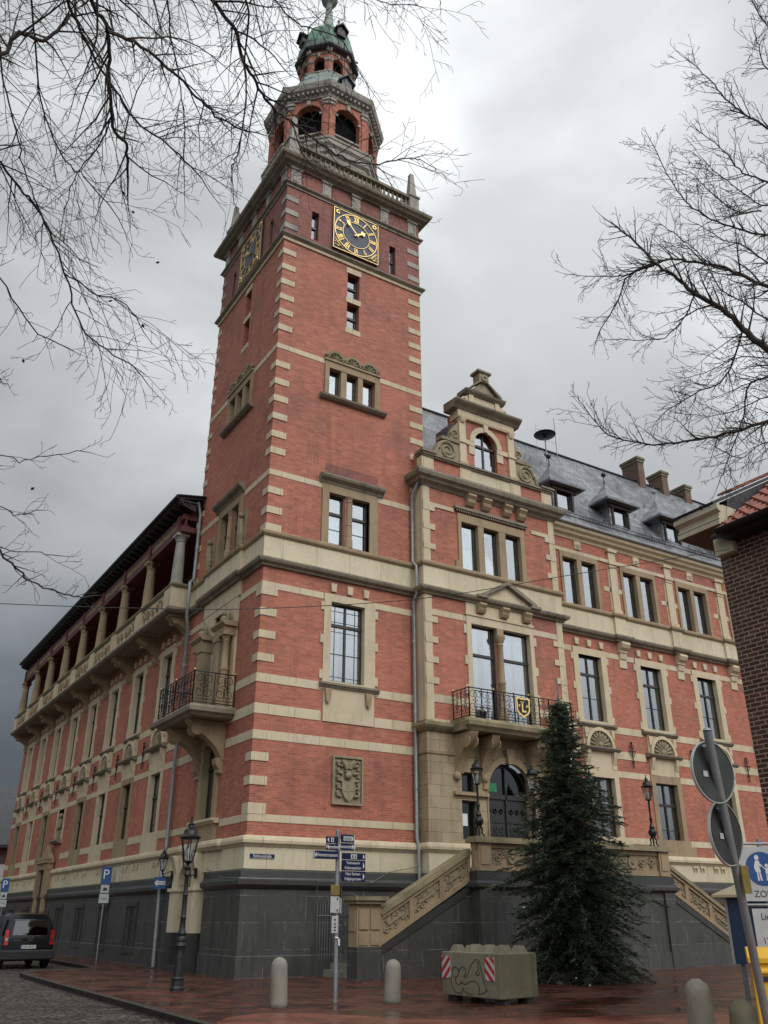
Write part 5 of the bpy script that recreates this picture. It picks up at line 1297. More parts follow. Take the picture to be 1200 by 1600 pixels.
# ================================================================ ENTRANCE STAIRS AND TERRACE
PX0, PX1, LX0, LX1, EX1, EX2 = 2.5, 3.3, 6.62, 15.35, 18.85, 19.6
YB, YL = -2.38, -2.72
m = MB()
m.box(LX0, LX1, YL, -.62, 0, 2.36); m.box(LX0-.05, LX1+.05, YL-.05, -.7, 0, .5); 
m.prism([(PX1, YB, 0), (LX0, YB, 0), (LX0, YB, 2.52), (PX1, YB, .78)], (0, .35, 0)); m.prism([(LX1, YB, 0), (EX1, YB, 0), (EX1, YB, .60), (LX1, YB, 2.40)], (0, .35, 0))
m.box(PX0+.0, PX1+.0, YB-.04, YB+.5, 0, .82); m.box(EX1, EX2, YB-.04, YB+.5, 0, .55)
m.box(LX0+.0, LX0+.5, YL-.08, YL, 0, 2.36); m.box(LX1-.5, LX1, YL-.08, YL, 0, 2.36); m.box(PX1, LX0, YB-.05, YB, 0, .45); m.box(LX1, EX1, YB-.05, YB, 0, .45)
P('terrace_base', m, 'basalt')
m = MB(); m.sweep([(LX0, -.6), (LX0, YL), (LX1, YL), (LX1, -.6)], [(-.5, 2.36), (.06, 2.36), (.16, 2.44), (.16, 2.54), (.06, 2.62), (.06, 2.88), (-.5, 2.90)]); m.box(LX0+.3, LX1-.3, YL+.3, -.62, 2.4, 2.89)
m.prism([(PX1, YB-.03, .62), (LX0, YB-.03, 2.30), (LX0, YB-.03, 2.52), (PX1, YB-.03, .84)], (0, .42, 0)); m.prism([(LX1, YB-.03, 2.30), (EX1, YB-.03, .50), (EX1, YB-.03, .72), (LX1, YB-.03, 2.52)], (0, .42, 0))
P('terrace_moulding', m, 'basalt_plain')
m = MB(); m.box(LX0+.3, LX1-.3, YL+.3, -.62, 2.89, 3.02)
ns = 17
for k in range(ns):
    x0 = PX0+.15+(LX0-PX0-.15)*k/ns; m.box(x0, LX0+.3, YB+.34, -.16, 2.9*k/ns, 2.9*(k+1)/ns)
    x1 = EX2-.15-(EX2-.15-LX1)*k/ns; m.box(LX1-.3, x1, YB+.34, .06, 2.9*k/ns, 2.9*(k+1)/ns)
P('steps', m, 'granite')
# sloping balustrades: carved panels between rails
def slope(xa, za, xb, zb):
    FY = Fr('y', YB); h = 1.0 if True else 0
    m = MB()
    m.fpoly(FY, [(xa, za), (xb, zb), (xb, zb+.14), (xa, za+.14)], -.34, .0); m.fpoly(FY, [(xa, za+.66), (xb, zb+.66), (xb, zb+.78), (xa, za+.78)], -.34, .0)
    n = 3
    for k in range(n+1):
        t0 = k/n; x = xa+(xb-xa)*t0; z = za+(zb-za)*t0; wd = .09
        xx0, xx1 = max(min(xa, xb), x-wd), min(max(xa, xb), x+wd); sl_ = (zb-za)/(xb-xa)
        m.fpoly(FY, [(xx0, za+(xx0-xa)*sl_+.14), (xx1, za+(xx1-xa)*sl_+.14), (xx1, za+(xx1-xa)*sl_+.66), (xx0, za+(xx0-xa)*sl_+.66)], -.33, -.01)
    m.fpoly(FY, [(xa, za+.14), (xb, zb+.14), (xb, zb+.66), (xa, za+.66)], -.28, -.07)
    P('stair_balustrade', m, 'sandstone_brown')
    m = MB(); sl_ = (zb-za)/(xb-xa); q = random.Random(int(xa*10))
    for k in range(n):
        for j in range(24):
            x = xa+(xb-xa)*((k+q.uniform(.13, .87))/n); z = za+(x-xa)*sl_+q.uniform(.24, .58); s_ = q.uniform(.05, .10); a = q.uniform(0, 6); sg = q.choice((-1, 1))
            m.tube([FY(x+s_*(1-.13*i)*math.cos(a+sg*i*.8), -.05, z+s_*(1-.13*i)*math.sin(a+sg*i*.8)) for i in range(7)], [.028*(1-.09*i) for i in range(7)], 5)
        x = xa+(xb-xa)*(k+.5)/n; z = za+(x-xa)*sl_+.40; m.fpoly(FY, [(x-.28, z-.28*sl_-.02), (x+.28, z+.28*sl_-.02), (x+.28, z+.28*sl_+.05), (x-.28, z-.28*sl_+.05)], -.07, -.02)
    P('carved_panel', m, 'carved_relief')
    m = MB(); m.fpoly(FY, [(xa, za+.78), (xb, zb+.78), (xb, zb+.86), (xa, za+.86)], -.40, .06); m.fpoly(FY, [(xa, za+.86), (xb, zb+.86), (xb, zb+.95), (xa, za+.95)], -.36, .02); P('handrail_coping', m, 'stone_mossy')
slope(PX1, .84, LX0, 2.60); slope(LX1, 2.58, EX1, .74)
for a, b, zt in ((PX0, PX1, 1.93), (EX1, EX2, 1.93)):
    m = MB(); zb = .82 if a == PX0 else .55; m.box(a, b, YB-.02, YB+.46, zb, zt)
    for s_ in (0, 1):
        u0 = a+.05+s_*.39; m.box(u0, u0+.31, YB-.06, YB-.02, zb+.45, zt-.15); m.box(u0, u0+.31, YB-.05, YB-.02, zb+.05, zb+.36)
    m.box(a-.03, a, YB+.05, YB+.40, zb+.4, zt-.15); P('stair_pedestal', m, 'sandstone_brown')
    m = MB(); m.box(a-.10, b+.10, YB-.14, YB+.56, zt, zt+.09); m.box(a-.16, b+.16, YB-.2, YB+.6, zt+.09, zt+.2); P('pedestal_cap', m, 'stone_mossy')
# terrace balustrade
FL = Fr('y', YL); m = MB(); m.fb(FL, LX0, LX1, -.3, -.02, 2.9, 3.06); m.fb(FL, LX0, LX1, -.3, -.02, 3.58, 3.72); m.fb(FL, LX0, LX1, -.24, -.08, 3.06, 3.58)
m.box(LX0, LX0+.28, YL+.1, -.62, 2.9, 3.72) if False else None
piers = [LX0+.05, 9.0, 11.7, LX1-.55]
for x in piers: m.fb(FL, x, x+.5, -.34, .04, 2.9, 3.72); m.fb(FL, x+.08, x+.42, .04, .07, 3.08, 3.6)
P('terrace_balustrade', m, 'sandstone_brown')
m = MB(); m.fb(FL, LX0-.12, LX1+.12, -.42, .14, 3.72, 3.80); m.fb(FL, LX0-.06, LX1+.06, -.38, .08, 3.80, 3.90); P('terrace_coping', m, 'stone_mossy')
for i in range(3):
    a, b = piers[i]+.56, piers[i+1]-.06; m = MB(); leafrel(m, FL, a, (a+b)/2-.25, 3.10, 3.55, -.08, .44, .06); leafrel(m, FL, (a+b)/2+.25, b, 3.10, 3.55, -.08, .44, .06)
    m.ring(FL, (a+b)/2, 3.32, .09, .20, -.08, -.02, 0, 360, 14); m.ball(FL((a+b)/2, -.05, 3.32), .08); carve(m, FL, a, b, 3.09, 3.55, -.08, 60, i+40, .035, .075, .05); P('carved_panel', m, 'carved_relief')
# ================================================================ GROUND
m = MB(); m.add([(-900, -900, -.13), (900, -900, -.13), (900, 900, -.13), (-900, 900, -.13)], [(0, 1, 2, 3)]); struct(m.build('ground', 'earth'))
m = MB(); m.add([(-60, -80, -.12), (-2, -80, -.12), (-2, 120, -.12), (-60, 120, -.12)], [(0, 1, 2, 3)]); struct(m.build('road', 'cobbles'))
# pavement: one slab with its kerb line running along the road and stepping back beside the parking bay
kp = [(-5.1, -80), (-5.06, -10), (-4.95, -6), (-4.86, 0), (-4.72, 5.2), (-4.62, 6.3), (-4.42, 6.9), (-4.0, 7.25), (-2.6, 7.6), (-1.9, 8.2), (-1.75, 9.5), (-1.7, 60)]
pv = MB(); n = len(kp); poly = [(x, y, 0) for x, y in kp]+[(70, 60, 0), (70, -80, 0)]
pv.prism([(x, y, -.10) for x, y, z in poly], (0, 0, .10)); struct(pv.build('pavement', 'clinker'))
m = MB(); m.sweep(kp, [(0.0, -.3), (0.0, .0), (-.0, .006), (.15, .006), (.17, -.01), (.17, -.3)][::-1])
kb = m.build('kerb', 'kerb_stone'); struct(kb)
m = MB(); ar = [(-5.02, -10.6), (-4.3, -9.55), (-3.58, -9.25), (-2.6, -9.85), (-1.9, -11.3), (-1.2, -12.0), (1.5, -13.1), (7, -14.3), (16, -15.2), (16, -40), (-5.02, -40)]
m.add([(x, y, .004) for x, y in ar], [tuple(range(len(ar)))]); struct(m.build('cycle_path', 'asphalt_red'))

# ================================================================ STREET FURNITURE
def lantern_head(par, z, s=1.0, x=0, y=0, frame='iron_black'):      # six sided glass lantern, base at z
    g = MB(); r0, r1, h = .12*s, .24*s, .55*s
    for k in range(6):
        a0, a1 = k*R(60)+.3, (k+1)*R(60)+.3
        g.add([(x+r0*math.cos(a0), y+r0*math.sin(a0), z), (x+r0*math.cos(a1), y+r0*math.sin(a1), z), (x+r1*math.cos(a1), y+r1*math.sin(a1), z+h), (x+r1*math.cos(a0), y+r1*math.sin(a0), z+h)], [(0, 1, 2, 3)])
    f = MB()
    for k in range(6):
        a = k*R(60)+.3; f.tube([(x+r0*math.cos(a), y+r0*math.sin(a), z), (x+r1*math.cos(a), y+r1*math.sin(a), z+h)], .013*s, 4)
        b = a+R(60); f.tube([(x+r1*math.cos(a), y+r1*math.sin(a), z+h), (x+r1*math.cos(b), y+r1*math.sin(b), z+h)], .018*s, 4); f.tube([(x+r0*math.cos(a), y+r0*math.sin(a), z), (x+r0*math.cos(b), y+r0*math.sin(b), z)], .016*s, 4)
    f.lathe((x, y, z-.10*s), [(.04*s, 0), (.05*s, .04*s), (.12*s, .09*s), (.12*s, .11*s)], 8)
    hd = f.build('lantern_frame', frame, par); g.build('lantern_glass', 'lamp_glass', hd)
    t = MB(); t.lathe((x, y, z+h), [(.27*s, 0), (.28*s, .03*s), (.22*s, .07*s), (.19*s, .10*s), (.17*s, .20*s), (.08*s, .27*s), (.07*s, .33*s), (.09*s, .35*s), (.03*s, .40*s), (.015*s, .50*s), (.03*s, .53*s), (.005, .56*s)], 12)
    t.build('lantern_hood', frame, hd, smooth=True)
    b = MB(); b.lathe((x, y, z+.02), [(.03*s, 0), (.03*s, .08*s), (.055*s, .14*s), (.05*s, .26*s), (.01, .34*s)], 8); b.build('bulb', 'paper_white', hd, smooth=True)
# tall cast iron street lamp
lp = thing('street_lamp', 'tall black cast iron street lamp with a glass lantern, standing on the brick pavement', 'street lamp', (-2.98, -3.3, 0))
c0 = Vector((-2.98, -3.3, 0)); m = MB()
m.lathe(c0, [(.185, 0), (.185, .06), (.16, .10), (.15, .22), (.165, .26), (.135, .30), (.11, .85), (.125, .92), (.15, .96), (.125, 1.02), (.10, 1.06)], 8)
m.build('base', 'iron_worn', lp)
m = MB(); m.lathe(c0+Vector((0, 0, 1.05)), [(.12, 0), (.13, .05), (.09, .12), (.11, .18), (.075, .26), (.062, .5), (.08, .53), (.062, .57), (.055, 1.0), (.07, 1.04), (.052, 1.08), (.045, 1.45), (.08, 1.50), (.06, 1.55), (.05, 1.60), (.09, 1.66), (.05, 1.72)], 12); m.build('post', 'iron_worn', lp, smooth=True)
# the whole lamp is 3.94 m to its finial
lantern_head(lp, 2.86, .98, c0.x, c0.y)
# four lamps on the terrace coping
def terrace_lamp():
    r = thing('balustrade_lamp', '', 'lamp', (0, 0, 0), 'lamps on the terrace balustrade'); m = MB()
    m.lathe((0, 0, .28), [(.05, 0), (.09, .05), (.14, .12), (.16, .2), (.13, .28), (.08, .33), (.10, .38), (.07, .44), (.05, .5), (.045, .6), (.07, .66), (.05, .72), (.035, .8), (.035, 1.2), (.05, 1.24), (.03, 1.28)], 10)
    for k in range(4):
        a = R(45+90*k); e = (math.cos(a), math.sin(a))
        m.tube([(e[0]*.03, e[1]*.03, .34), (e[0]*.10, e[1]*.10, .24), (e[0]*.09, e[1]*.09, .10), (e[0]*.15, e[1]*.15, .02), (e[0]*.18, e[1]*.18, .03)], [.04, .035, .03, .03, .04], 6)
    m.build('post', 'iron_black', r, smooth=True); lantern_head(r, 1.62, .82); return r
def copy_tree(o, parent=None):
    c = o.copy(); COL.objects.link(c); c.parent = parent
    for ch in list(o.children): copy_tree(ch, c)
    return c
tl = terrace_lamp()
tabs = [(6.88, 'black iron lamp on the terrace coping above the top of the near stair'), (9.25, 'black iron lamp on the terrace in front of the arched entrance door'),
        (11.95, 'black iron lamp on the terrace mostly hidden behind the fir tree'), (14.85, 'black iron lamp on the terrace coping at the far stair, clear of the fir')]
for i, (x, lb) in enumerate(tabs):
    o = tl if i == 0 else copy_tree(tl); o.location = (x, -2.56, 3.90); o['label'] = lb
# two wall lanterns beside the small door in the side
def wall_lantern():
    r = thing('wall_lantern', '', 'lantern', (0, 0, 0), 'wall lanterns by the side door'); m = MB()
    m.tube([(0, 0, -.25), (-.12, 0, -.34), (-.28, 0, -.28), (-.34, 0, -.16)], .022, 6); m.box(-.02, .04, -.07, .07, -.4, -.1); m.tube([(0, 0, -.1), (-.14, 0, -.16), (-.3, 0, -.2)], .012, 5); m.build('bracket', 'iron_black', r)
    lantern_head(r, -.08, .66, -.34, 0); return r
wn = wall_lantern()
for i, (y, lb) in enumerate(((5.35, 'small black wall lantern between the drainpipe and the narrow side door'), (3.12, 'small black wall lantern of the side door, next to the plinth corner'))):
    o = wn if i == 0 else copy_tree(wn); o.location = (-.34, y, 3.12); o['label'] = lb
# iron gate across the foot of the stair
gt = thing('iron_gate', 'dark iron bar gate with arched tops between the hall plinth and the stair pedestal', 'gate', (2.95, -1.3, .3)); m = MB()
gy0, gy1 = -.22, -2.25
for k in range(13):
    y = gy0+(gy1-gy0)*k/12; zt = 1.72+.5*math.sin(math.pi*min(1, .15+k/12*.75)); gb_ = MB(); gb_.tube([(2.95, y, .45), (2.95, y, zt)], .016, 5); gb_.build('bar', 'steel_grey', gt)
    if k in (2, 4, 6, 8, 10): m.ring(Fr('x', 2.95), y, 1.35, .03, .055, -.01, .01, 0, 360, 8)
for z in (.55, 1.62, 1.22): m.tube([(2.95, gy0, z), (2.95, gy1, z)], .018, 5)
m.tube([(2.95, gy0+(gy1-gy0)*k/12, 1.72+.5*math.sin(math.pi*min(1, .15+k/12*.75))) for k in range(13)], .02, 5)
for k in range(8): x = 2.95-.0; m.tube([(2.4+.09*k, -.2, .45), (2.4+.09*k, -.2, 2.0+.02*k)], .012, 4)
m.tube([(2.4, -.2, 1.62), (2.95, -.2, 1.62)], .016, 4); m.build('gate_frame', 'steel_grey', gt)

# bollards
def bollard(name, label, x, y, r, h, grp='stone bollards', mat='granite', sq=1.0):
    m = MB(); pr = [(r*1.06, 0), (r*1.0, h*.5), (r*.96, h-r*.9)]+[(r*.96*math.cos(R(a)), h-r*.9+r*.9*sq*math.sin(R(a))) for a in (20, 40, 60, 78, 88)]
    pr = [(pr[0][0], -.02)]+[(r*(1.06-.10*k/9), (h-r*.9)*k/9) for k in range(1, 9)]+pr[2:]
    m.lathe((0, 0, 0), pr, 28); q_ = random.Random(int(x*100))
    m.v = [(a*(1+q_.gauss(0, .010)), b*(1+q_.gauss(0, .010)), c+(q_.gauss(0, .003) if c > 0 else 0)) for a, b, c in m.v]
    o = tag(m.build(name, mat, None, smooth='full'), label, 'bollard', grp); o.location = (x, y, 0); o.rotation_euler = (R(q_.uniform(-1.5, 1.5)), R(q_.uniform(-1.5, 1.5)), 0); return o
bollard('bollard', 'grey stone bollard with a rounded top between the street lamp and the signpost', -2.75, -8.35, .165, .87)
bollard('bollard', 'grey stone bollard with a rounded top in front of the stair pedestal', -.43, -8.83, .165, .80)
bollard('bollard', 'tall plain bollard close to the viewer, before the traffic sign pole', -.05, -16.30, .18, .80)
b4 = bollard('bollard', 'squat bollard with a wide dark dome, beside the foot of the yellow post box', -.20, -17.15, .19, .60, mat='concrete_mossy')
# concrete barrier blocks with red and white plates
BX0, BY0 = 1.12, -10.42      # nearest vertical corner
pl = thing('concrete_planter', 'mossy concrete barrier block with knobs on top, graffiti and two red and white plates', 'barrier block', (BX0, BY0, 0))
cn = Vector((BX0, BY0)); lf = (Vector((1.02, -8.55))-cn); rt = (Vector((2.22, -10.13))-cn)
dl_ = Vector(((-.22), 1)).normalized()*1.95; dl_ = Vector((-.16, 1.78)); dr_ = Vector((1.10, .14))
def bxy(a, b, z): p = cn+dl_*a+dr_*b; return (p.x, p.y, z)
m = MB(); zt = .92; zl = .10
m.prism([bxy(0, 0, zl), bxy(1, 0, zl), bxy(1, 1, zl), bxy(0, 1, zl)], (0, 0, zt-zl)); body = m.build('block', 'concrete_mossy', pl, bevel=.02)
m = MB()
for a in (.1, .9):
    for b in (.12, .72): m.prism([bxy(a-.08, b, 0), bxy(a+.08, b, 0), bxy(a+.08, b+.15, 0), bxy(a-.08, b+.15, 0)], (0, 0, zl))
m.build('foot', 'basalt_plain', pl)
m = MB()
for i in range(4):
    for b in (.25, .75): m.lathe(bxy(.13+.245*i, b, zt), [(.19, -.01), (.11, .12), (.10, .13)], 4, math.atan2(dl_.y, dl_.x)+R(45))
[q_.build('stacking_knob', 'concrete_mossy', pl) for q_ in comps(m)]
nl = Vector((-dl_.y, dl_.x)).normalized(); nl = nl if nl.y < 0 else -nl
nl3 = Vector((nl.x, nl.y, 0)); ul = Vector((-dl_.x, -dl_.y, 0)).normalized()       # ul: screen left -> right on the long face
LEN = dl_.length; p0 = Vector((*(cn+dl_), 0))     # far-left corner; s runs toward the near corner
def lface(s, z, off): p = p0+ul*s+nl3*off; return Vector((p.x, p.y, z))
for s0_, sg in ((.02, 1), (LEN-.42, -1)):
    m = MB(); m.prism([lface(s0_, .42, .002), lface(s0_+.27, .42, .002), lface(s0_+.27, .84, .002), lface(s0_, .84, .002)], nl3*.012); pt_ = m.build('warning_plate', 'sign_white', pl)
    m = MB()
    for k in range(-2, 4):
        a = -.12+k*.20
        q = [(0, a), (.27, a+sg*.27), (.27, a+.10+sg*.27), (0, a+.10)] if sg > 0 else [(0, a+.27), (.27, a), (.27, a+.10), (0, a+.37)]
        # clip to plate height
        q2 = []
        pts = [(x, z) for x, z in q]
        def clip(pts, f, val, up):
            out = []
            for i in range(len(pts)):
                p, r_ = pts[i-1], pts[i]; ip = (p[1] >= val) if up else (p[1] <= val); ir = (r_[1] >= val) if up else (r_[1] <= val)
                if ip != ir: t = (val-p[1])/(r_[1]-p[1]); out.append((p[0]+(r_[0]-p[0])*t, val))
                if ir: out.append(r_)
            return out
        pts = clip(pts, 0, 0.0, True)
        if len(pts) > 2: pts = clip(pts, 0, .42, False)
        if len(pts) > 2: m.prism([lface(s0_+x, .42+z, .014) for x, z in pts], nl3*.003)
    m.build('red_stripe', 'marker_red', pt_)
m = MB()
gr = [[(.30, .55), (.38, .66), (.50, .62), (.48, .45), (.58, .60), (.66, .66), (.72, .55), (.64, .45), (.52, .40), (.44, .28), (.52, .22), (.70, .34)], [(.62, .42), (.70, .62), (.86, .78), (.90, .60), (.80, .52), (.92, .50)], [(.95, .85), (.98, .55), (1.04, .30), (1.08, .14)],
      [(.28, .46), (.30, .26), (.42, .12), (.58, .10), (.60, .22), (.72, .34), (.86, .32), (.90, .20), (.84, .12), (1.0, .10), (1.12, .18)], [(.33, .52), (.30, .34), (.40, .24), (.46, .30)]]
gm = [[(.30, .52), (.36, .62), (.46, .60), (.50, .50), (.42, .40), (.34, .44)], [(.40, .40), (.40, .30), (.50, .26), (.58, .34)], [(.50, .52), (.58, .64), (.68, .60), (.70, .48), (.62, .44), (.70, .42)], [(.72, .44), (.84, .66), (1.02, .82), (1.06, .60), (.96, .50), (1.06, .48), (1.08, .54)],
      [(1.08, .78), (1.14, .50), (1.24, .22)], [(.28, .44), (.26, .28), (.38, .12), (.56, .10), (.60, .22)], [(.52, .32), (.66, .28), (.82, .36), (.98, .36), (1.06, .26), (1.04, .14)], [(.60, .20), (.70, .12), (.86, .10)], [(1.02, .12), (1.16, .14), (1.28, .22)]]
for ln_ in gm:
    pp = []
    for i in range(len(ln_)-1):
        for t in range(4): f = t/4; pp.append((ln_[i][0]*(1-f)+ln_[i+1][0]*f, ln_[i][1]*(1-f)+ln_[i+1][1]*f))
    pp.append(ln_[-1]); sm_ = pp[:1]+[((pp[i-1][0]+pp[i][0]+pp[i+1][0])/3, (pp[i-1][1]+pp[i][1]+pp[i+1][1])/3) for i in range(1, len(pp)-1)]+pp[-1:]
    for i in range(len(sm_)-1):
        a, b = Vector(sm_[i]), Vector(sm_[i+1]); d = (b-a).normalized()*.006; t = Vector((-d.y, d.x))*1.5
        q = [a-d-t, b+d-t, b+d+t, a-d+t]; m.add([lface(x*1.1, z*.95+.05, .004) for x, z in q], [(0, 1, 2, 3)])
m.build('graffiti', 'graffiti', pl)

# finger post
fp = thing('signpost', 'grey steel finger post carrying navy blue direction panels in front of the stair', 'signpost', (-1.29, -7.96, 0))
px, py = -1.29, -7.96; FP = Fr('y', py)
m = MB(); m.tube([(px+.02, py, 0), (px, py, 3.30)], .045, 12); m.lathe((px, py, 3.30), [(.05, 0), (.05, .03), (.03, .05)], 10); m.build('pole', 'zinc', fp, smooth=True)
def finger(u0, u1, z0, z1, lines, arrow, yaw=0, white_edge=0, icons=0):
    c_ = Vector((px, py-.06, 0)); rot = Matrix.Rotation(R(yaw), 3, 'Z')
    def G(u, w_, z): q = rot @ Vector((u-px, -w_, 0)); return (c_.x+q.x, c_.y+q.y, z)
    m = MB(); m.prism([G(u0, 0, z0+.006), G(u1, 0, z0+.006), G(u1, 0, z1-.006), G(u0, 0, z1-.006)], Vector(G(0, .03, 0))-Vector(G(0, 0, 0))); pn = m.build('direction_panel', 'sign_navy', fp)
    if white_edge:
        e = u0 if white_edge < 0 else u1; m = MB(); m.prism([G(e-.012, -.004, z0), G(e+.012, -.004, z0), G(e+.012, -.004, z1), G(e-.012, -.004, z1)], Vector(G(0, .038, 0))-Vector(G(0, 0, 0))); m.build('panel_edge', 'sign_white', pn)
    m = MB(); h = z1-z0; zc = (z0+z1)/2
    if arrow < 0: m.prism([G(u0+.02, .031, zc), G(u0+.06, .031, zc+h*.32), G(u0+.06, .031, zc-h*.32)], Vector(G(0, .002, 0))-Vector(G(0, 0, 0)))
    else: m.prism([G(u1-.02, .031, zc), G(u1-.06, .031, zc+h*.32), G(u1-.06, .031, zc-h*.32)], Vector(G(0, .002, 0))-Vector(G(0, 0, 0)))
    for k in range(icons):
        uc = (u0+u1)/2+(k-(icons-1)/2)*.085; m.prism([G(uc-.033, .031, zc-.045), G(uc+.033, .031, zc-.045), G(uc+.033, .031, zc+.045), G(uc-.033, .031, zc+.045)], Vector(G(0, .002, 0))-Vector(G(0, 0, 0)))
    m.build('arrow', 'letter_white', pn)
    if icons:
        m = MB()
        for k in range(icons):
            uc = (u0+u1)/2+(k-(icons-1)/2)*.085; m.prism([G(uc-.018, .034, zc-.03), G(uc+.02, .034, zc-.03), G(uc+.012, .034, zc+.0), G(uc+.012, .034, zc+.03), G(uc-.012, .034, zc+.03), G(uc-.012, .034, zc+.0)], Vector(G(0, .002, 0))-Vector(G(0, 0, 0)))
        m.build('pictogram', 'sign_navy', pn)
    xd = Vector(G(1, 0, 0))-Vector(G(0, 0, 0)); nd = Vector(G(0, 1, 0))-Vector(G(0, 0, 0))
    for k, s_ in enumerate(lines):
        z = zc+((len(lines)-1)/2-k)*h*.46; uc = (u0+u1)/2+(.02 if arrow < 0 else -.02)
        text('lettering', s_, .085 if len(lines) > 1 else .10, 'letter_white', pn, G(uc, .034, z), xd, (0, 0, 1), font_w=.82)
finger(px-.33, px-.04, 3.05, 3.20, [], -1, 0, 0, 1); finger(px-.33, px-.04, 2.91, 3.05, ['Plytenberg'], -1, 0)
finger(px+.04, px+.40, 3.08, 3.26, [], 1, 8, 1, 3); finger(px+.04, px+.40, 2.92, 3.08, ['Museumshafen'], 1, 8, 1)
finger(px-.63, px-.02, 2.725, 2.90, ['Heimatmuseum'], -1, 0, -1)
finger(px+.07, px+.66, 2.73, 2.875, [], 1, 0, 0, 2); finger(px+.07, px+.66, 2.505, 2.73, ['Teemuseum', 'Kulturspeicher'], 1); finger(px+.07, px+.66, 2.285, 2.505, ['Haus Samson', 'Fußgängerzone'], 1)
m = MB(); m.fb(FP, px-.18, px+.04, .05, .07, 2.01, 2.22); m.build('small_plate', 'sign_ochre', fp, bevel=.008)
m = MB(); m.box(px+.05, px+.07, py-.1, py+.14, 1.98, 2.22); m.build('side_plate', 'sign_back', fp); m = MB(); m.box(px+.05, px+.065, py-.1, py+.12, 1.66, 1.96); m.build('side_plate', 'sign_white', fp)
m = MB(); m.fb(FP, px-.18, px+.04, .05, .065, 1.67, 1.99); q = m.build('white_plate', 'sign_white', fp, bevel=.006)
m = MB(); m.fb(FP, px-.03, px-.0, .067, .07, 1.92, 1.97); m.fb(FP, px-.03, px-.0, .067, .07, 1.70, 1.74); m.build('print', 'sign_text', q)
m = MB(); m.fb(FP, px-.14, px+.02, .05, .062, 1.28, 1.61); q = m.build('white_plate', 'sign_white', fp, bevel=.006)
m = MB()
for z in (1.54, 1.46, 1.40, 1.34): m.fb(FP, px-.08, px-.04, .064, .066, z-.018, z+.012)
m.build('print', 'sign_text', q)
m = MB(); m.tube([(px-.05, py-.06, 1.2), (px+.0, py-.08, 1.19), (px+.05, py-.06, 1.16), (px+.04, py-.07, 1.05)], .018, 5); m.tube([(px, py-.06, 1.2), (px+.03, py-.07, 1.12), (px+.06, py-.07, 1.04)], .012, 4); m.build('ribbon', 'paper_white', fp)
# street name plate
sn = MB(); FN = Fr('y', -.06); sn.fb(FN, .12, .93, 0, .02, 3.18, 3.32); so_ = tag(sn.build('street_name_sign', 'sign_navy'), 'dark enamel street name plate reading Rathausstraße on the cream base of the corner', 'street sign')
e = MB()
for a in ((.13, .92, 3.185, 3.192), (.13, .92, 3.308, 3.315)): e.fb(FN, a[0], a[1], .02, .023, a[2], a[3])
e.build('border', 'letter_white', so_); text('lettering', 'Rathausstraße', .125, 'letter_white', so_, (.525, -.085, 3.25), (1, 0, 0), (0, 0, 1), font_w=.86)

# parking sign near, parking sign far, one way arrow on the drainpipe
def parking(label, x, y, s=1.0, lean=0, zt=3.35):
    r = thing('parking_sign', label, 'parking sign', (x, y, 0), 'blue parking signs along the side street')
    m = MB(); m.tube([(x, y, 0), (x, y, zt)], .03, 8); m.build('pole', 'zinc', r)
    yw = Vector((.86, -.5, 0)).normalized(); nn = Vector((-.5, -.86, 0)).normalized()
    def G(u, w_, z): p = Vector((x, y, 0))+yw*u+nn*(w_+.04); return (p.x, p.y, z)
    def plate(nm, u, z0, z1, mat): m = MB(); m.prism([G(-u, 0, z0), G(u, 0, z0), G(u, 0, z1), G(-u, 0, z1)], nn*.012); return m.build(nm, mat, r)
    a = plate('sign_panel', .21, zt-.68, zt-.02, 'sign_blue'); text('letter', 'P', .52, 'letter_white', a, G(-.02, .014, zt-.33), yw, (0, 0, 1))
    b = plate('white_plate', .17, zt-1.02, zt-.72, 'sign_white'); m = MB(); m.prism([G(-.1, .013, zt-.94), G(.10, .013, zt-.94), G(.08, .013, zt-.84), G(-.04, .013, zt-.81)], nn*.002); m.build('print', 'sign_text', b)
    c = plate('white_plate', .20, zt-1.40, zt-1.06, 'sign_white'); text('lettering', '2 Std.', .12, 'sign_text', c, G(0, .014, zt-1.23), yw, (0, 0, 1))
parking('blue parking sign with two white plates, the nearer one between drainpipe and car', -.30, 13.4, zt=3.50)
parking('smaller looking blue parking sign far down the side street beyond the car', -1.75, 27.0, zt=3.45)
ow = thing('one_way_sign', 'blue one way arrow sign mounted on the drainpipe of the side wing', 'road sign', (-.5, 6.9, 2.9))
yw = Vector((.86, -.5, 0)).normalized(); nn = Vector((-.5, -.86, 0)).normalized()
def G2(u, w_, z): p = Vector((-.46, 6.12, 0))+yw*u+nn*w_; return (p.x, p.y, z)
m = MB(); m.prism([G2(-.21, 0, 2.47), G2(.21, 0, 2.47), G2(.21, 0, 2.85), G2(-.21, 0, 2.85)], nn*.015); m.build('sign_panel', 'sign_blue', ow)
m = MB(); m.prism([G2(-.19, .018, 2.66), G2(-.09, .018, 2.78), G2(-.09, .018, 2.72), G2(.18, .018, 2.72), G2(.18, .018, 2.60), G2(-.09, .018, 2.60), G2(-.09, .018, 2.54)], nn*.003); ar_ = m.build('arrow', 'letter_white', ow)
text('lettering', 'Einbahnstraße', .046, 'sign_text', ar_, G2(.03, .024, 2.66), yw, (0, 0, 1))

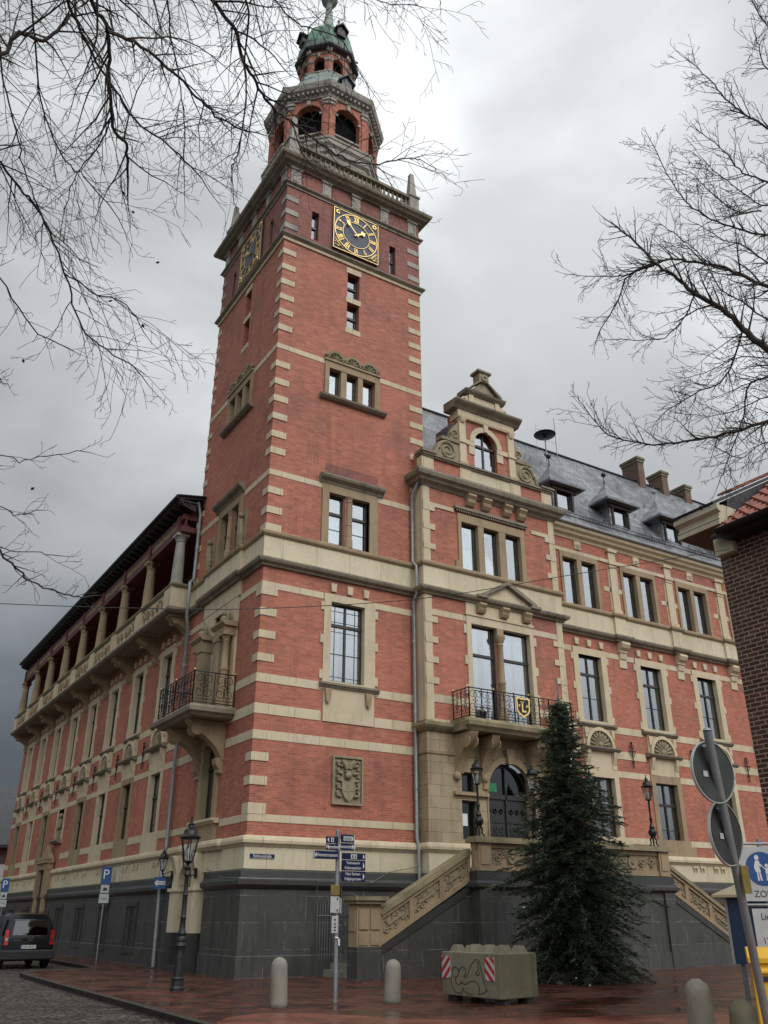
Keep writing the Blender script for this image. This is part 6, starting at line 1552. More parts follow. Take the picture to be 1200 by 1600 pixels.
# round traffic signs seen from the back, on a slightly leaning pole
ts = thing('traffic_sign', 'two round traffic signs seen from the back on one grey leaning pole', 'traffic sign', (-3.95, -20.5, 0))
pA = at(1107, 1152, 7.8); pB = at(1200, 1601, 7.8)
dirp = (pA-pB).normalized(); pG = pB-dirp*(pB.z/dirp.z); pT = pA+dirp*.06
m = MB(); m.tube([pG, pT], .038, 12); m.lathe(pT, [(.04, 0), (.03, .02), (.01, .03)], 10); m.build('pole', 'zinc', ts, smooth=True)
def disc(c, nrm, r, stick):
    nrm = Vector(nrm).normalized(); upv = Vector((0, 0, 1)); xx = upv.cross(nrm).normalized(); mt = Matrix((xx, nrm.cross(xx), nrm)).transposed()
    m = MB(); m.lathe(c, [(r*.97, -.006), (r, -.012), (r, .012), (r*.97, .004)], 40, 0, mt); d_ = m.build('sign_disc', 'sign_back', ts, smooth=True)
    m = MB()
    for k in range(40):
        a = R(9*k); b = R(9*k+9); q = lambda rr, an, w_: tuple(c+mt @ Vector((rr*math.cos(an), rr*math.sin(an), w_)))
        m.add([q(r*.985, a, .013), q(r*1.01, a, .013), q(r*1.01, b, .013), q(r*.985, b, .013), q(r*1.01, a, -.014), q(r*1.01, b, -.014)], [(0, 1, 2, 3), (1, 4, 5, 2)])
    m.build('rim', 'sign_white', d_)
    m = MB(); u, v_ = stick; q = lambda x, y_, w_: tuple(c+mt @ Vector((x, y_, w_)))
    m.add([q(u, v_, .012), q(u+.06, v_, .012), q(u+.06, v_+.05, .012), q(u, v_+.05, .012)], [(0, 1, 2, 3)]); m.build('sticker', 'sign_white', d_)
    m = MB()
    for t in (-.26, .26): pc = c+dirp*t*r/.3+Vector((0, 0, 0)); m.tube([pc-dirp*.012, pc+dirp*.012], .05, 10)
    m.build('clamp', 'steel_grey', d_)
toC = (CAMP-at(1120, 1205, 7.8)); toC.z = 0; toC.normalize()
def yawed(v_, a): return Matrix.Rotation(R(a), 3, 'Z') @ v_
for (u, v_), a, st_ in (((1120, 1205), 51, (-.14, -.05)), ((1141, 1302), 61, (-.12, -.05))):
    nrm = yawed(toC, a); c = at(u, v_, 7.8); disc(c-nrm*.045-Vector((0, 0, 0)), nrm, .270, st_)
m = MB(); c = at(1158, 1372, 7.8); m.box(c.x-.055, c.x+.045, c.y-.06, c.y-.045, c.z-.13, c.z+.10); m.build('ochre_plate', 'sign_ochre', ts)
# pedestrian zone board
zn = thing('pedestrian_zone_sign', 'white pedestrian zone sign with a blue disc above a delivery times plate', 'road sign', at(1235, 1600, 11.6)*1)
zn.location.z = 0
zo = at(1167, 1412, 11.6); zx = CR.copy(); zx = Vector((CR.x, CR.y, 0)).normalized(); zx = yawed(zx, -6); zn_ = Vector((zx.y, -zx.x, 0))
def G3(u, w_, z): p = Vector((zo.x, zo.y, 0))+zx*u+zn_*w_; return (p.x, p.y, z)
zb0 = zo.z+.03; W3 = .62
m = MB(); m.prism([G3(0, 0, zb0), G3(W3, 0, zb0), G3(W3, 0, zb0+.68), G3(0, 0, zb0+.68)], zn_*.012); b_ = m.build('sign_panel', 'sign_white', zn)
m = MB(); cx_, cz = .27, zb0+.40
m.prism([G3(cx_+.215*math.cos(R(a*10)), .014, cz+.215*math.sin(R(a*10))) for a in range(36)], zn_*.002); m.build('blue_disc', 'sign_blue', b_)
m = MB()      # adult with child pictogram
def fpz(pts): m.prism([G3(cx_+x*.92, .018, cz+z*.92) for x, z in pts], zn_*.002)
fpz([(-.06+.032*math.cos(R(a*30)), .155+.036*math.sin(R(a*30))) for a in range(12)])
fpz([(-.085, .115), (-.035, .115), (-.015, .03), (-.025, .02), (-.045, .06), (-.025, -.04), (-.10, -.04), (-.115, .02)]); fpz([(-.085, -.04), (-.065, -.04), (-.06, -.16), (-.085, -.16)]); fpz([(-.055, -.04), (-.035, -.04), (-.02, -.16), (-.045, -.16)]); fpz([(-.03, .06), (-.02, .07), (.045, -.0), (.035, -.01)])
fpz([(.065+.024*math.cos(R(a*30)), .045+.026*math.sin(R(a*30))) for a in range(12)]); fpz([(.045, .015), (.085, .015), (.10, -.06), (.035, -.06)]); fpz([(.045, -.06), (.06, -.06), (.055, -.16), (.038, -.16)]); fpz([(.07, -.06), (.088, -.06), (.095, -.16), (.078, -.16)])
m.build('pictogram', 'letter_white', b_)
text('lettering', 'ZONE', .115, 'sign_text', b_, G3(.27, .014, zb0+.085), zx, (0, 0, 1))
m = MB(); m.prism([G3(.05, 0, zb0-.72), G3(.05+W3, 0, zb0-.72), G3(.05+W3, 0, zb0-.09), G3(.05, 0, zb0-.09)], zn_*.012); b_ = m.build('text_panel', 'sign_white', zn)
for k, (s_, x) in enumerate((('Lieferverk.', .36), ('frei', .36), ('12\u00b3\u2070 \u2013 14\u00b3\u2070', .36), ('18\u2070\u2070 \u2013 10\u2070\u2070', .36))):
    s_ = ('Lieferverk.', 'frei', '12.30-14.30', '18.00-10.00')[k]; text('lettering', s_, .115, 'sign_text', b_, G3(x, .014, zb0-.19-.145*k), zx, (0, 0, 1), font_w=.85)
m = MB()
for u in (.30,): m.tube([G3(u, -.04, 0), G3(u, -.04, zb0+.78)], .035, 8)
m.tube([G3(-.0, -.02, zb0+.72), G3(W3, -.02, zb0+.72)], .02, 6); m.tube([G3(0, -.02, zb0-.045), G3(W3, -.02, zb0-.045)], .02, 6); m.build('pole', 'zinc', zn)
# post box
pb_ = thing('post_box', 'yellow post box with a sloping lid beside the sign pole', 'post box', at(1195, 1600, 9.3)*1); pb_.location.z = 0
po = at(1170, 1489, 9.3); xx = yawed(Vector((CR.x, CR.y, 0)).normalized(), -19); yy = Vector((-xx.y, xx.x, 0))
def G4(u, w_, z): p = Vector((po.x, po.y, 0))+xx*u+yy*w_; return (p.x, p.y, z)
zt = po.z
def pbx(u0, u1, w0, w1, z0, z1, mat, nm): m = MB(); m.prism([G4(u0, w0, z0), G4(u1, w0, z0), G4(u1, w0, z1), G4(u0, w0, z1)], yy*(w1-w0)); return m.build(nm, mat, pb_, bevel=.012)
pbx(.0, .55, 0, .42, .45, zt-.10, 'post_yellow', 'case')
m = MB(); m.prism([G4(-.025, -.03, zt-.10), G4(-.025, -.03, zt-.04), G4(-.025, .16, zt+.05), G4(-.025, .46, zt+.05), G4(-.025, .46, zt-.10)], xx*.60); m.build('lid', 'post_yellow', pb_, bevel=.01)
m = MB(); m.prism([G4(.06, -.012, zt-.27), G4(.49, -.012, zt-.27), G4(.49, -.012, zt-.22), G4(.06, -.012, zt-.22)], yy*.01); m.build('slot', 'sign_text', pb_)
m = MB(); m.prism([G4(.03, -.035, zt-.19), G4(.52, -.035, zt-.19), G4(.52, 0, zt-.15), G4(.03, 0, zt-.15)], (0, 0, .02)); m.build('slot_flap', 'post_yellow', pb_)
m = MB(); m.tube([G4(.12, -.004, .56), G4(.16, -.004, .68), G4(.22, -.004, .56)], .006, 4); m.tube([G4(.1, -.004, .52), G4(.3, -.004, .50), G4(.32, -.004, .60)], .006, 4); m.build('scrawl', 'graffiti', pb_)
m = MB(); m.prism([G4(.18, .12, 0), G4(.37, .12, 0), G4(.37, .12, .46), G4(.18, .12, .46)], yy*.18); m.build('pedestal', 'steel_grey', pb_)
# blue kiosk column with a cream roof
kx = at(1147, 1500, 16); kx.z = 0
kk = thing('kiosk', 'dark blue kiosk box with a pale hipped roof near the far stair', 'kiosk', kx)
ax_ = yawed(Vector((CR.x, CR.y, 0)).normalized(), -22); ay_ = Vector((-ax_.y, ax_.x, 0)); ko = at(1140, 1450, 17.5); ko.z = 0
def G5(u, w_, z): p = ko+ax_*u+ay_*w_; return (p.x, p.y, z)
kz = at(1140, 1402, 17.5).z; kb0 = max(.05, at(1155, 1505, 17.5).z)
m = MB(); m.prism([G5(0, 0, kb0), G5(1.15, 0, kb0), G5(1.15, 0, kz), G5(0, 0, kz)], ay_*.9); m.build('body', 'booth_blue', kk)
m = MB(); m.prism([G5(-.03, -.03, kb0), G5(.02, -.03, kb0), G5(.02, -.03, kz), G5(-.03, -.03, kz)], ay_*.05); m.prism([G5(1.13, -.03, kb0), G5(1.18, -.03, kb0), G5(1.18, -.03, kz), G5(1.13, -.03, kz)], ay_*.05); m.build('white_edge', 'sign_white', kk)
for u in (.1, 1.0): m = MB(); m.prism([G5(u, .1, 0), G5(u+.08, .1, 0), G5(u+.08, .1, kb0+.02), G5(u, .1, kb0+.02)], ay_*.6); m.build('foot', 'steel_grey', kk)
m = MB(); b = 0; A_ = [G5(-.25, -.22, kz), G5(1.4, -.22, kz), G5(1.4, 1.12, kz), G5(-.25, 1.12, kz)]; B_ = [G5(-.25, -.22, kz+.05), G5(1.4, -.22, kz+.05), G5(1.4, 1.12, kz+.05), G5(-.25, 1.12, kz+.05)]; T_ = [G5(.25, .25, kz+.26), G5(.9, .25, kz+.26), G5(.9, .65, kz+.26), G5(.25, .65, kz+.26)]
m.add(A_+B_+T_, [(0, 1, 2, 3), (8, 9, 10, 11)]+[(i, (i+1) % 4, 4+(i+1) % 4, 4+i) for i in range(4)]+[(4+i, 4+(i+1) % 4, 8+(i+1) % 4, 8+i) for i in range(4)]); m.build('roof', 'booth_cream', kk)

# ================================================================ CAR (black van seen from the rear)
cr_ = thing('parked_car', 'black high roofed van parked at the kerb beside the side wing, seen from behind', 'car', (-3.55, 11.0, -.12))
c0x, c0y, cz0, W, LN, H = -3.52, 10.9, -.12, .90, 4.2, 1.82
# side outline (y from rear, z): lofted cross sections along the length
secs = [(0.00, .30, .95, .66, .80), (.02, .28, 1.05, .72, .86), (.10, .26, 1.62, .74, .89), (.35, .26, 1.80, .74, .90), (1.2, .26, 1.84, .76, .91), (2.3, .26, 1.82, .76, .91), (2.9, .26, 1.62, .74, .90), (3.35, .26, 1.12, .80, .88), (3.9, .28, .98, .74, .84), (4.18, .34, .72, .60, .74)]
m = MB()
for i, (y, zb, zt_, wt, wb) in enumerate(secs):
    mid = min(zt_, .98); pts = [(-wb*.96, zb), (-wb, zb+.15), (-wb, mid*.92), (-(wt if zt_ > 1.15 else wb*.97), zt_-.10 if zt_ > 1.15 else zt_-.04), (-(wt-.12), zt_), (wt-.12, zt_), ((wt if zt_ > 1.15 else wb*.97), zt_-.10 if zt_ > 1.15 else zt_-.04), (wb, mid*.92), (wb, zb+.15), (wb*.96, zb)]
    for x, z in pts: m.v.append((c0x+x, c0y+y, cz0+z))
for i in range(len(secs)-1):
    for k in range(10): k2 = (k+1) % 10; m.f.append((i*10+k, i*10+k2, (i+1)*10+k2, (i+1)*10+k))
m.f.append(tuple(range(10))[::-1]); m.f.append(tuple((len(secs)-1)*10+k for k in range(10)))
cb_ = m.build('body', 'car_paint', cr_, bevel=.03)
for p in cb_.data.polygons: p.use_smooth = True
cb_.data.set_sharp_from_angle(angle=R(35))
def cq(nm, pts, mat, par=cr_, th=.012):
    m = MB(); P3 = [Vector((c0x+x, c0y+y, cz0+z)) for x, y, z in pts]; n_ = (P3[1]-P3[0]).cross(P3[2]-P3[0]).normalized(); 
    if n_.y > 0: n_ = -n_
    m.prism([p+n_*.004 for p in P3], n_*th); return m.build(nm, mat, par)
def yr(z): return .02+(z-1.05)*(.08/.57) if z > 1.05 else 0.0
cq('rear_window', [(-.62, yr(1.10), 1.10), (.62, yr(1.10), 1.10), (.56, yr(1.58), 1.58), (-.56, yr(1.58), 1.58)], 'car_glass')
cq('door_seam', [(-.05, yr(1.6), 1.62), (-.035, yr(1.6), 1.62), (-.035, -.005, .45), (-.05, -.005, .45)], 'car_trim')
for s_ in (-1, 1):
    l_ = cq('tail_light', [(s_*.72, -.004, .78), (s_*.86, .03, .78), (s_*.85, yr(1.25)+.03, 1.28), (s_*.74, yr(1.25), 1.28)], 'lamp_red', th=.03)
    cq('reverse_lamp', [(s_*.74, -.02, .92), (s_*.84, .01, .92), (s_*.84, .01, 1.02), (s_*.74, -.02, 1.02)], 'chrome', l_, .02)
m = MB(); m.box(c0x-.93, c0x+.93, c0y-.08, c0y+.25, cz0+.30, cz0+.62); m.build('bumper', 'car_trim', cr_, bevel=.04)
m = MB(); m.box(c0x-.30, c0x+.24, c0y-.10, c0y-.085, cz0+.66, cz0+.78) if False else m.box(c0x-.28, c0x+.26, c0y-.035, c0y-.02, cz0+.66, cz0+.78); lpz = m.build('licence_plate', 'sign_white', cr_)
m = MB(); m.box(c0x-.28, c0x-.24, c0y-.038, c0y-.035, cz0+.66, cz0+.78); m.build('blue_strip', 'sign_blue', lpz)
text('lettering', 'LER AB 21', .105, 'sign_text', lpz, (c0x+.01, c0y-.037, cz0+.72), (1, 0, 0), (0, 0, 1), font_w=.9)
# round emblem with a lightning-like stroke in a ring
m = MB()
def er(r0, r1): m.ring(Fr('y', c0y-.015), c0x+.02, cz0+1.0, r0, r1, 0, .015, 0, 360, 24)
er(.075, .095); emb = m.build('emblem_ring', 'chrome', cr_)
m = MB(); FE = Fr('y', c0y-.016); ex, ez = c0x+.02, cz0+1.0; m.fpoly(FE, [(ex-.07, ez-.045), (ex+.0, ez+.015), (ex-.02, ez+.02), (ex+.07, ez+.045), (ex+.0, ez-.015), (ex+.02, ez-.02)], 0, .014); m.build('emblem', 'chrome', emb)
m = MB(); m.box(c0x-.55, c0x-.30, c0y-.02, c0y-.0, cz0+.93, cz0+.95); m.box(c0x+.22, c0x+.32, c0y-.01, c0y+.01, cz0+1.06, cz0+1.085); m.build('badge', 'chrome', cr_)
m = MB(); m.tube([(c0x-.3, c0y+.03, cz0+1.13), (c0x-.05, c0y+.0, cz0+1.17)], .012, 4); m.build('wiper', 'car_trim', cr_)
for s_ in (-1, 1):
    for y in (.75, 3.35):
        m = MB(); m.lathe((c0x+s_*.80, c0y+y, cz0+.31), [(.20, -.11), (.30, -.11), (.32, -.07), (.32, .07), (.30, .11), (.20, .11)], 22, 0, Matrix.Rotation(R(90), 3, 'Y')); ty = m.build('tyre', 'rubber', cr_, smooth=True)
        m = MB(); m.lathe((c0x+s_*.80, c0y+y, cz0+.31), [(.21, -.10), (.21, .10)], 18, 0, Matrix.Rotation(R(90), 3, 'Y')); m.build('rim', 'steel_grey', ty)
m = MB()
for s_ in (-1, 1): m.box(c0x+s_*1.0-.1, c0x+s_*1.0+.1, c0y+2.75, c0y+2.85, cz0+1.05, cz0+1.25)
[q_.build('mirror', 'car_trim', cr_) for q_ in comps(m)]
for s_ in (-1, 1):
    m = MB()
    for (a, b) in ((.35, 1.15), (1.25, 2.15), (2.25, 2.95)): m.prism([(c0x+s_*.895, c0y+a, cz0+1.08), (c0x+s_*.895, c0y+b, cz0+1.08), (c0x+s_*.78, c0y+(b-.05 if b < 2.9 else 2.75), cz0+1.60), (c0x+s_*.78, c0y+a+.03, cz0+1.60)], (s_*.02, 0, 0))
    m.build('side_window', 'car_glass', cr_)
    m = MB(); m.box(c0x+s_*.62-.02, c0x+s_*.62+.02, c0y+.4, c0y+2.5, cz0+1.86, cz0+1.89); m.box(c0x+s_*.62-.02, c0x+s_*.62+.02, c0y+.4, c0y+.45, cz0+1.80, cz0+1.87); m.box(c0x+s_*.62-.02, c0x+s_*.62+.02, c0y+2.45, c0y+2.5, cz0+1.80, cz0+1.87); m.build('roof_rail', 'car_trim', cr_)

# ================================================================ NEIGHBOURING HOUSES
bh = thing('brick_house', 'dark clinker brick house with an orange pantile roof and cream verge box', 'house', (2.44, -16.1, 0))
HX, HY = 2.44, -16.13
m = MB(); m.box(HX, HX+9, HY-14, HY, 0, 8.25); m.prism([(HX, HY-14, 8.25), (HX+4.5, HY-14, 11.62), (HX+9, HY-14, 8.25)], (0, 14, 0)); m.build('wall', 'brick_house', bh)
m = MB(); ang = math.atan2(.75, 1)
m.box(HX-.12, HX+.30, HY-.40, HY+.02, 7.86, 8.26); m.build('kneeler', 'timber_cream', bh, bevel=.015)
m = MB(); vy0, vy1 = HY-.18, HY+.80
def verge(dz0, dz1, y0, y1, x0=-.22, x1=3.75): m.prism([(HX+x0, y0, 8.28+x0*1.053+dz0), (HX+x1, y0, 8.28+x1*1.053+dz0), (HX+x1, y0, 8.28+x1*1.053+dz1), (HX+x0, y0, 8.28+x0*1.053+dz1)], (0, y1-y0, 0))
m.prism([(HX-.06, vy0, 8.50), (HX-.06, vy0, 8.90), (HX+.10, vy0, 8.95), (HX+1.5, vy0, 8.95), (HX+1.5, vy0, 8.5)], (0, vy1-vy0, 0)); m.prism([(HX-.15, vy0-.05, 8.80), (HX-.15, vy0-.05, 8.90), (HX-.06, vy0-.05, 8.93), (HX-.06, vy0-.05, 8.74)], (0, vy1-vy0+.09, 0)); m.box(HX-.10, HX-.06, vy0, vy1+.02, 8.50, 8.59); m.box(HX-.085, HX-.06, vy0, vy1+.01, 8.62, 8.66)
m.build('verge_box', 'timber_cream', bh)
m = MB(); m.box(HX-.05, HX+1.48, vy0+.02, vy1-.02, 8.47, 8.50); m.build('soffit', 'soffit_brown', bh)
m = MB(); m.prism([(HX-.16, vy0-.0, 8.90), (HX+4.5, vy0, 11.42), (HX+4.5, vy0, 11.48), (HX-.20, vy0, 8.95)], (0, vy1-vy0+.06, 0)); m.prism([(HX+.3, vy0+.03, 8.96), (HX+1.5, vy0+.03, 8.96), (HX+4.5, vy0+.03, 10.6), (HX+4.5, vy0+.03, 11.40), (HX+.3, vy0+.03, 9.12)], (0, vy1-vy0-.06, 0)); m.build('verge_capping', 'roof_dark', bh)
# pantiles: real S-shaped rows
m = MB(); pitch_y, pitch_s, ny, nsx = .25, .34, 40, 14
ex, ez = HX-.38, 8.20; sx, sz = math.cos(ang), math.sin(ang)
for r_ in range(nsx):
    for c_ in range(ny):
        y0 = HY-.22-c_*pitch_y; b = len(m.v); K = 7
        for e_ in range(2):
            s_ = r_*pitch_s+e_*(pitch_s+.05); lift = .045 if e_ == 0 else 0.0
            for k in range(K):
                t = k/(K-1); y = y0-t*pitch_y*1.04; hgt = .045*math.sin(t*2*math.pi)+lift
                m.v.append((ex+s_*sx-hgt*sz, y, ez+s_*sz+hgt*sx))
        for k in range(K-1): m.f.append((b+k, b+k+1, b+K+k+1, b+K+k))
        # front lip
        b2 = len(m.v)
        for k in range(K): p = m.v[b+k]; m.v.append((p[0]+.02*sz, p[1], p[2]-.022))
        for k in range(K-1): m.f.append((b+k, b+k+1, b2+k+1, b2+k))
m.build('pantile_roof', 'pantile', bh)
m = MB(); m.prism([(HX-.30, HY-14, 8.12), (HX+4.5, HY-14, 11.72), (HX+4.5, HY-14, 11.79), (HX-.34, HY-14, 8.18)], (0, 13.9, 0)); m.prism([(HX+9.3, HY-14, 8.16), (HX+4.5, HY-14, 11.73), (HX+4.5, HY-14, 11.87), (HX+9.3, HY-14, 8.3)], (0, 14.8, 0)); m.build('roof_boarding', 'roof_dark', bh)
m = MB(); gy_ = HY-.36
for k in range(9): pass
prof = [(-.09*math.cos(R(a)), -.09*math.sin(R(a))) for a in range(0, 181, 20)]
for (x, z), (x2, z2) in zip(prof[:-1], prof[1:]): m.prism([(HX-.48+x, gy_, 8.20+z), (HX-.48+x2, gy_, 8.20+z2), (HX-.48+x2*.9, gy_, 8.20+z2*.9), (HX-.48+x*.9, gy_, 8.20+z*.9)], (0, -13, 0))
m.box(HX-.40, HX, HY-14, gy_, 8.06, 8.10); m.build('gutter', 'iron_worn', bh)
m = MB(); 
for k in range(8):
    xa_, xb_ = HX+1.55+.38*k, HX+1.55+.38*(k+1.03); m.prism([(xa_, vy1-.28, 8.98+.54*(xa_-HX+.2)+.03), (xb_, vy1-.28, 8.98+.54*(xb_-HX+.2)+.0), (xb_, vy1-.28, 8.98+.54*(xb_-HX+.2)+.05), (xa_, vy1-.28, 8.98+.54*(xa_-HX+.2)+.08)], (0, .38, 0))
m.build('verge_tiles', 'pantile', bh)
# far house at the end of the side street
fh = thing('far_house', 'small dark brick house with a dark tiled roof far down the side street', 'house', (-2, 48, 0))
m = MB(); m.box(-9, 3.2, 46, 58, 0, 6.4); m.prism([(3.2, 46, 6.4), (3.2, 58, 6.4), (3.2, 52, 10.5)], (-12.2, 0, 0)); m.build('wall', 'brick_far', fh)
m = MB(); m.prism([(-9.5, 45.4, 6.1), (-9.5, 52, 10.7), (-9.5, 58.6, 6.1), (-9.5, 58.6, 6.3), (-9.5, 52, 10.95), (-9.5, 45.4, 6.3)], (13.2, 0, 0)); m.build('roof', 'roof_dark', fh)
m = MB()
for x in (-6, -2, 1.2): m.box(x-.5, x+.5, 45.95, 46.0, 3.6, 5.0); m.box(x-.5, x+.5, 45.95, 46.0, .9, 2.4)
[q_.build('window', 'frame_white', fh) for q_ in comps(m)]

# overhead wire
wp = [(-40, 938, 13.0), (0, 943, 13.6), (200, 950, 14.3), (400, 951, 14.9), (660, 935, 15.5), (900, 897, 15.8), (1140, 858, 16.0)]
pts = [at(*p) for p in wp]; fine = []
for i in range(len(pts)-1):
    p0_, p1_, p2_, p3_ = pts[max(0, i-1)], pts[i], pts[i+1], pts[min(len(pts)-1, i+2)]
    for t in range(6):
        f = t/6; fine.append(.5*((2*p1_)+(p2_-p0_)*f+(2*p0_-5*p1_+4*p2_-p3_)*f*f+(3*p1_-p0_-3*p2_+p3_)*f**3))
fine.append(pts[-1]); m = MB(); m.tube(fine, .007, 5)
tag(m.build('overhead_wire', 'iron_black'), 'thin black cable sagging across the street in front of the hall', 'cable')
m = MB(); m.tube([(6.14, -.2, 3.1), (5.0, -.12, 2.9), (4.2, -.36, 2.55)], .012, 4); m.tube([(-.12, 2.8, 3.0), (-.2, 1.2, 2.68), (-.3, -.3, 2.62), (2.3, -.32, 2.62), (2.4, -.2, 0)], .012, 4)
tag(m.build('plinth_cable', 'steel_grey'), 'thin grey cable stapled along the moulding of the plinth', 'cable')
# ================================================================ FIR TREE in front of the terrace
ft = thing('fir_tree', 'tall dark green fir tree with a thin spike on its tip, before the entrance terrace', 'fir tree', (7.47, -6.0, 0))
q = random.Random(11); X0, Y0, HT = 7.47, -6.0, 7.75
tr = MB(); tr.tube([(X0, Y0, 0), (X0+.03, Y0, 3), (X0+.05, Y0, 6), (X0+.05, Y0, HT)], [.16, .12, .06, .015], 8)
ca, cb2 = MB(), MB(); lights = MB()
def spray(p, d, L, mb, dens):      # flat twig with needles: narrow leaf blades either side, drooping
    side = d.cross(Vector((0, 0, 1))); side = side.normalized() if side.length > .01 else Vector((1, 0, 0)); up = side.cross(d).normalized()
    n = max(4, int(L/.045*dens))
    for i in range(n):
        t = i/n; c = p+d*(L*t)+Vector((0, 0, -.10*L*t*t))
        for s_ in (-1, 1):
            l = (.055+.05*q.random())*(1.15-.6*t); v1 = (side*s_*q.uniform(.7, 1)+d*.55+up*q.uniform(-.25, .55)).normalized()*l; wv = d*.014+up*.013
            mb.add([c-wv, c+v1*.5-wv*1.2, c+v1, c+wv], [(0, 1, 2, 3)])
nw = 54
def prof_r(z):
    P_ = [(0, 1.7), (.6, 1.98), (2.2, 2.08), (3.4, 1.98), (4.2, 1.66), (4.8, 1.30), (5.8, .86), (6.8, .48), (7.8, .08)]
    for (a, ra), (b, rb) in zip(P_, P_[1:]):
        if a <= z <= b: return ra+(rb-ra)*(z-a)/(b-a)
    return .08
for w_ in range(nw):
    f = w_/(nw-1); z = .55+(HT-.85)*f; rad = .93*prof_r(z)*(1+.10*math.sin(f*21+1))
    nb = int(17-8*f)
    for b in range(nb):
        a = 2*math.pi*(b+q.random()*.8)/nb+w_*.7; rr = rad*(q.uniform(.50, 1.05) if q.random() < .85 else q.uniform(1.05, 1.20)); pitch = -.20+.75*f+q.uniform(-.16, .12)
        d = Vector((math.cos(a), math.sin(a), 0)); pts = []
        for k in range(6):
            t = k/5; pts.append(Vector((X0+.04, Y0, z))+d*(rr*t)+Vector((0, 0, rr*(pitch*t-.50*t*t+.20*t**4))))
        tr.tube(pts, [.022*(1-f)+.008, .016, .012, .009, .006, .003], 4, cap=False)
        L_ = 0
        ns_ = max(4, int(rr/.095))
        for k in range(ns_):
            t = .12+.88*(k+q.random()*.5)/ns_; i = min(4, int(t*5)); p = pts[i].lerp(pts[i+1], t*5-i); dd = (pts[i+1]-pts[i]).normalized()
            for s_ in (-1, 1):
                ln = (.20+.22*rr*(1-t)*.6)*q.uniform(.7, 1.35); e = (dd*q.uniform(.2, .8)+dd.cross(Vector((0, 0, 1)))*s_*q.uniform(.4, 1)+Vector((0, 0, q.uniform(-.9, .35)))).normalized()
                spray(p, e, min(.62, ln), ca if q.random() < .6 else cb2, .85)
        spray(pts[4], (pts[5]-pts[4]).normalized(), .30+.1*rr, cb2, .9)
        if q.random() < .03: lights.ball(pts[q.choice((3, 4, 5))]+Vector((0, 0, .03)), .022, 4)
for k in range(14):
    a = k*2.4; spray(Vector((X0+.05, Y0, HT-.5+.03*k)), Vector((math.cos(a)*.7, math.sin(a)*.7, .8)).normalized(), .32-.01*k, cb2, 1)
tr.build('trunk', 'bark', ft); o = ca.build('crown', 'spruce_needles', ft); cb2.build('branch_tips', 'spruce_tips', ft); lights.build('fairy_lights', 'paper_white', ft)
m = MB(); m.tube([(X0+.05, Y0, HT-.35), (X0+.05, Y0, HT+.62)], .018, 6); m.tube([(X0+.05, Y0, HT-.2), (X0+.05, Y0, HT+.1)], .03, 6)
for k in range(8):
    a = R(45*k+10); e = Vector((CR.x*math.cos(a), CR.y*math.cos(a), math.sin(a))); c = Vector((X0+.05, Y0, HT+.30)); m.tube([c, c+e*(.30 if k % 2 else .20)], .006, 4)
m.build('tip_star', 'steel_grey', ft)

# ================================================================ BARE TREES
def smooth_path(pts, n=5):
    o_ = []
    for i in range(len(pts)-1):
        p0_, p1_, p2_, p3_ = pts[max(0, i-1)], pts[i], pts[i+1], pts[min(len(pts)-1, i+2)]
        for t in range(n): f = t/n; o_.append(.5*((2*p1_)+(p2_-p0_)*f+(2*p0_-5*p1_+4*p2_-p3_)*f*f+(3*p1_-p0_-3*p2_+p3_)*f**3))
    return o_+[pts[-1].copy()]
RMIN = [.0019]
def grow(mb, tw, p, d, L, r, lvl, q, droop, kink=.19):
    n = max(3, int(L/(.11 if lvl > 1 else .075))); pts = [p.copy()]; rad = [r]; d = d.normalized(); step = L/n
    for i in range(n):
        t = (i+1)/n
        d = (d+Vector((q.gauss(0, 1), q.gauss(0, 1), q.gauss(0, 1)))*kink*.55+Vector((0, 0, droop*(.20 if lvl > 1 else .10)))).normalized()
        pts.append(pts[-1]+d*step); rad.append(max(RMIN[0], r*(1-.78*t)))
        if lvl > 0:
            pr = {3: .80, 2: .72, 1: .50}[lvl]
            if q.random() < pr:
                s_ = Vector((q.gauss(0, 1), q.gauss(0, 1), q.gauss(0, 1))); s_ -= d*s_.dot(d); s_.normalize()
                ch = (d*.75+s_*.72).normalized(); l2 = L*(.52-.22*t)*q.uniform(.6, 1.25)
                l2 = min(l2, {3: 1.0, 2: .46, 1: .17}[lvl])
                if l2 > .04: grow(mb, tw, pts[-1], ch, l2, max(RMIN[0], rad[-1]*.55), lvl-1, q, droop, kink)
    (mb if lvl > 1 else tw).tube(pts, rad, 5 if lvl > 1 else 3, cap=False)
